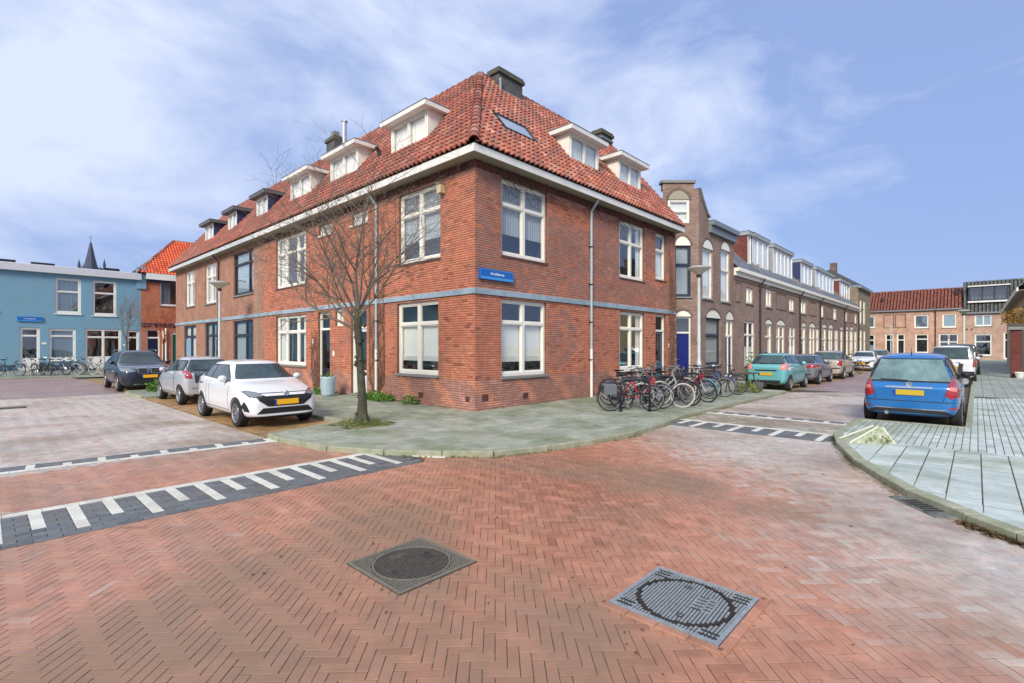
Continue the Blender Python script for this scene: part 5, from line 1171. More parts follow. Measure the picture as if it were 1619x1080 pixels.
BODIES = {}
def car(label, x, y, head, P, pm, cat='car', name='parked_car', group=None, z=RZ):
    L, W_, H, wb, fo, wr = P['L'], P['W'], P['H'], P['wb'], P['fo'], P['wr']
    e = empty(name, label, cat, (x,y,z), RAD(head), group)
    hw = W_/2; lerp = np.interp
    cs, cz = P['cowl']; rf = P['rf']; rr = P['rr']; ts, tz = P['tail']; nz = P['nose']; bf, br = P['belt']; rw = P['rw']
    top = ([0,.05,.25,cs*.6,cs,rf,(rf+rr)/2,rr,ts,L-.05,L],[nz-.16,nz-.04,nz+.03,nz+(cz-nz)*.72,cz,H-.035,H,H-P.get('rdrop',.05),tz,P.get('tz2',tz-.03),P.get('tz3',tz-.12)])
    belt = ([0,.05,.3,cs,L*.55,ts,L-.04,L],[nz-.2,nz-.09,nz-.03,bf,(bf+br)/2,min(br,tz-.02),min(br-.03,P.get('tz2',tz)-.03),min(br,P.get('tz3',tz-.12))-.05])
    wf = ([0,.04,.14,.4,.9,L-1.0,L-.45,L-.14,L-.03,L],[.66,.80,.90,.97,1,1,.975,.92,.86,.76])
    zb = ([0,.15,fo,L-.7,L-.15,L],[.24,.19,.2,.2,.24,.30])
    cabin = ([0,cs,rf,rr,ts,L],[0,0,1,1,P.get('ctail',0),P.get('ctail',0)])
    ss = sorted({0,.035,.12,.3,.55,fo,cs-.12,cs,cs+(rf-cs)*.33,cs+(rf-cs)*.67,rf-.03,rf+.1,(rf+rr)/2,rr-.1,rr,rr+(ts-rr)*.5,ts,L-wb*0-.5 if L-.5 > ts else ts,L-.12,L-.035,L})
    rings = []
    for s_ in ss:
        h_ = hw*lerp(s_, *wf); b_ = lerp(s_, *zb); bl_ = lerp(s_, *belt); tp = max(lerp(s_, *top), bl_+.01); c = lerp(s_, *cabin)
        w6 = h_*.87*(1-c)+rw*c; z6 = (bl_+(tp-bl_)*.62)*(1-c)+(tp-.10)*c
        w7 = h_*.62*(1-c)+rw*.84*c; z7 = (bl_+(tp-bl_)*.9)*(1-c)+(tp-.03)*c
        half = [(0,b_),(h_*.8,b_),(h_*.955,b_+.07),(h_*1.0,b_+(bl_-b_)*.42),(h_*.992,b_+(bl_-b_)*.72),(h_*.965,bl_-.035),(h_*.925,bl_),(w6,z6),(w7,z7),(0,tp)]
        rings.append([(L/2-s_, yy, zz) for yy, zz in half]+[(L/2-s_, -yy, zz) for yy, zz in half[-2:0:-1]])
    n = len(rings[0]); vs = [p for r in rings for p in r]; fs = []
    for i in range(len(rings)-1):
        for k in range(n): fs.append((i*n+k, i*n+(k+1)%n, (i+1)*n+(k+1)%n, (i+1)*n+k))
    # end caps as strips joining left and right
    for base, flip in ((0, True), ((len(rings)-1)*n, False)):
        for k in range(0, n//2):
            a_, b_, c_, d_ = base+k, base+k+1, base+(n-k-1)%n, base+(n-k)%n
            q = [a_,b_,c_,d_]; q = list(dict.fromkeys(q))
            if len(q) >= 3: fs.append(tuple(q[::-1] if flip else q))
    me = bpy.data.meshes.new('body'); me.from_pydata(vs, [], fs)
    bm = bmesh.new(); bm.from_mesh(me); bmesh.ops.recalc_face_normals(bm, faces=bm.faces[:]); bm.to_mesh(me); bm.free()
    o = bpy.data.objects.new('body', me); COL.objects.link(o); me.materials.append(pm); me.materials.append(m_liner)
    sm = o.modifiers.new('s', 'SUBSURF'); sm.levels = 2; sm.render_levels = 2
    cut = MB()
    for sx_ in (L/2-fo, L/2-fo-wb):
        for sy_ in (-1, 1):
            k = MB(); rc = wr+.045; segs = 28; y_in, y_out = sy_*(hw-.26), sy_*(hw+.2)
            k.lathe([(rc,y_in),(rc,y_out)], segs, 'y', (sx_,0,wr)); m2 = len(k.v)//2
            k.f.append(list(range(segs))[::-1]); k.mi.append(0); k.f.append(list(range(segs,2*segs))); k.mi.append(0)
            cut.add(k.v, k.f)
    cm = cut.mesh('c'); bm = bmesh.new(); bm.from_mesh(cm); bmesh.ops.recalc_face_normals(bm, faces=bm.faces[:]); bm.to_mesh(cm); bm.free()
    cm.materials.append(m_liner); co = bpy.data.objects.new('c', cm); COL.objects.link(co)
    dg = bpy.context.evaluated_depsgraph_get(); dg.update()
    solid = bpy.data.meshes.new_from_object(o.evaluated_get(dg)); bvh = BVHTree.FromPolygons([v.co for v in solid.vertices], [p.vertices for p in solid.polygons])
    bo = o.modifiers.new('b', 'BOOLEAN'); bo.operation = 'DIFFERENCE'; bo.object = co; bo.solver = 'EXACT'
    try: bo.material_mode = 'TRANSFER'
    except Exception: pass
    dg = bpy.context.evaluated_depsgraph_get(); dg.update(); bmsh = bpy.data.meshes.new_from_object(o.evaluated_get(dg))
    bpy.data.objects.remove(o); bpy.data.objects.remove(co)
    bmsh.polygons.foreach_set('use_smooth', [True]*len(bmsh.polygons))
    # faces inside the arches: black
    mi = []
    for p in bmsh.polygons:
        c = p.center; inside = False
        for sx_ in (L/2-fo, L/2-fo-wb):
            if math.hypot(c.x-sx_, c.z-wr) < wr+.047 and abs(abs(p.normal.y)) < .5 and c.z < wr*2.3 and abs(c.y) > hw-.3: inside = True
            if math.hypot(c.x-sx_, c.z-wr) < wr+.05 and abs(abs(c.y)-(hw-.26)) < .02: inside = True
        mi.append(1 if inside or (c.z < .26 and p.normal.z < -.5) else 0)
    bmsh.polygons.foreach_set('material_index', mi)
    bmsh.materials.clear(); bmsh.materials.append(pm); bmsh.materials.append(m_liner)
    try: bmsh.set_sharp_from_angle(angle=RAD(42))
    except Exception: pass
    body = add('body', bmsh, None, e)
    X = lambda s_: L/2-s_
    gl = P.get('glass', m_cglass)
    # glazing
    def inset(w, k): return w*k
    g = .05; wcs = hw*.80; wrf = rw*.86
    patch(bvh, [(-wcs,cz+.035),(wcs,cz+.035),(wrf,H-.125),(-wrf,H-.125)], 'F', .006, gl, 'windscreen', e)
    rgw = hw*P.get('rgw',.78); rgt = rw*.86; rb_, rt_ = tz+P.get('rg0',.04), H-P.get('rdrop',.05)-.10
    patch(bvh, [(-rgw,rb_),(rgw,rb_),(rgt,rt_),(-rgt,rt_)], 'R', .006, P.get('rglass', m_cglass2), 'rear_window', e)
    patch(bvh, [(-rgw-.035,rb_-.03),(rgw+.035,rb_-.03),(rgt+.03,rt_+.025),(-rgt-.03,rt_+.025)], 'R', .003, m_liner, 'rear_window_surround', e)
    za, zb_ = bf+.045, br+.045; zt = H-.155
    sA, sB = cs+.28, rf+.10; p1, p2 = P.get('pil', (rf+.85, rr-.05)); se = P.get('dlo_end', ts-.18)
    zz = lambda s_: lerp(s_, [cs,L], [za,zb_])
    side = [[(sA,zz(sA)),(p1-.03,zz(p1)),(p1-.03,zt),(sB+.08,zt)], [(p1+.03,zz(p1)),(se,zz(se)+.02),(rr+.02,zt-.03),(p1+.03,zt)]]
    if P.get('third'):
        side[1] = [(p1+.03,zz(p1)),(p2-.02,zz(p2)),(p2-.02,zt),(p1+.03,zt)]; side.append([(p2+.05,zz(p2)),(se,zz(se)+.03),(rr+.05,zt-.03),(p2+.05,zt)])
    # dark surround
    patch(bvh, [(X(s_),z_) for s_, z_ in [(sA-.05,zz(sA)-.018),(se+.05,zz(se)),(rr+.05,zt+.0),(rr-.03,zt+.018),(sB+.06,zt+.02)]], 'S', .003, m_liner, 'window_surround', e, True)
    for sp in side: patch(bvh, [(X(s_),z_) for s_, z_ in sp], 'S', .007, gl, 'side_window', e, True)
    # seams, handles, sills
    def strip(pts, w, view, m, nm, mirror=True, off=.004):
        for (a0, b0), (a1, b1) in zip(pts, pts[1:]):
            d = Vector((a1-a0, b1-b0)); nn = Vector((-d.y, d.x)).normalized()*w/2
            patch(bvh, [(a0+nn.x,b0+nn.y),(a1+nn.x,b1+nn.y),(a1-nn.x,b1-nn.y),(a0-nn.x,b0-nn.y)], view, off, m, nm, e, mirror, .15)
    sd = [cs+.18, p1, min(p2+.06, L-fo*0-.72-.25)] if P.get('doors',5) == 5 else [cs+.18, p1+.15]
    for s_ in sd: strip([(X(s_),.34),(X(s_),zz(s_)-.02)], .011, 'S', m_liner, 'door_seam')
    strip([(X(sd[0]),.34),(X(sd[-1]),.36)], .011, 'S', m_liner, 'door_seam')
    for s_ in (sd[1:] ): 
        for sg in (-1, 1):
            hy = bvh.ray_cast(Vector((X(s_-.16),sg*5,br-.13)), Vector((0,-sg,0)))[0]
            if hy: add('door_handle', MB().bevbox(hy.x-.085,hy.x+.085,hy.y-.018,hy.y+.02,hy.z-.012,hy.z+.014,.004), P.get('handle', pm), e)
    for sg in (-1, 1):
        mx_ = X(cs+.42); hy = bvh.ray_cast(Vector((mx_,sg*5,bf+.02)), Vector((0,-sg,0)))[0]; yy = abs(hy.y) if hy else hw*.93
        k = MB(); prof = [(0,.0),(.06,.02),(.11,.07),(.125,.13),(.10,.19),(.0,.2)]
        k.lathe([(.0,-.06),(.07,-.05),(.095,0),(.09,.04),(.0,.055)], 12, 'x', (0,0,0)); k.v = [(v[0]*.9+mx_, v[1]*1.0+sg*(yy+.09), v[2]*.85+bf+.10) for v in k.v]
        add('wing_mirror', k, P.get('mirror', pm), e, smooth=True)
        add('mirror_arm', MB().box(mx_-.03,mx_+.03,min(sg*(yy-.03),sg*(yy+.07)),max(sg*(yy-.03),sg*(yy+.07)),bf+.02,bf+.06), m_liner, e)
    for fn in P.get('extra', ()): fn(e, bvh, patch, strip, X, hw)
    for sx_ in (L/2-fo, L/2-fo-wb):
        for sg in (1, -1):
            t, d, s = wheel_mesh(wr, P.get('wheel','five'))
            o = bpy.data.objects.new('wheel', t); COL.objects.link(o); o.parent = e; o.location = (sx_, sg*(hw-.115), wr); o.rotation_euler = (0, random.uniform(0,6), 0 if sg > 0 else PI)
            for nm, q in (('rim_well', d), ('rim', s)):
                c = bpy.data.objects.new(nm, q); COL.objects.link(c); c.parent = o
    return e
def plate(x, zc, dr, m=None, w=.26, blue=True):
    def f(e, bvh, patch, strip, X, hw):
        v = 'F' if dr > 0 else 'R'; h = bvh.ray_cast(Vector((6*dr,0,zc)), Vector((-dr,0,0)))[0]; xx = h.x
        p = add('number_plate', MB().box(min(xx-.01*dr,xx+.025*dr),max(xx-.01*dr,xx+.025*dr),-w,w,zc-.056,zc+.056), m or m_plate, e)
        yb = (-w, -w+.045) if dr < 0 else (w-.045, w)
        yb = (w-.045, w) if dr < 0 else (-w, -w+.045)
        if blue: add('plate_band', MB().box(min(xx,xx+.028*dr),max(xx,xx+.028*dr),yb[0],yb[1],zc-.054,zc+.054), m_plateb, p)
    return f
def FR(poly, m, nm, mirror=True, view='F', off=.008, lab=None): return lambda e, bvh, patch, strip, X, hw: patch(bvh, poly, view, off, m, nm, e, mirror, .06, lab)
def wiper(z, y0=0, y1=.45):
    def f(e, bvh, patch, strip, X, hw): strip([(y0,z),(y1,z+.02)], .018, 'R', m_liner, 'rear_wiper', False, .02)
    return f
def aerial(s_, H):
    def f(e, bvh, patch, strip, X, hw): add('aerial', MB().tube([(X(s_),0,H-.03),(X(s_+.08),0,H+.04),(X(s_+.2),0,H+.17)], [.018,.008,.005], 5), m_liner, e)
    return f

m_pw = paint('white car paint', S(226,228,230), .05)
PW = dict(L=3.74,W=1.63,H=1.46,wb=2.46,fo=.72,wr=.305,cowl=(1.0,.98),rf=1.70,rr=3.02,tail=(3.58,1.02),nose=.76,belt=(.92,1.0),rw=.56,wheel='multi',third=False,dlo_end=3.2,
 extra=[FR([(.44,.70),(.58,.665),(.68,.68),(.735,.77),(.68,.79),(.54,.745)], m_hl, 'headlight'), FR([(.42,.69),(.58,.652),(.695,.67),(.75,.78),(.68,.803),(.53,.758)], m_liner, 'headlight_surround', off=.004),
  FR([(-.60,.685),(.60,.685),(.56,.60),(.38,.47),(-.38,.47),(-.56,.60)], m_liner, 'grille', False), FR([(-.60,.32),(.60,.32),(.48,.44),(-.48,.44)], m_liner, 'lower_grille', False),
  FR([(.70,.36),(.80,.38),(.755,.58)], m_liner, 'air_inlet'), FR([(-.7,.22),(.7,.22),(.68,.27),(-.68,.27)], m_liner, 'front_lip', False, off=.012), plate(0,.555,1),
  FR([(.60,.86),(.78,.84),(.80,1.0),(.70,1.0)], m_tl, 'tail_light', True, 'R'), 
  lambda e,bvh,patch,strip,X,hw: add('front_badge', MB().lathe([(.0,.0),(.05,.004),(.055,.0)], 16, 'x', (X(-.012),0,.735)), m_chrome, e),
  lambda e,bvh,patch,strip,X,hw: strip([(-.5,.745),(.5,.745)], .012, 'F', m_liner, 'bonnet_seam', False)])
car('white hatchback facing the camera with yellow number plate, nearest on the left', -4.13, 3.46, -90, PW, m_pw)
m_psil = paint('silver car paint', S(184,188,192), .3)
PS = dict(L=3.46,W=1.62,H=1.47,wb=2.34,fo=.66,wr=.29,cowl=(.92,.98),rf=1.60,rr=2.85,tail=(3.30,.98),nose=.74,belt=(.92,1.0),rw=.54,wheel='cover',dlo_end=3.02,rg0=.02,
 extra=[FR([(.54,.80),(.70,.80),(.725,1.0),(.66,1.03),(.56,1.0)], m_tl, 'tail_light', True, 'R'), FR([(-.46,.66),(.46,.66),(.50,1.0),(-.50,1.0)], mat('black glass tailgate', S(30,42,56), rough=.06, spec=1.0, coat=1), 'tailgate_glass', False, 'R', .005),
  FR([(-.56,.50),(.56,.50),(.54,.515),(-.54,.515)], m_liner, 'bumper_seam', False, 'R'), wiper(1.02), FR([(.44,.72),(.68,.70),(.70,.84),(.55,.85)], m_hl, 'headlight'), plate(0,.60,-1, w=.25),
  FR([(-.5,.26),(.5,.26),(.5,.33),(-.5,.33)], m_liner, 'bumper_insert', False, 'R')])
car('silver city car seen from behind between the white hatchback and dark SUV', -3.86, 9.33, 90, PS, m_psil)
m_pnavy = paint('dark navy car paint', S(36,42,60), .4)
PD = dict(L=4.45,W=1.84,H=1.62,wb=2.68,fo=.84,wr=.355,cowl=(1.22,1.08),rf=1.92,rr=3.62,tail=(4.18,1.10),nose=.90,belt=(1.02,1.10),rw=.60,wheel='five',third=True,pil=(2.55,3.35),dlo_end=3.95,rdrop=.06,
 extra=[FR([(.42,.80),(.62,.76),(.84,.80),(.86,.90),(.62,.90)], m_hl, 'headlight'), FR([(.06,.72),(.34,.72),(.36,.90),(.06,.90)], m_liner, 'grille'), FR([(.05,.71),(.35,.71),(.375,.92),(.05,.92)], m_chrome, 'grille_frame', off=.005),
  FR([(-.55,.33),(.55,.33),(.6,.50),(-.6,.50)], m_liner, 'lower_grille', False), FR([(.66,.36),(.84,.40),(.82,.56),(.70,.54)], m_liner, 'air_inlet'), FR([(-.5,.27),(.5,.27),(.48,.315),(-.48,.315)], m_chrome, 'bumper_trim', False, off=.012), plate(-.0,.60,1)]+
  [lambda e,bvh,patch,strip,X,hw: [add('roof_rail', MB().tube([(X(1.95),s_*.60,1.55),(X(2.1),s_*.60,1.61),(X(3.4),s_*.60,1.60),(X(3.6),s_*.60,1.53)], .018, 6), m_chrome, e) for s_ in (-1,1)]])
car('dark navy SUV facing the camera with roof rails, far end of the left row', -4.2, 16.36, -90, PD, m_pnavy)
m_ptur = paint('turquoise car paint', S(112,186,190), .35)
PT = dict(L=3.64,W=1.60,H=1.52,wb=2.38,fo=.72,wr=.295,cowl=(.95,1.0),rf=1.66,rr=3.0,tail=(3.48,1.04),nose=.78,belt=(.96,1.08),rw=.54,wheel='five',dlo_end=3.1,
 extra=[FR([(.50,.86),(.72,.82),(.76,1.06),(.66,1.10),(.54,1.02)], m_tlw, 'tail_light', True, 'R'), FR([(-.42,.78),(.42,.78),(.40,.83),(-.40,.83)], m_liner, 'handle_recess', False, 'R'),
  FR([(-.5,.3),(.5,.3),(.56,.42),(-.56,.42)], m_liner, 'bumper_insert', False, 'R'), wiper(1.06,0,.32), plate(0,.66,-1,m_plateg,.25), FR([(.44,.74),(.68,.70),(.72,.92),(.55,.88)], m_hl, 'headlight')])
car('turquoise hatchback seen from behind, first of the cars parked beyond the bicycles', 14.45, -3.3, 0, PT, m_ptur)
m_pgr = paint('grey car paint', S(122,126,132), .4)
PG = dict(L=3.95,W=1.68,H=1.43,wb=2.46,fo=.80,wr=.30,cowl=(1.1,.95),rf=1.80,rr=3.08,tail=(3.72,.98),nose=.74,belt=(.90,.96),rw=.54,wheel='cover',dlo_end=3.35,
 extra=[FR([(.40,.78),(.80,.76),(.80,.92),(.44,.93)], m_tl, 'tail_light', True, 'R'), wiper(1.0), plate(0,.70,-1,m_plateg,.25), FR([(-.6,.46),(.6,.46),(.6,.50),(-.6,.50)], m_liner, 'bumper_strip', False, 'R'), FR([(.44,.70),(.74,.68),(.76,.80),(.55,.82)], m_hl, 'headlight')])
car('grey hatchback seen from behind, parked in front of the turquoise car', 19.1, -3.33, 0, PG, m_pgr)
m_pbe = paint('beige silver car paint', S(186,178,164), .3)
PB = dict(L=4.1,W=1.72,H=1.56,wb=2.6,fo=.82,wr=.31,cowl=(1.0,1.02),rf=1.7,rr=3.45,tail=(3.92,1.04),nose=.78,belt=(.96,1.02),rw=.58,wheel='multi',third=True,pil=(2.35,3.1),dlo_end=3.7,
 extra=[FR([(.62,.74),(.80,.72),(.80,1.12),(.68,1.14)], m_tl, 'tail_light', True, 'R'), wiper(1.08), FR([(-.74,.56),(.74,.56),(.74,.62),(-.74,.62)], m_liner, 'bumper_strip', False, 'R'), plate(0,.78,-1,m_plateg,.25), FR([(.44,.74),(.74,.72),(.76,.86),(.55,.88)], m_hl, 'headlight')])
car('beige silver estate-like car with tall red tail lights, third of the right-hand street row', 24.45, -3.4, 0, PB, m_pbe)
car('white car parked beyond the cargo bicycle', 36.0, -3.4, 180, PW, m_pw)
car('pale silver car furthest in the right-hand row, mostly hidden behind the blue hatchback', 42.5, -3.5, 0, PB, m_psil)
m_pbl = paint('bright blue car paint', S(26,112,180), .4)
PA = dict(mirror=m_liner,L=3.88,W=1.73,H=1.63,wb=2.57,fo=.62,wr=.315,cowl=(.85,1.02),rf=1.62,rr=3.34,tail=(3.74,.97),nose=.84,belt=(.97,1.0),rw=.62,wheel='five',third=True,pil=(2.2,3.0),dlo_end=3.42,rdrop=.07,tz2=.94,tz3=.86,rgw=.80,rg0=.035,rglass=mat('pale rear glass', S(120,152,152), rough=.05, spec=.9, var=.3, vscale=1.1, col2=S(62,84,88)),  # reflected sky painted into this rear glass as paler teal
 extra=[FR([(.60,.72),(.68,.655),(.80,.68),(.845,.86),(.79,1.08),(.71,1.12),(.65,.93)], m_tl, 'tail_light', True, 'R', lab=None), FR([(.66,.83),(.77,.81),(.77,.89),(.68,.90)], m_tlw, 'reversing_light', True, 'R', .012),
  FR([(-.40,.852),(.40,.852),(.40,.878),(-.40,.878)], m_chrome, 'boot_trim', False, 'R', .018), wiper(1.0,0.02,.5), plate(-.0,.76,-1,m_plateg,.26),
  FR([(-.72,.32),(.72,.32),(.60,.395),(-.60,.395)], m_liner, 'bumper_insert', False, 'R', .006), FR([(-.62,.40),(.62,.40),(.60,.418),(-.60,.418)], m_chrome, 'bumper_trim', False, 'R', .012),
  FR([(.66,.42),(.86,.46),(.86,.50),(.66,.46)], m_tl, 'reflector', True, 'R', .01), FR([(-.84,.565),(.84,.565),(.84,.58),(-.84,.58)], m_liner, 'bumper_seam', False, 'R', .004),
  FR([(.565,.60),(.575,.60),(.66,.95),(.65,.95)], m_liner, 'tailgate_seam', True, 'R', .004), aerial(3.1,1.56),
  lambda e,bvh,patch,strip,X,hw: add('exhaust_pipe', MB().tube([(X(3.75),.38,.30),(X(3.90),.38,.30)], .04, 10), m_chrome, e),
  lambda e,bvh,patch,strip,X,hw: add('rear_badge', MB().lathe([(.0,-.0),(.05,-.006),(.058,.0)], 16, 'x', (X(3.862),0,.925)), m_chrome, e)])
car('bright blue hatchback with red tail lights on the right side of the street', 6.96, -8.36, 0, PA, m_pbl)
m_pvw = paint('white van paint', S(214,218,222), .05)
PV2 = dict(L=4.38,W=1.81,H=1.83,wb=2.73,fo=.86,wr=.32,cowl=(1.05,1.12),rf=1.75,rr=4.15,tail=(4.33,1.12),nose=.88,belt=(1.06,1.12),rw=.70,wheel='cover',third=True,pil=(2.4,3.3),dlo_end=4.0,rdrop=.04,ctail=.35,rgw=.80,
 extra=[FR([(.74,.78),(.86,.76),(.86,1.30),(.78,1.34)], m_tl, 'tail_light', True, 'R'), FR([(-.80,.36),(.80,.36),(.80,.56),(-.80,.56)], m_liner, 'rear_bumper', False, 'R', .02), wiper(1.15), plate(0,.74,-1,m_plateg)])
car('white high-roofed van seen from behind, parked beyond the blue hatchback', 25.6, -8.55, 0, PV2, m_pvw, 'van', 'parked_van')
PV3 = dict(PV2); PV3['H'] = 1.95
car('dark grey van almost hidden behind the white van', 33.5, -8.7, 0, PV3, paint('dark grey van paint', S(76,86,98), .3), 'van', 'parked_van')

# ================================================================== bicycles
m_spoke = mat('spokes', S(150,152,152), rough=.3, metal=.8); m_bal = mat('alloy bar', S(176,178,180), rough=.3, metal=.8); m_sad = mat('saddle', S(30,28,28), rough=.6)
BM = {}
def bike(label, x, y, head, frame, tyre=None, steer=0, lean=0, z=PZ, group=None, fender=None, ladies=True, basket=False, scale=1.0, bag=None, light=True):
    e = empty('bicycle', label, 'bicycle', (x,y,z), RAD(head), group or 'bicycles'); e.rotation_euler = (RAD(lean), 0, RAD(head)); e.scale = (scale,)*3
    tyre = tyre or m_tyre; fender = fender or m_black; r = .34; wb = 1.08
    def wmeshes(t):
        if ('w', t.name) in BM: return BM[('w', t.name)]
        n = 30; K = 8; b = MB(); b.lathe([(r-.019+.019*math.cos(2*PI*k/K), .019*math.sin(2*PI*k/K)) for k in range(K)], n, 'y', closed=True); w1 = b.mesh('wheel', True); w1.materials.append(t)
        b = MB(); b.lathe([(r-.038,-.011),(r-.052,-.011),(r-.052,.011),(r-.038,.011)], n, 'y', closed=True); rm = b.mesh('rim'); rm.materials.append(m_bal)
        b = MB()
        for k in range(18):
            a_ = 2*PI*k/18; s_ = 1 if k%2 else -1; a2 = a_+.5*(1 if k%4 < 2 else -1)
            b.tube([(.02*math.cos(a2),s_*.03,.02*math.sin(a2)),((r-.05)*math.cos(a_),0,(r-.05)*math.sin(a_))], .0018, 3, False)
        b.lathe([(.0,-.045),(.022,-.04),(.018,0),(.022,.04),(0,.045)], 8, 'y'); sp = b.mesh('spokes'); sp.materials.append(m_spoke)
        BM[('w', t.name)] = (w1, rm, sp); return BM[('w', t.name)]
    def whl(par, px, pz):
        w1, rm, sp = wmeshes(tyre); o = bpy.data.objects.new('wheel', w1); COL.objects.link(o); o.parent = par; o.location = (px,0,pz); o.rotation_euler = (0,random.uniform(0,6),0)
        for nm, q in (('rim', rm), ('spokes', sp)):
            c = bpy.data.objects.new(nm, q); COL.objects.link(c); c.parent = o
        return o
    R0 = (-wb/2, 0, r); BB = (-.08,0,.29); ST = (-.24,0,.82); HT = (wb/2-.24,0,.86); HB = (wb/2-.18,0,.66)
    whl(e, R0[0], r)
    f = MB(); tr = .017
    f.tube([BB, ST], tr, 7); f.tube([HB, BB], tr*1.1, 7)
    if ladies: f.tube([HT[:1]+(0,.78), (.1,0,.56), (-.13,0,.44)], tr, 7)
    else: f.tube([(HT[0],0,.82), (-.22,0,.76)], tr, 7)
    f.tube([HB, HT], tr*1.3, 7)
    for s_ in (-1, 1): f.tube([(R0[0],s_*.05,r),(BB[0],s_*.03,BB[2])], .010, 5); f.tube([(R0[0],s_*.05,r),(-.22,s_*.02,.74)], .009, 5)
    add('frame', f, frame, e)
    add('saddle', MB().add([(-.40,-.09,.95),(-.40,.09,.95),(-.28,.075,.955),(-.28,-.075,.955),(-.12,.02,.95),(-.12,-.02,.95),(-.38,-.06,.90),(-.38,.06,.90),(-.12,0,.92)],[(0,3,2,1),(3,5,4,2),(0,1,7,6),(1,2,7),(2,4,8,7),(5,3,6,8),(3,0,6),(4,5,8)]).tube([ST,(-.26,0,.91)], .012, 6), m_sad, e)
    def arc(cx, a0, a1, rr, w, m, nm, par):
        b = MB(); n = 14; vs = []
        for k in range(n+1):
            a_ = a0+(a1-a0)*k/n
            for (dr, yy) in ((0,-w),(.012,0),(0,w)): vs.append((cx+(rr+dr)*math.cos(a_), yy, r+(rr+dr)*math.sin(a_)))
        b.add(vs, [(3*k+q,3*k+q+1,3*k+q+4,3*k+q+3) for k in range(n) for q in (0,1)]); add(nm, b, m, par)
    arc(R0[0], RAD(25), RAD(200), r+.022, .026, fender, 'mudguard', e)
    rk = MB()
    for s_ in (-1, 1): rk.tube([(-.30,s_*.06,.74),(-.82,s_*.06,.74),(R0[0]-.02,s_*.06,r)], .007, 4)
    for q in range(4): rk.tube([(-.36-q*.14,-.06,.74),(-.36-q*.14,.06,.74)], .006, 4)
    add('luggage_rack', rk, m_black, e)
    ck = MB().lathe([(.0,.03),(.085,.03),(.09,.034),(.0,.036)], 16, 'y', BB); ck.box(BB[0]-.008,BB[0]+.008,.04,.05,BB[2]-.17,BB[2]).box(BB[0]-.008,BB[0]+.008,-.05,-.04,BB[2],BB[2]+.17)
    ck.box(BB[0]-.045,BB[0]+.045,.05,.13,BB[2]-.18,BB[2]-.16).box(BB[0]-.045,BB[0]+.045,-.13,-.05,BB[2]+.16,BB[2]+.18)
    add('crank', ck, m_bal, e)
    add('chain_case', MB().prism([(BB[0]+.10,BB[2]+.05),(BB[0]+.08,BB[2]-.08),(R0[0],r-.05),(R0[0]-.04,r+.04)], 1, .045, .062), m_black, e)
    # steering assembly
    sa = bpy.data.objects.new('fork', None); fk = MB(); ax = wb/2
    for s_ in (-1, 1): fk.tube([(HB[0]+.01,s_*.03,HB[2]-.0),(HB[0]+.06,s_*.045,.5),(ax,s_*.045,r)], .010, 6)
    fk.tube([(HB[0]-.0,-.035,HB[2]-.01),(HB[0],.035,HB[2]-.01)], .014, 6); fk.tube([HB,(HT[0]-.02,0,1.0)], .013, 6)
    pv = Vector(HB)
    fk.v = [(p[0]-pv.x,p[1],p[2]) for p in fk.v]
    fo_ = add('fork', fk, m_bal if random.random() < .5 else frame, e, Matrix.Translation((pv.x,0,0)) @ Matrix.Rotation(RAD(steer),4,'Z'))
    hb = MB(); h0 = HT[0]-.02-pv.x; zt = 1.03
    hb.tube([(h0-.22,-.29,zt),(h0-.06,-.27,zt+.03),(h0+.04,-.12,zt+.02),(h0+.01,0,zt-.03),(h0+.04,.12,zt+.02),(h0-.06,.27,zt+.03),(h0-.22,.29,zt)], .011, 6)
    hb.cur = 0; add('handlebar', hb, m_bal, fo_)
    gr = MB()
    for s_ in (-1, 1): gr.tube([(h0-.24,s_*.292,zt),(h0-.12,s_*.28,zt+.018)], .016, 6)
    add('grip', gr, m_sad, fo_)
    w = whl(e, 0, 0); w.parent = fo_; w.location = (ax-pv.x,0,r)
    b = MB(); n = 12; vs = []
    for k in range(n+1):
        a_ = RAD(20)+(RAD(150)-RAD(20))*k/n
        for (dr, yy) in ((0,-.026),(.012,0),(0,.026)): vs.append((ax-pv.x+(r+.022+dr)*math.cos(a_), yy, r+(r+.022+dr)*math.sin(a_)))
    b.add(vs, [(3*k+q,3*k+q+1,3*k+q+4,3*k+q+3) for k in range(n) for q in (0,1)]); add('mudguard', b, fender, fo_)
    if light: add('front_lamp', MB().lathe([(.0,0),(.035,.0),(.03,.06),(0,.07)], 8, 'x', (h0+.08,0,.86)), m_black, fo_)
    if basket:
        b = MB(); x0 = h0+.08
        for q in range(5): b.tube([(x0,-.18,.78+q*.06),(x0+.28,-.18,.78+q*.06),(x0+.28,.18,.78+q*.06),(x0,.18,.78+q*.06),(x0,-.18,.78+q*.06)], .006, 4)
        for q in range(7): b.tube([(x0+.28,-.18+q*.06,.78),(x0+.28,-.18+q*.06,1.02)], .004, 3); b.tube([(x0+.04*q,-.18,.78),(x0+.04*q,-.18,1.02)], .004, 3)
        b.box(x0,x0+.28,-.18,.18,.775,.785); add('basket', b, m_black, fo_)
    if bag is not None:
        b = MB(); [b.bevbox(-.74,-.42,min(s_*.08,s_*.2),max(s_*.08,s_*.2),.46,.72,.03) for s_ in (-1,1)]; add('pannier', b, bag, e)
    add('bike_stand', MB().tube([(-.18,.04,.30),(-.26,.16,.0)], .009, 5), m_black, e)
    return e
def bp_(n, c): return mat('bicycle '+n, c, rough=.3, coat=.5)
b_black = bp_('black', S(32,33,36)); b_red = bp_('red', S(196,28,34)); b_sil = bp_('silver', S(150,156,160)); b_blue = bp_('blue', S(36,84,140)); b_teal = bp_('teal', S(70,150,166)); b_navy = bp_('navy', S(44,46,84)); b_wh = bp_('white', S(210,212,210)); b_dred = bp_('dark red', S(120,24,44))
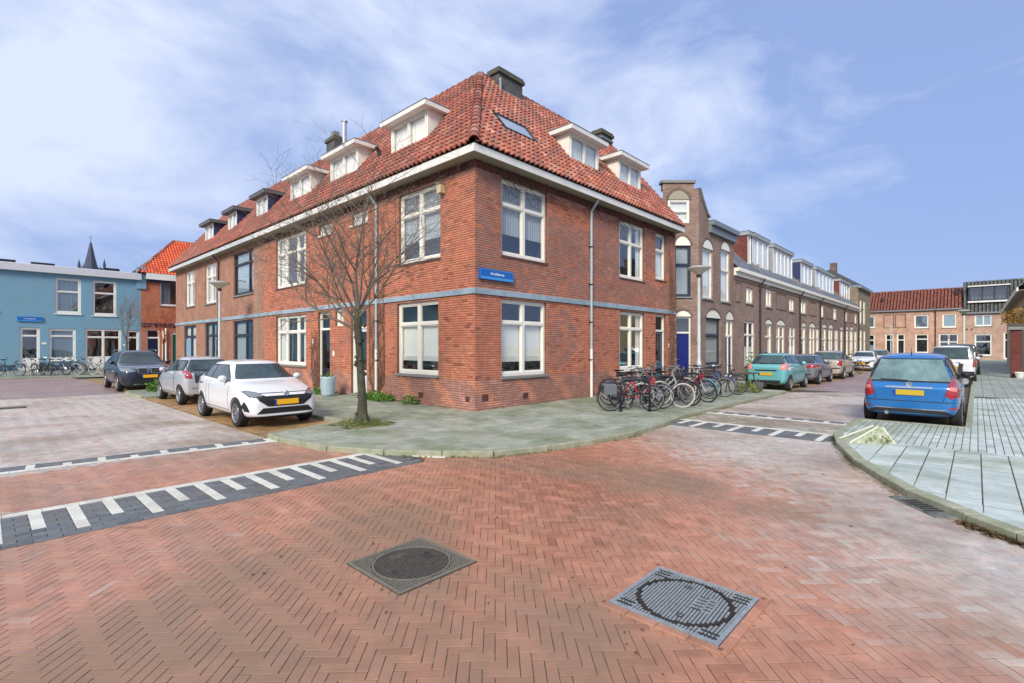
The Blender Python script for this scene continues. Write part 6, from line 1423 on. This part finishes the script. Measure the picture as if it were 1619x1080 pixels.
m_wtyre = mat('cream tyre', S(190,188,176), rough=.8); m_btyre = mat('blue grey tyre', S(58,66,76), rough=.8)
# parked at the racks beside the red house: heading of -47 degrees lies across the view
G1_ = 'bicycles parked beside the corner house'
bike('black bicycle with grey panniers at the left end of the bicycle rack, seen side-on', 2.77, -2.93, -47, b_black, steer=4, lean=3, group=G1_, bag=mat('grey pannier', S(92,98,106), rough=.8), ladies=False)
bike('bright red bicycle just behind the first black one in the rack', 3.45, -2.85, -50, b_red, steer=-8, lean=-3, group=G1_, tyre=m_tyre, ladies=True)
bike('silver bicycle with cream tyres next to the red bicycle', 4.05, -3.15, -58, b_sil, tyre=m_wtyre, steer=10, lean=3, group=G1_)
bike('dark purple bicycle with pale rims behind the cream tyred one', 4.35, -2.35, -50, b_navy, tyre=m_wtyre, steer=-6, lean=-4, group=G1_)
bike('black bicycle with its front wheel turned, left of the near lamp post', 4.95, -3.0, -82, b_black, steer=-12, lean=4, group=G1_, ladies=False)
bike('second silver bicycle half hidden behind the near lamp post', 5.75, -2.3, -60, b_sil, steer=5, lean=-3, group=G1_)
bike('pink black bicycle with teal front mudguard, right of the near lamp post', 6.15, -3.05, -95, b_dred, fender=b_teal, steer=-6, lean=5, group=G1_)
bike('dark red bicycle with a wire basket standing among the blue ones', 7.05, -2.7, -72, b_red, steer=6, lean=-3, group=G1_, basket=True)
bike('blue bicycle with a blue mudguard towards the right end of the rack', 7.9, -2.85, -60, b_blue, fender=b_blue, tyre=m_btyre, steer=-8, lean=3, group=G1_)
bike('black bicycle at the right end of the rack beside the wooden bench', 8.8, -3.0, -52, b_black, steer=8, lean=2, group=G1_, ladies=True)
bike('teal bicycle standing close to the wall behind the rack', 6.3, -1.5, -50, b_teal, steer=0, lean=2, group=G1_)
bike('grey bicycle behind the dark purple one near the ground floor window', 4.9, -1.6, -48, b_sil, steer=-15, lean=-2, group=G1_, ladies=False)
bike('navy bicycle with an alloy handlebar between the silver and the purple bicycles', 3.75, -2.35, -62, b_navy, steer=-10, lean=2, group=G1_, ladies=False)
bike('black bicycle with a wire basket close to the lamp post foot', 5.3, -2.75, -74, b_black, steer=14, lean=-2, group=G1_, basket=True)
bike('brown bicycle with cream tyres behind the pink black one', 6.7, -2.05, -66, bp_('brown', S(92,70,58)), tyre=m_wtyre, steer=-14, lean=3, group=G1_)
bike('dark green bicycle squeezed between the basket bicycle and the blue one', 7.5, -2.4, -58, bp_('green', S(30,66,58)), steer=10, lean=-3, group=G1_)
G2_ = 'bicycles parked in front of the light blue building'
for px_, py_, hd, fr, ty, lab in ((14,595,-40,b_black,m_tyre,'dark bicycle alone at the left edge in front of the blue building'),(46,593.6,-120,b_wh,m_wtyre,'white bicycle standing head-on in front of the white door'),
    (59,593.4,-110,b_sil,m_wtyre,'silver bicycle close beside the white one at the white door'),(74,594,-75,b_black,m_tyre,'black bicycle with wide handlebars left of the low window of the blue building'),
    (90,593.6,-45,b_navy,m_tyre,'dark bicycle seen side-on under the low window of the blue building'),(104,593,-38,b_blue,m_wtyre,'bluish bicycle under the right half of the low window'),
    (116,592.6,-60,b_black,m_tyre,'black bicycle right of the low window of the blue building'),(138,592.2,-70,b_sil,m_wtyre,'silver bicycle in front of the white double door'),
    (150,592,-50,b_black,m_wtyre,'black bicycle nearest to the dark SUV in front of the double door')):
    Z_ = 1.67*785/(py_-548); q = farpt(px_, py_, Z_); bike(lab, q[0], q[1], hd, fr, ty, steer=random.uniform(-15,15), lean=random.uniform(-4,4), group=G2_, z=.03)
# cargo bicycle and motor scooter further along the right-hand street
cb = bike('cargo bicycle with a dark blue box parked in front of the far white car', 29.6, -3.7, -25, b_black, group='bicycles further along the street', bag=m_navy, z=RZ)
sc_ = empty('motor_scooter', 'dark motor scooter parked between the blue hatchback and the white van', 'scooter', (20.2,-8.45,RZ), RAD(-80))
for px_ in (-.62, .62):
    w = add('wheel', MB().lathe([(.13,-.05),(.23,-.055),(.25,0),(.23,.055),(.13,.05)], 20, 'y'), m_tyre, sc_, Matrix.Translation((px_,0,.25)), smooth=True); add('rim', MB().lathe([(.0,-.045),(.135,-.05),(.135,.05),(0,.045)], 14, 'y'), m_bal, w)
b = MB(); b.prism([(-.85,.62),(-.25,.50),(-.05,.30),(.35,.28),(.5,.62),(.56,1.0),(.46,1.02),(.34,.42),(.02,.40),(-.12,.76),(-.3,.82),(-.9,.84)], 1, -.16, .16)
add('body', b, m_black, sc_); add('seat', MB().bevbox(-.88,-.2,-.14,.14,.84,.93,.03), m_sad, sc_)
add('handlebar', MB().tube([(.38,-.34,1.08),(.46,-.1,1.03),(.46,.1,1.03),(.38,.34,1.08)], .016, 6).tube([(.50,0,1.0),(.62,0,.25)], .03, 6), m_bal, sc_); add('front_mudguard', MB().lathe([(.27,-.07),(.28,.07)], 10, 'y', (.62,0,.25)) , m_black, sc_)
add('tail_light', MB().box(-.92,-.89,-.08,.08,.7,.77), m_tl, sc_)
# ================================================================== racks, lamps, bench, pots
m_rack = mat('rack steel', S(44,50,56), rough=.5, metal=.3)
for i, (x0, y0, x1, y1, lab) in enumerate(((2.55,-2.75,3.05,-3.3,'dark steel bicycle hoop with the first black bicycle leaning on it'),(4.45,-2.45,4.95,-3.0,'dark bicycle hoop between the cream tyred and the black bicycle'),(6.5,-2.4,7.0,-2.95,'dark bicycle hoop by the bicycle with a basket'),(8.35,-2.4,8.85,-2.95,'dark bicycle hoop at the right end of the rack'))):
    e = empty('bicycle_rack', lab, 'bicycle rack', (x0,y0,PZ)); dx, dy = x1-x0, y1-y0; f = lambda t, z: (dx*t, dy*t, z)
    add('hoop', MB().tube([f(0,-.02),f(0,.70),f(.05,.78),f(.14,.82),f(.86,.82),f(.95,.78),f(1,.70),f(1,-.02)], .028, 10), m_rack, e, smooth=True)
    add('crossbar', MB().tube([f(.0,.45),f(1,.45)], .02, 8), m_rack, e, smooth=True)
    for t in (0, 1): add('base_foot', MB().lathe([(.06,0),(.06,.015),(.03,.02)], 12, o=f(t,0)), m_rack, e)
m_pole = mat('lamp pole paint', S(188,196,196), rough=.45, var=.08, vscale=4, stain=S(150,156,140), stain_amt=.4, stain_scale=2); m_bowl = mat('lamp bowl', S(206,204,180), rough=.3, coat=.3); m_lcap = mat('lamp cap', S(150,156,158), rough=.5)
def lamp(x, y, lab, h=4.5, z=PZ):
    e = empty('street_lamp', lab, 'street lamp', (x,y,z), group='street lamps')
    add('pole', MB().lathe([(.085,-.1),(.085,1.1),(.062,1.16),(.05,h)], 14), m_pole, e, smooth=True)
    add('lamp_bowl', MB().lathe([(.07,h-.02),(.12,h+.02),(.27,h+.13),(.385,h+.2),(.40,h+.225)], 28), m_bowl, e, smooth=True)
    add('lamp_cap', MB().lathe([(.42,h+.215),(.42,h+.25),(.30,h+.30),(.1,h+.33),(0,h+.335)], 28), m_lcap, e, smooth=True)
    add('collar', MB().lathe([(.055,h-.12),(.085,h-.1),(.09,h),(.05,h+.01)], 12), m_black, e)
    add('service_door', MB().box(-.05,.05,-.09,-.08,.5,.95), m_lcap, e)
    return e
lamp(9.53, -1.9, 'white street lamp with shallow bowl head standing among the parked bicycles', 4.35)
lamp(-1.48, 15.06, 'street lamp in front of the brown brick house on the left street', 4.25)
lamp(42.65, -8.7, 'distant street lamp on the right side of the right-hand street', 4.25, RZ)
sp = empty('sign_post', 'thin pale post in front of the long low pinkish house', 'post', (76,-.9,0)); add('pole', MB().tube([(0,0,0),(0,0,4.6)], .07, 8), m_pole, sp); add('pole_cap', MB().lathe([(.07,4.6),(.1,4.62),(.0,4.7)], 8), m_lcap, sp)

m_wood = mat('dark weathered wood', S(74,70,66), rough=.85, var=.3, vscale=9)
be = empty('bench', 'dark wooden trestle bench at the kerb between the bicycles and the turquoise car', 'bench', (10.35,-3.15,PZ), RAD(-12))
for q in range(3): add('plank', MB().bevbox(-.85,.85,-.2+q*.14,-.07+q*.14,.66,.70,.006), m_wood, be)
for sx_ in (-.62, .62):
    add('leg', MB().tube([(sx_-.02,-.1,.66),(sx_-.1,-.32,0)], .028, 6).tube([(sx_,.12,.66),(sx_+.1,.32,0)], .028, 6), m_wood, be)
    add('brace', MB().tube([(sx_*.9,0,.3),(sx_*.3,0,.64)], .02, 5), m_wood, be)
bk = empty('bucket', 'grey zinc bucket under the right end of the wooden bench', 'bucket', (11.2,-3.45,PZ))
add('bucket_body', MB().lathe([(0,.0),(.15,.0),(.2,.32),(.21,.33),(.19,.31),(.0,.28)], 18), m_zinc, bk, smooth=True); add('bucket_handle', MB().tube([(-.2,0,.32),(-.12,0,.46),(0,0,.5),(.12,0,.46),(.2,0,.32)], .008, 5), m_bal, bk)
pt = empty('planter', 'pale blue grey cylindrical planter with a small green plant beside the front door', 'planter', (-.72,6.5,PZ))
add('pot', MB().lathe([(.0,0),(.2,0),(.22,.1),(.245,.60),(.25,.66),(.225,.66),(.22,.58),(0,.56)], 24), mat('pale glazed pot', S(158,180,190), rough=.45, var=.1, vscale=6), pt, smooth=True)
def leafclump(b, cx, cy, cz, n, r, h, size=.05, up=.6):
    for _ in range(n):
        a_ = random.uniform(0,2*PI); q = r*math.sqrt(random.random()); x, y = cx+q*math.cos(a_), cy+q*math.sin(a_); z = cz+h*random.random()**1.2*(1-.5*q/r)
        d = Vector((math.cos(a_)+random.gauss(0,.5), math.sin(a_)+random.gauss(0,.5), up+random.gauss(0,.5))).normalized(); s_ = d.orthogonal().normalized(); s_.rotate(Matrix.Rotation(random.uniform(0,6),3,d)); L_ = size*random.uniform(.6,1.4)
        p = Vector((x,y,z)); b.add([p, p+d*L_*.5+s_*L_*.28, p+d*L_, p+d*L_*.5-s_*L_*.28], [(0,1,2,3)])
def blades(b, cx, cy, cz, n, r, h):
    for _ in range(n):
        a_ = random.uniform(0,2*PI); q = r*random.random(); x, y = cx+q*math.cos(a_), cy+q*math.sin(a_); hh = h*random.uniform(.5,1.1); t = random.gauss(0,.35)*hh; t2 = random.gauss(0,.35)*hh; w = .006
        b.add([(x-w,y,cz),(x+w,y,cz),(x+w*.6+t*.4,y+t2*.4,cz+hh*.6),(x-w*.6+t*.4,y+t2*.4,cz+hh*.6),(x+t,y+t2,cz+hh)], [(0,1,2,3),(3,2,4)])
m_leaf = mat('green leaf', S(62,112,34), rough=.6, col2=S(96,140,48), vscale=6); m_grass = mat('weed grass', S(92,112,50), rough=.8, col2=S(128,132,76), vscale=5)
m_leafd = mat('olive moss', S(104,116,58), rough=.9, col2=S(80,96,40), vscale=6)
b = MB(); leafclump(b, 0, 0, .56, 60, .18, .22, .09); add('foliage', b, m_leaf, pt)
def plant(x, y, lab, n, r, h, size=.08, z=PZ, m=None, name='wall_plant'):
    b = MB(); leafclump(b, 0, 0, 0, n, r, h, size); st = MB()
    for k in range(6): st.tube([(0,0,-.02),(random.uniform(-r,r)*.6,random.uniform(-r,r)*.6,h*.7)], .005, 4)
    e = empty(name, lab, 'plant', (x,y,z)); add('leaves', b, m or m_leaf, e); add('stems', st, m_grass, e); return e
plant(-.28, 4.35, 'low bright green plant at the foot of the drainpipe left of the corner window', 420, .30, .32, .08)
plant(-.30, 3.75, 'spreading green plant right of the drainpipe foot', 260, .28, .26, .08)
plant(-.18, 2.55, 'small bright green weed at the wall under the corner window', 240, .24, .30, .08)
plant(-.45, 7.35, 'leafy green plants on the ground left of the pale planter', 220, .34, .30, .09)
plant(-.22, 5.15, 'small pale green tuft at the white door post', 90, .16, .14, .06)
plant(-4.0, 12.9, 'bright green shrub growing between the silver city car and the dark SUV', 420, .5, .55, .12)
plant(10.4, -3.3, 'yellow green tuft growing under the wooden bench', 200, .32, .45, .12, m=m_grass)
plant(.2+20.4, -.35, 'climbing plant by the window behind the turquoise car', 200, .3, 1.9, .12)
plant(26.2, -.35, 'tall green plant beside the double door of the brown terrace', 220, .3, 1.3, .13)
plant(51.5, -.4, 'bush beside the doors near the far end of the terrace', 260, .6, 1.6, .16)
e = plant(30.4, -11.4, 'overhanging autumn tinted hedge above the dark red brick pillar', 700, .9, 1.0, .16, 3.0, mat('autumn leaf', S(120,110,44), rough=.7, col2=S(150,96,36), vscale=4), 'overhanging_hedge')
# weeds along the kerbs
b = MB()
def along(pts, n, jit, h, zz):
    P = [Vector(p) for p in pts]; Ls = [(P[i+1]-P[i]).length for i in range(len(P)-1)]
    for _ in range(n):
        i = random.choices(range(len(Ls)), Ls)[0]; q = P[i].lerp(P[i+1], random.random()); 
        if math.sin(q.x*3.1+q.y*2.3)+random.gauss(0,.5) < -.1: continue
        blades(b, q.x+random.gauss(0,jit), q.y+random.gauss(0,jit), zz, 3, .02, h*random.random())
along([(-4.95,.3),(-4.3,-2.5),(-3.2,-3.9),(-1.2,-4.47),(0,-4.6),(3,-4.25),(11.8,-4.24)], 1500, .03, .05, RZ)
along([(2.4,-7.42),(1.4,-7.66),(.1,-8.1),(-.8,-8.5),(-1.4,-8.82)], 600, .03, .06, RZ)
along([(-1.98,-9.30),(-2.4,-9.70),(-2.9,-10.4),(-3.3,-11.4)], 1100, .035, .06, RZ)
along([(-.04,1),(-.04,9)], 500, .03, .07, PZ); along([(.5,-.04),(11,-.04)], 500, .03, .07, PZ)
along([(1,-2.6),(9,-3.9)], 200, .5, .03, PZ)
add('kerb_weeds', b, m_grass, kind='stuff')
b = MB()
for _ in range(900):
    t = random.random(); x = -2.0-1.35*t; y = -9.38-1.9*t**1.1
    p = Vector((x+random.gauss(0,.05)-.05, y+random.gauss(0,.05)+.05, RZ+.004+random.random()*.015)); a_ = random.uniform(0,6); L_ = random.uniform(.012,.04)
    u = Vector((math.cos(a_),math.sin(a_),random.gauss(0,.3)))*L_; v = Vector((-math.sin(a_),math.cos(a_),random.gauss(0,.3)))*L_*.5
    b.add([p-u,p-v,p+u,p+v],[(0,1,2,3)])
for _ in range(260):
    x, y = random.uniform(-8,3), random.uniform(-9,-.5); p = Vector((x,y,RZ+.006)); a_ = random.uniform(0,6); L_ = random.uniform(.008,.022); u = Vector((math.cos(a_),math.sin(a_),.1))*L_; v = Vector((-math.sin(a_),math.cos(a_),.2))*L_*.5
    b.add([p-u,p-v,p+u,p+v],[(0,1,2,3)])
for _ in range(900):
    x, y = random.uniform(5.3,12), random.uniform(-9.3,-9.0)+random.gauss(0,.08); p = Vector((x,y,RZ+.01+random.random()*.02)); a_ = random.uniform(0,6); L_ = random.uniform(.015,.05); u = Vector((math.cos(a_),math.sin(a_),random.gauss(0,.3)))*L_; v = Vector((-math.sin(a_),math.cos(a_),.2))*L_*.5
    b.add([p-u,p-v,p+u,p+v],[(0,1,2,3)])
add('leaf_litter', b, mat('dead leaf', S(112,84,52), rough=.9, col2=S(70,52,36), vscale=25), kind='stuff')
# pale mossy wedge block on the right pavement
wd = empty('concrete_wedge', 'low white and green mossy wedge-shaped block on the right pavement corner', 'block', (1.98,-8.06,PZ), RAD(-58))
m_wed = mat('mossy white concrete', S(176,182,164), rough=.8, col2=S(112,128,84), vscale=7, var=.2, bump=.4, bscale=30)
b = MB(); b.add([(-.40,-.2,0),(.30,-.2,0),(.30,.2,0),(-.40,.2,0),(.10,-.07,.27),(.17,-.07,.27),(.17,.07,.27),(.10,.07,.27)], [(0,3,2,1),(4,5,6,7),(0,1,5,4),(1,2,6,5),(2,3,7,6),(3,0,4,7)])
add('block', b, m_wed, wd); b = MB()
for k in range(4):
    p = [(-.40,-.2,0),(.30,-.2,0),(.30,.2,0),(-.40,.2,0)][k]; q = [(.10,-.07,.27),(.17,-.07,.27),(.17,.07,.27),(.10,.07,.27)][k]; b.tube([p,q], .018, 5)
add('raised_edge', b, mat('dirty white edge', S(196,200,184), rough=.8, var=.25, vscale=12), wd); b = MB(); leafclump(b, .05, -.15, .02, 200, .2, .18, .035); leafclump(b, .0, .1, .02, 120, .2, .14, .03); add('moss', b, m_leafd, wd, kind='stuff')

# ================================================================== trees and climbers
m_bark = mat('mossy bark', S(66,62,52), rough=.95, var=.35, vscale=9, bump=1.0, bscale=45, stain=S(84,92,50), stain_amt=.7, stain_scale=5)
m_twig = mat('twig bark', S(112,102,90), rough=.9, var=.2, vscale=6)
def limb(b, p, d, L_, r, depth, maxd, up, rnd, nseg=5):
    pts = [p.copy()]; rs = [r]; dd = d.normalized()
    kids = []
    for k in range(nseg):
        dd = (dd+Vector((rnd.gauss(0,.13),rnd.gauss(0,.13),rnd.gauss(0,.09)+up*.09))).normalized()
        p = p+dd*(L_/nseg); pts.append(p.copy()); rr = r*(1-.62*(k+1)/nseg); rs.append(max(rr,.0022))
        if depth < maxd and k >= 1:
            for _ in range(rnd.choice((1,2,2)) if depth > 0 else rnd.choice((2,3))): kids.append((p.copy(), dd.copy(), rr))
    b.tube(pts, rs, 8 if r > .05 else (5 if r > .015 else 3), False)
    for (q, qd, rr) in kids:
        ax = qd.orthogonal(); ax.rotate(Matrix.Rotation(rnd.uniform(0,2*PI),3,qd)); nd = (qd*1.0+ax*rnd.uniform(.45,1.0)).normalized()
        limb(b, q, nd, L_*rnd.uniform(.38,.62), max(rr*.6,.0028), depth+1, maxd, up, rnd, 4 if depth < 1 else 3)
rnd = random.Random(11)
tr = empty('street_tree', 'bare leafless street tree with mossy trunk in front of the red corner house', 'tree', (-3.06,.28,PZ))
tb = MB(); tp_ = [(0,0,-.05),(0.0,0,.1),(.01,.0,.5),(-.02,.02,1.1),(-.04,.05,1.7),(-.06,.08,2.1),(-.06,.1,2.5)]
tb.tube(tp_, [.17,.125,.092,.082,.078,.088,.06], 14)
for k in range(7):
    a_ = k*2*PI/7+.3; tb.tube([(0,0,.25),(math.cos(a_)*.13,math.sin(a_)*.13,.07),(math.cos(a_)*.27,math.sin(a_)*.27,-.03)], [.09,.06,.03], 7)
for k in range(16):
    a_ = rnd.uniform(0,6.28); zz = rnd.uniform(.1,2.2); rr = .11; tb.lathe([(.0,-.05),(.045,-.02),(.05,.02),(0,.05)], 7, 'z', (math.cos(a_)*rr*.85-.02,math.sin(a_)*rr*.85+.03,zz))
add('trunk', tb, m_bark, tr, smooth=True)
cr = MB(); CRt = MB()
def cam_dir(r_, u_, f_):   # right, up, forward as seen from the street
    return Vector((r_*.6833+f_*.7302, -r_*.7302+f_*.6833, u_))
main = [(2.0,(-.95,.62,-.2),1.9,.056),(2.15,(-.75,.85,.3),2.1,.052),(2.25,(-.35,1.0,-.3),2.3,.056),(2.4,(-.1,1.0,.35),2.4,.052),(2.45,(.05,1.1,-.1),2.5,.060),(2.45,(.18,1.0,-.4),2.3,.046),(2.35,(.5,1.0,.25),2.3,.050),(2.3,(.62,.8,-.25),1.8,.042),(2.2,(-.6,.6,-.55),1.8,.036),(2.4,(.35,.8,.6),2.0,.038),(2.1,(-1.1,.5,.4),1.7,.030)]
main = [(a_,(b_[0]*.9,b_[1],b_[2]*.9),c_,d_*.66) for a_,b_,c_,d_ in main]
for (zz, d, L_, r) in main:
    limb(cr, Vector((-.05,.07,zz)), cam_dir(*d), L_, r, 0, 3, .5, rnd, 6)
add('crown', cr, m_twig, tr)
b = MB(); blades(b, -.05, .0, 0, 260, .45, .16); blades(b, .1,-.45,0,120,.3,.14); leafclump(b, -.2,-.2,0,120,.3,.1,.05); add('weeds_at_foot', b, m_grass, tr)
add('tree_pit', MB().box(-.47,.44,-.6,.6,-.04,.004), mat('tree pit soil', S(110,100,72), rough=.95, col2=S(120,124,76), vscale=8, bump=.6, bscale=50), tr)
def small_tree(x, y, lab, h, z=PZ, col=None):
    e = empty('young_tree', lab, 'tree', (x,y,z)); rn = random.Random(int(abs(x*100))+3)
    add('trunk', MB().tube([(0,0,0),(.02,0,h*.25),(0,.02,h*.5)], [.07,.055,.04], 8), m_bark, e, smooth=True)
    c = MB()
    for k in range(7):
        a_ = k*.9; limb(c, Vector((0,0,h*(.36+.02*k))), Vector((math.cos(a_)*.45,math.sin(a_)*.45,1)), h*.5, .026, 0, 2, .5, rn, 5)
    add('crown', c, col or m_twig, e); return e
small_tree(-1.49, 35.6, 'slim bare young tree in front of the light blue building', 4.9)
small_tree(-.3, 30.6, 'young bare tree with reddish twigs in front of the orange house', 4.4, col=mat('reddish twig', S(150,84,48), rough=.8))
far_t = empty('evergreen_tree', 'dark evergreen tree rising behind the roof of the far end house', 'tree', (72,10,0))
b = MB(); rn = random.Random(5)
for k in range(2600):
    zz = rn.uniform(7,13.2); R_ = 2.0*(1-(zz-7)/7.5)+.35; a_ = rn.uniform(0,6.28); q = R_*math.sqrt(rn.random()); leafclump(b, q*math.cos(a_), q*math.sin(a_), zz, 1, .1, .3, .5)
add('crown', b, mat('evergreen leaf', S(50,66,52), rough=.8, col2=S(70,84,60), vscale=1), far_t); add('trunk', MB().tube([(0,0,0),(0,0,11)], [.3,.1], 8), m_bark, far_t)
m_vine = mat('vine stem', S(112,88,72), rough=.95, var=.3, vscale=9)
def climber(lab, M, u, w0, w1, z1, n, seed, along_eave=None, leaf=0):
    e = empty('climbing_plant', lab, 'climbing plant'); rn = random.Random(seed); b = MB()
    for k in range(n):
        x = u+rn.gauss(0,w0); z = rn.uniform(-.02,.5) if k < n*.4 else rn.uniform(.3, z1*.8); r = rn.uniform(.004,.014) if k > 5 else rn.uniform(.014,.028); pts = []; L_ = rn.uniform(.5,2.2) if k > 5 else z1; dx = rn.gauss(0,.25)
        q = 0
        while q < L_ and z < z1:
            pts.append((x,-.035-rn.random()*.04,z)); st = .09; dx = dx*.85+rn.gauss(0,.22); x += dx*st*1.2; z += st*rn.uniform(.4,1.1); q += st; x = min(max(x,u-w1),u+w1)
        if len(pts) > 2: b.tube(pts, [r*(1-.7*i/len(pts)) for i in range(len(pts))], 4, False)
    if along_eave:
        a0, a1, m_ = along_eave
        for k in range(m_):
            x = rn.uniform(a0,a1); z = rn.uniform(6.2,6.5); pts = []; dz = 0
            for i in range(rn.randint(6,20)):
                pts.append((x,-.03-rn.random()*.05,min(max(z,6.05),6.52))); x += .08; dz = dz*.7+rn.gauss(0,.03); z += dz
            b.tube(pts, .006, 3, False)
    add('stems', b, m_vine, e, M)
    if leaf:
        c = MB()
        for k in range(leaf): leafclump(c, u+rn.gauss(0,w0*1.2), -.08, rn.uniform(0,z1*.75), 1, .04, .05, .06)
        add('leaves', c, m_leafd, e, M)
    return e
climber('brown leafless climber tangled round the drainpipe left of the corner window', ML, -4.6, .13, .42, 6.4, 90, 3, (-4.5,-1.0,26), 30)
climber('dark climber at the right end of the red house beside grey blue door', I4, 11.3, .09, .3, 6.4, 80, 4, (.2,11,90), 60)
climber('thin bare climber beside the black front door', ML, -8.95, .08, .22, 2.4, 26, 8)
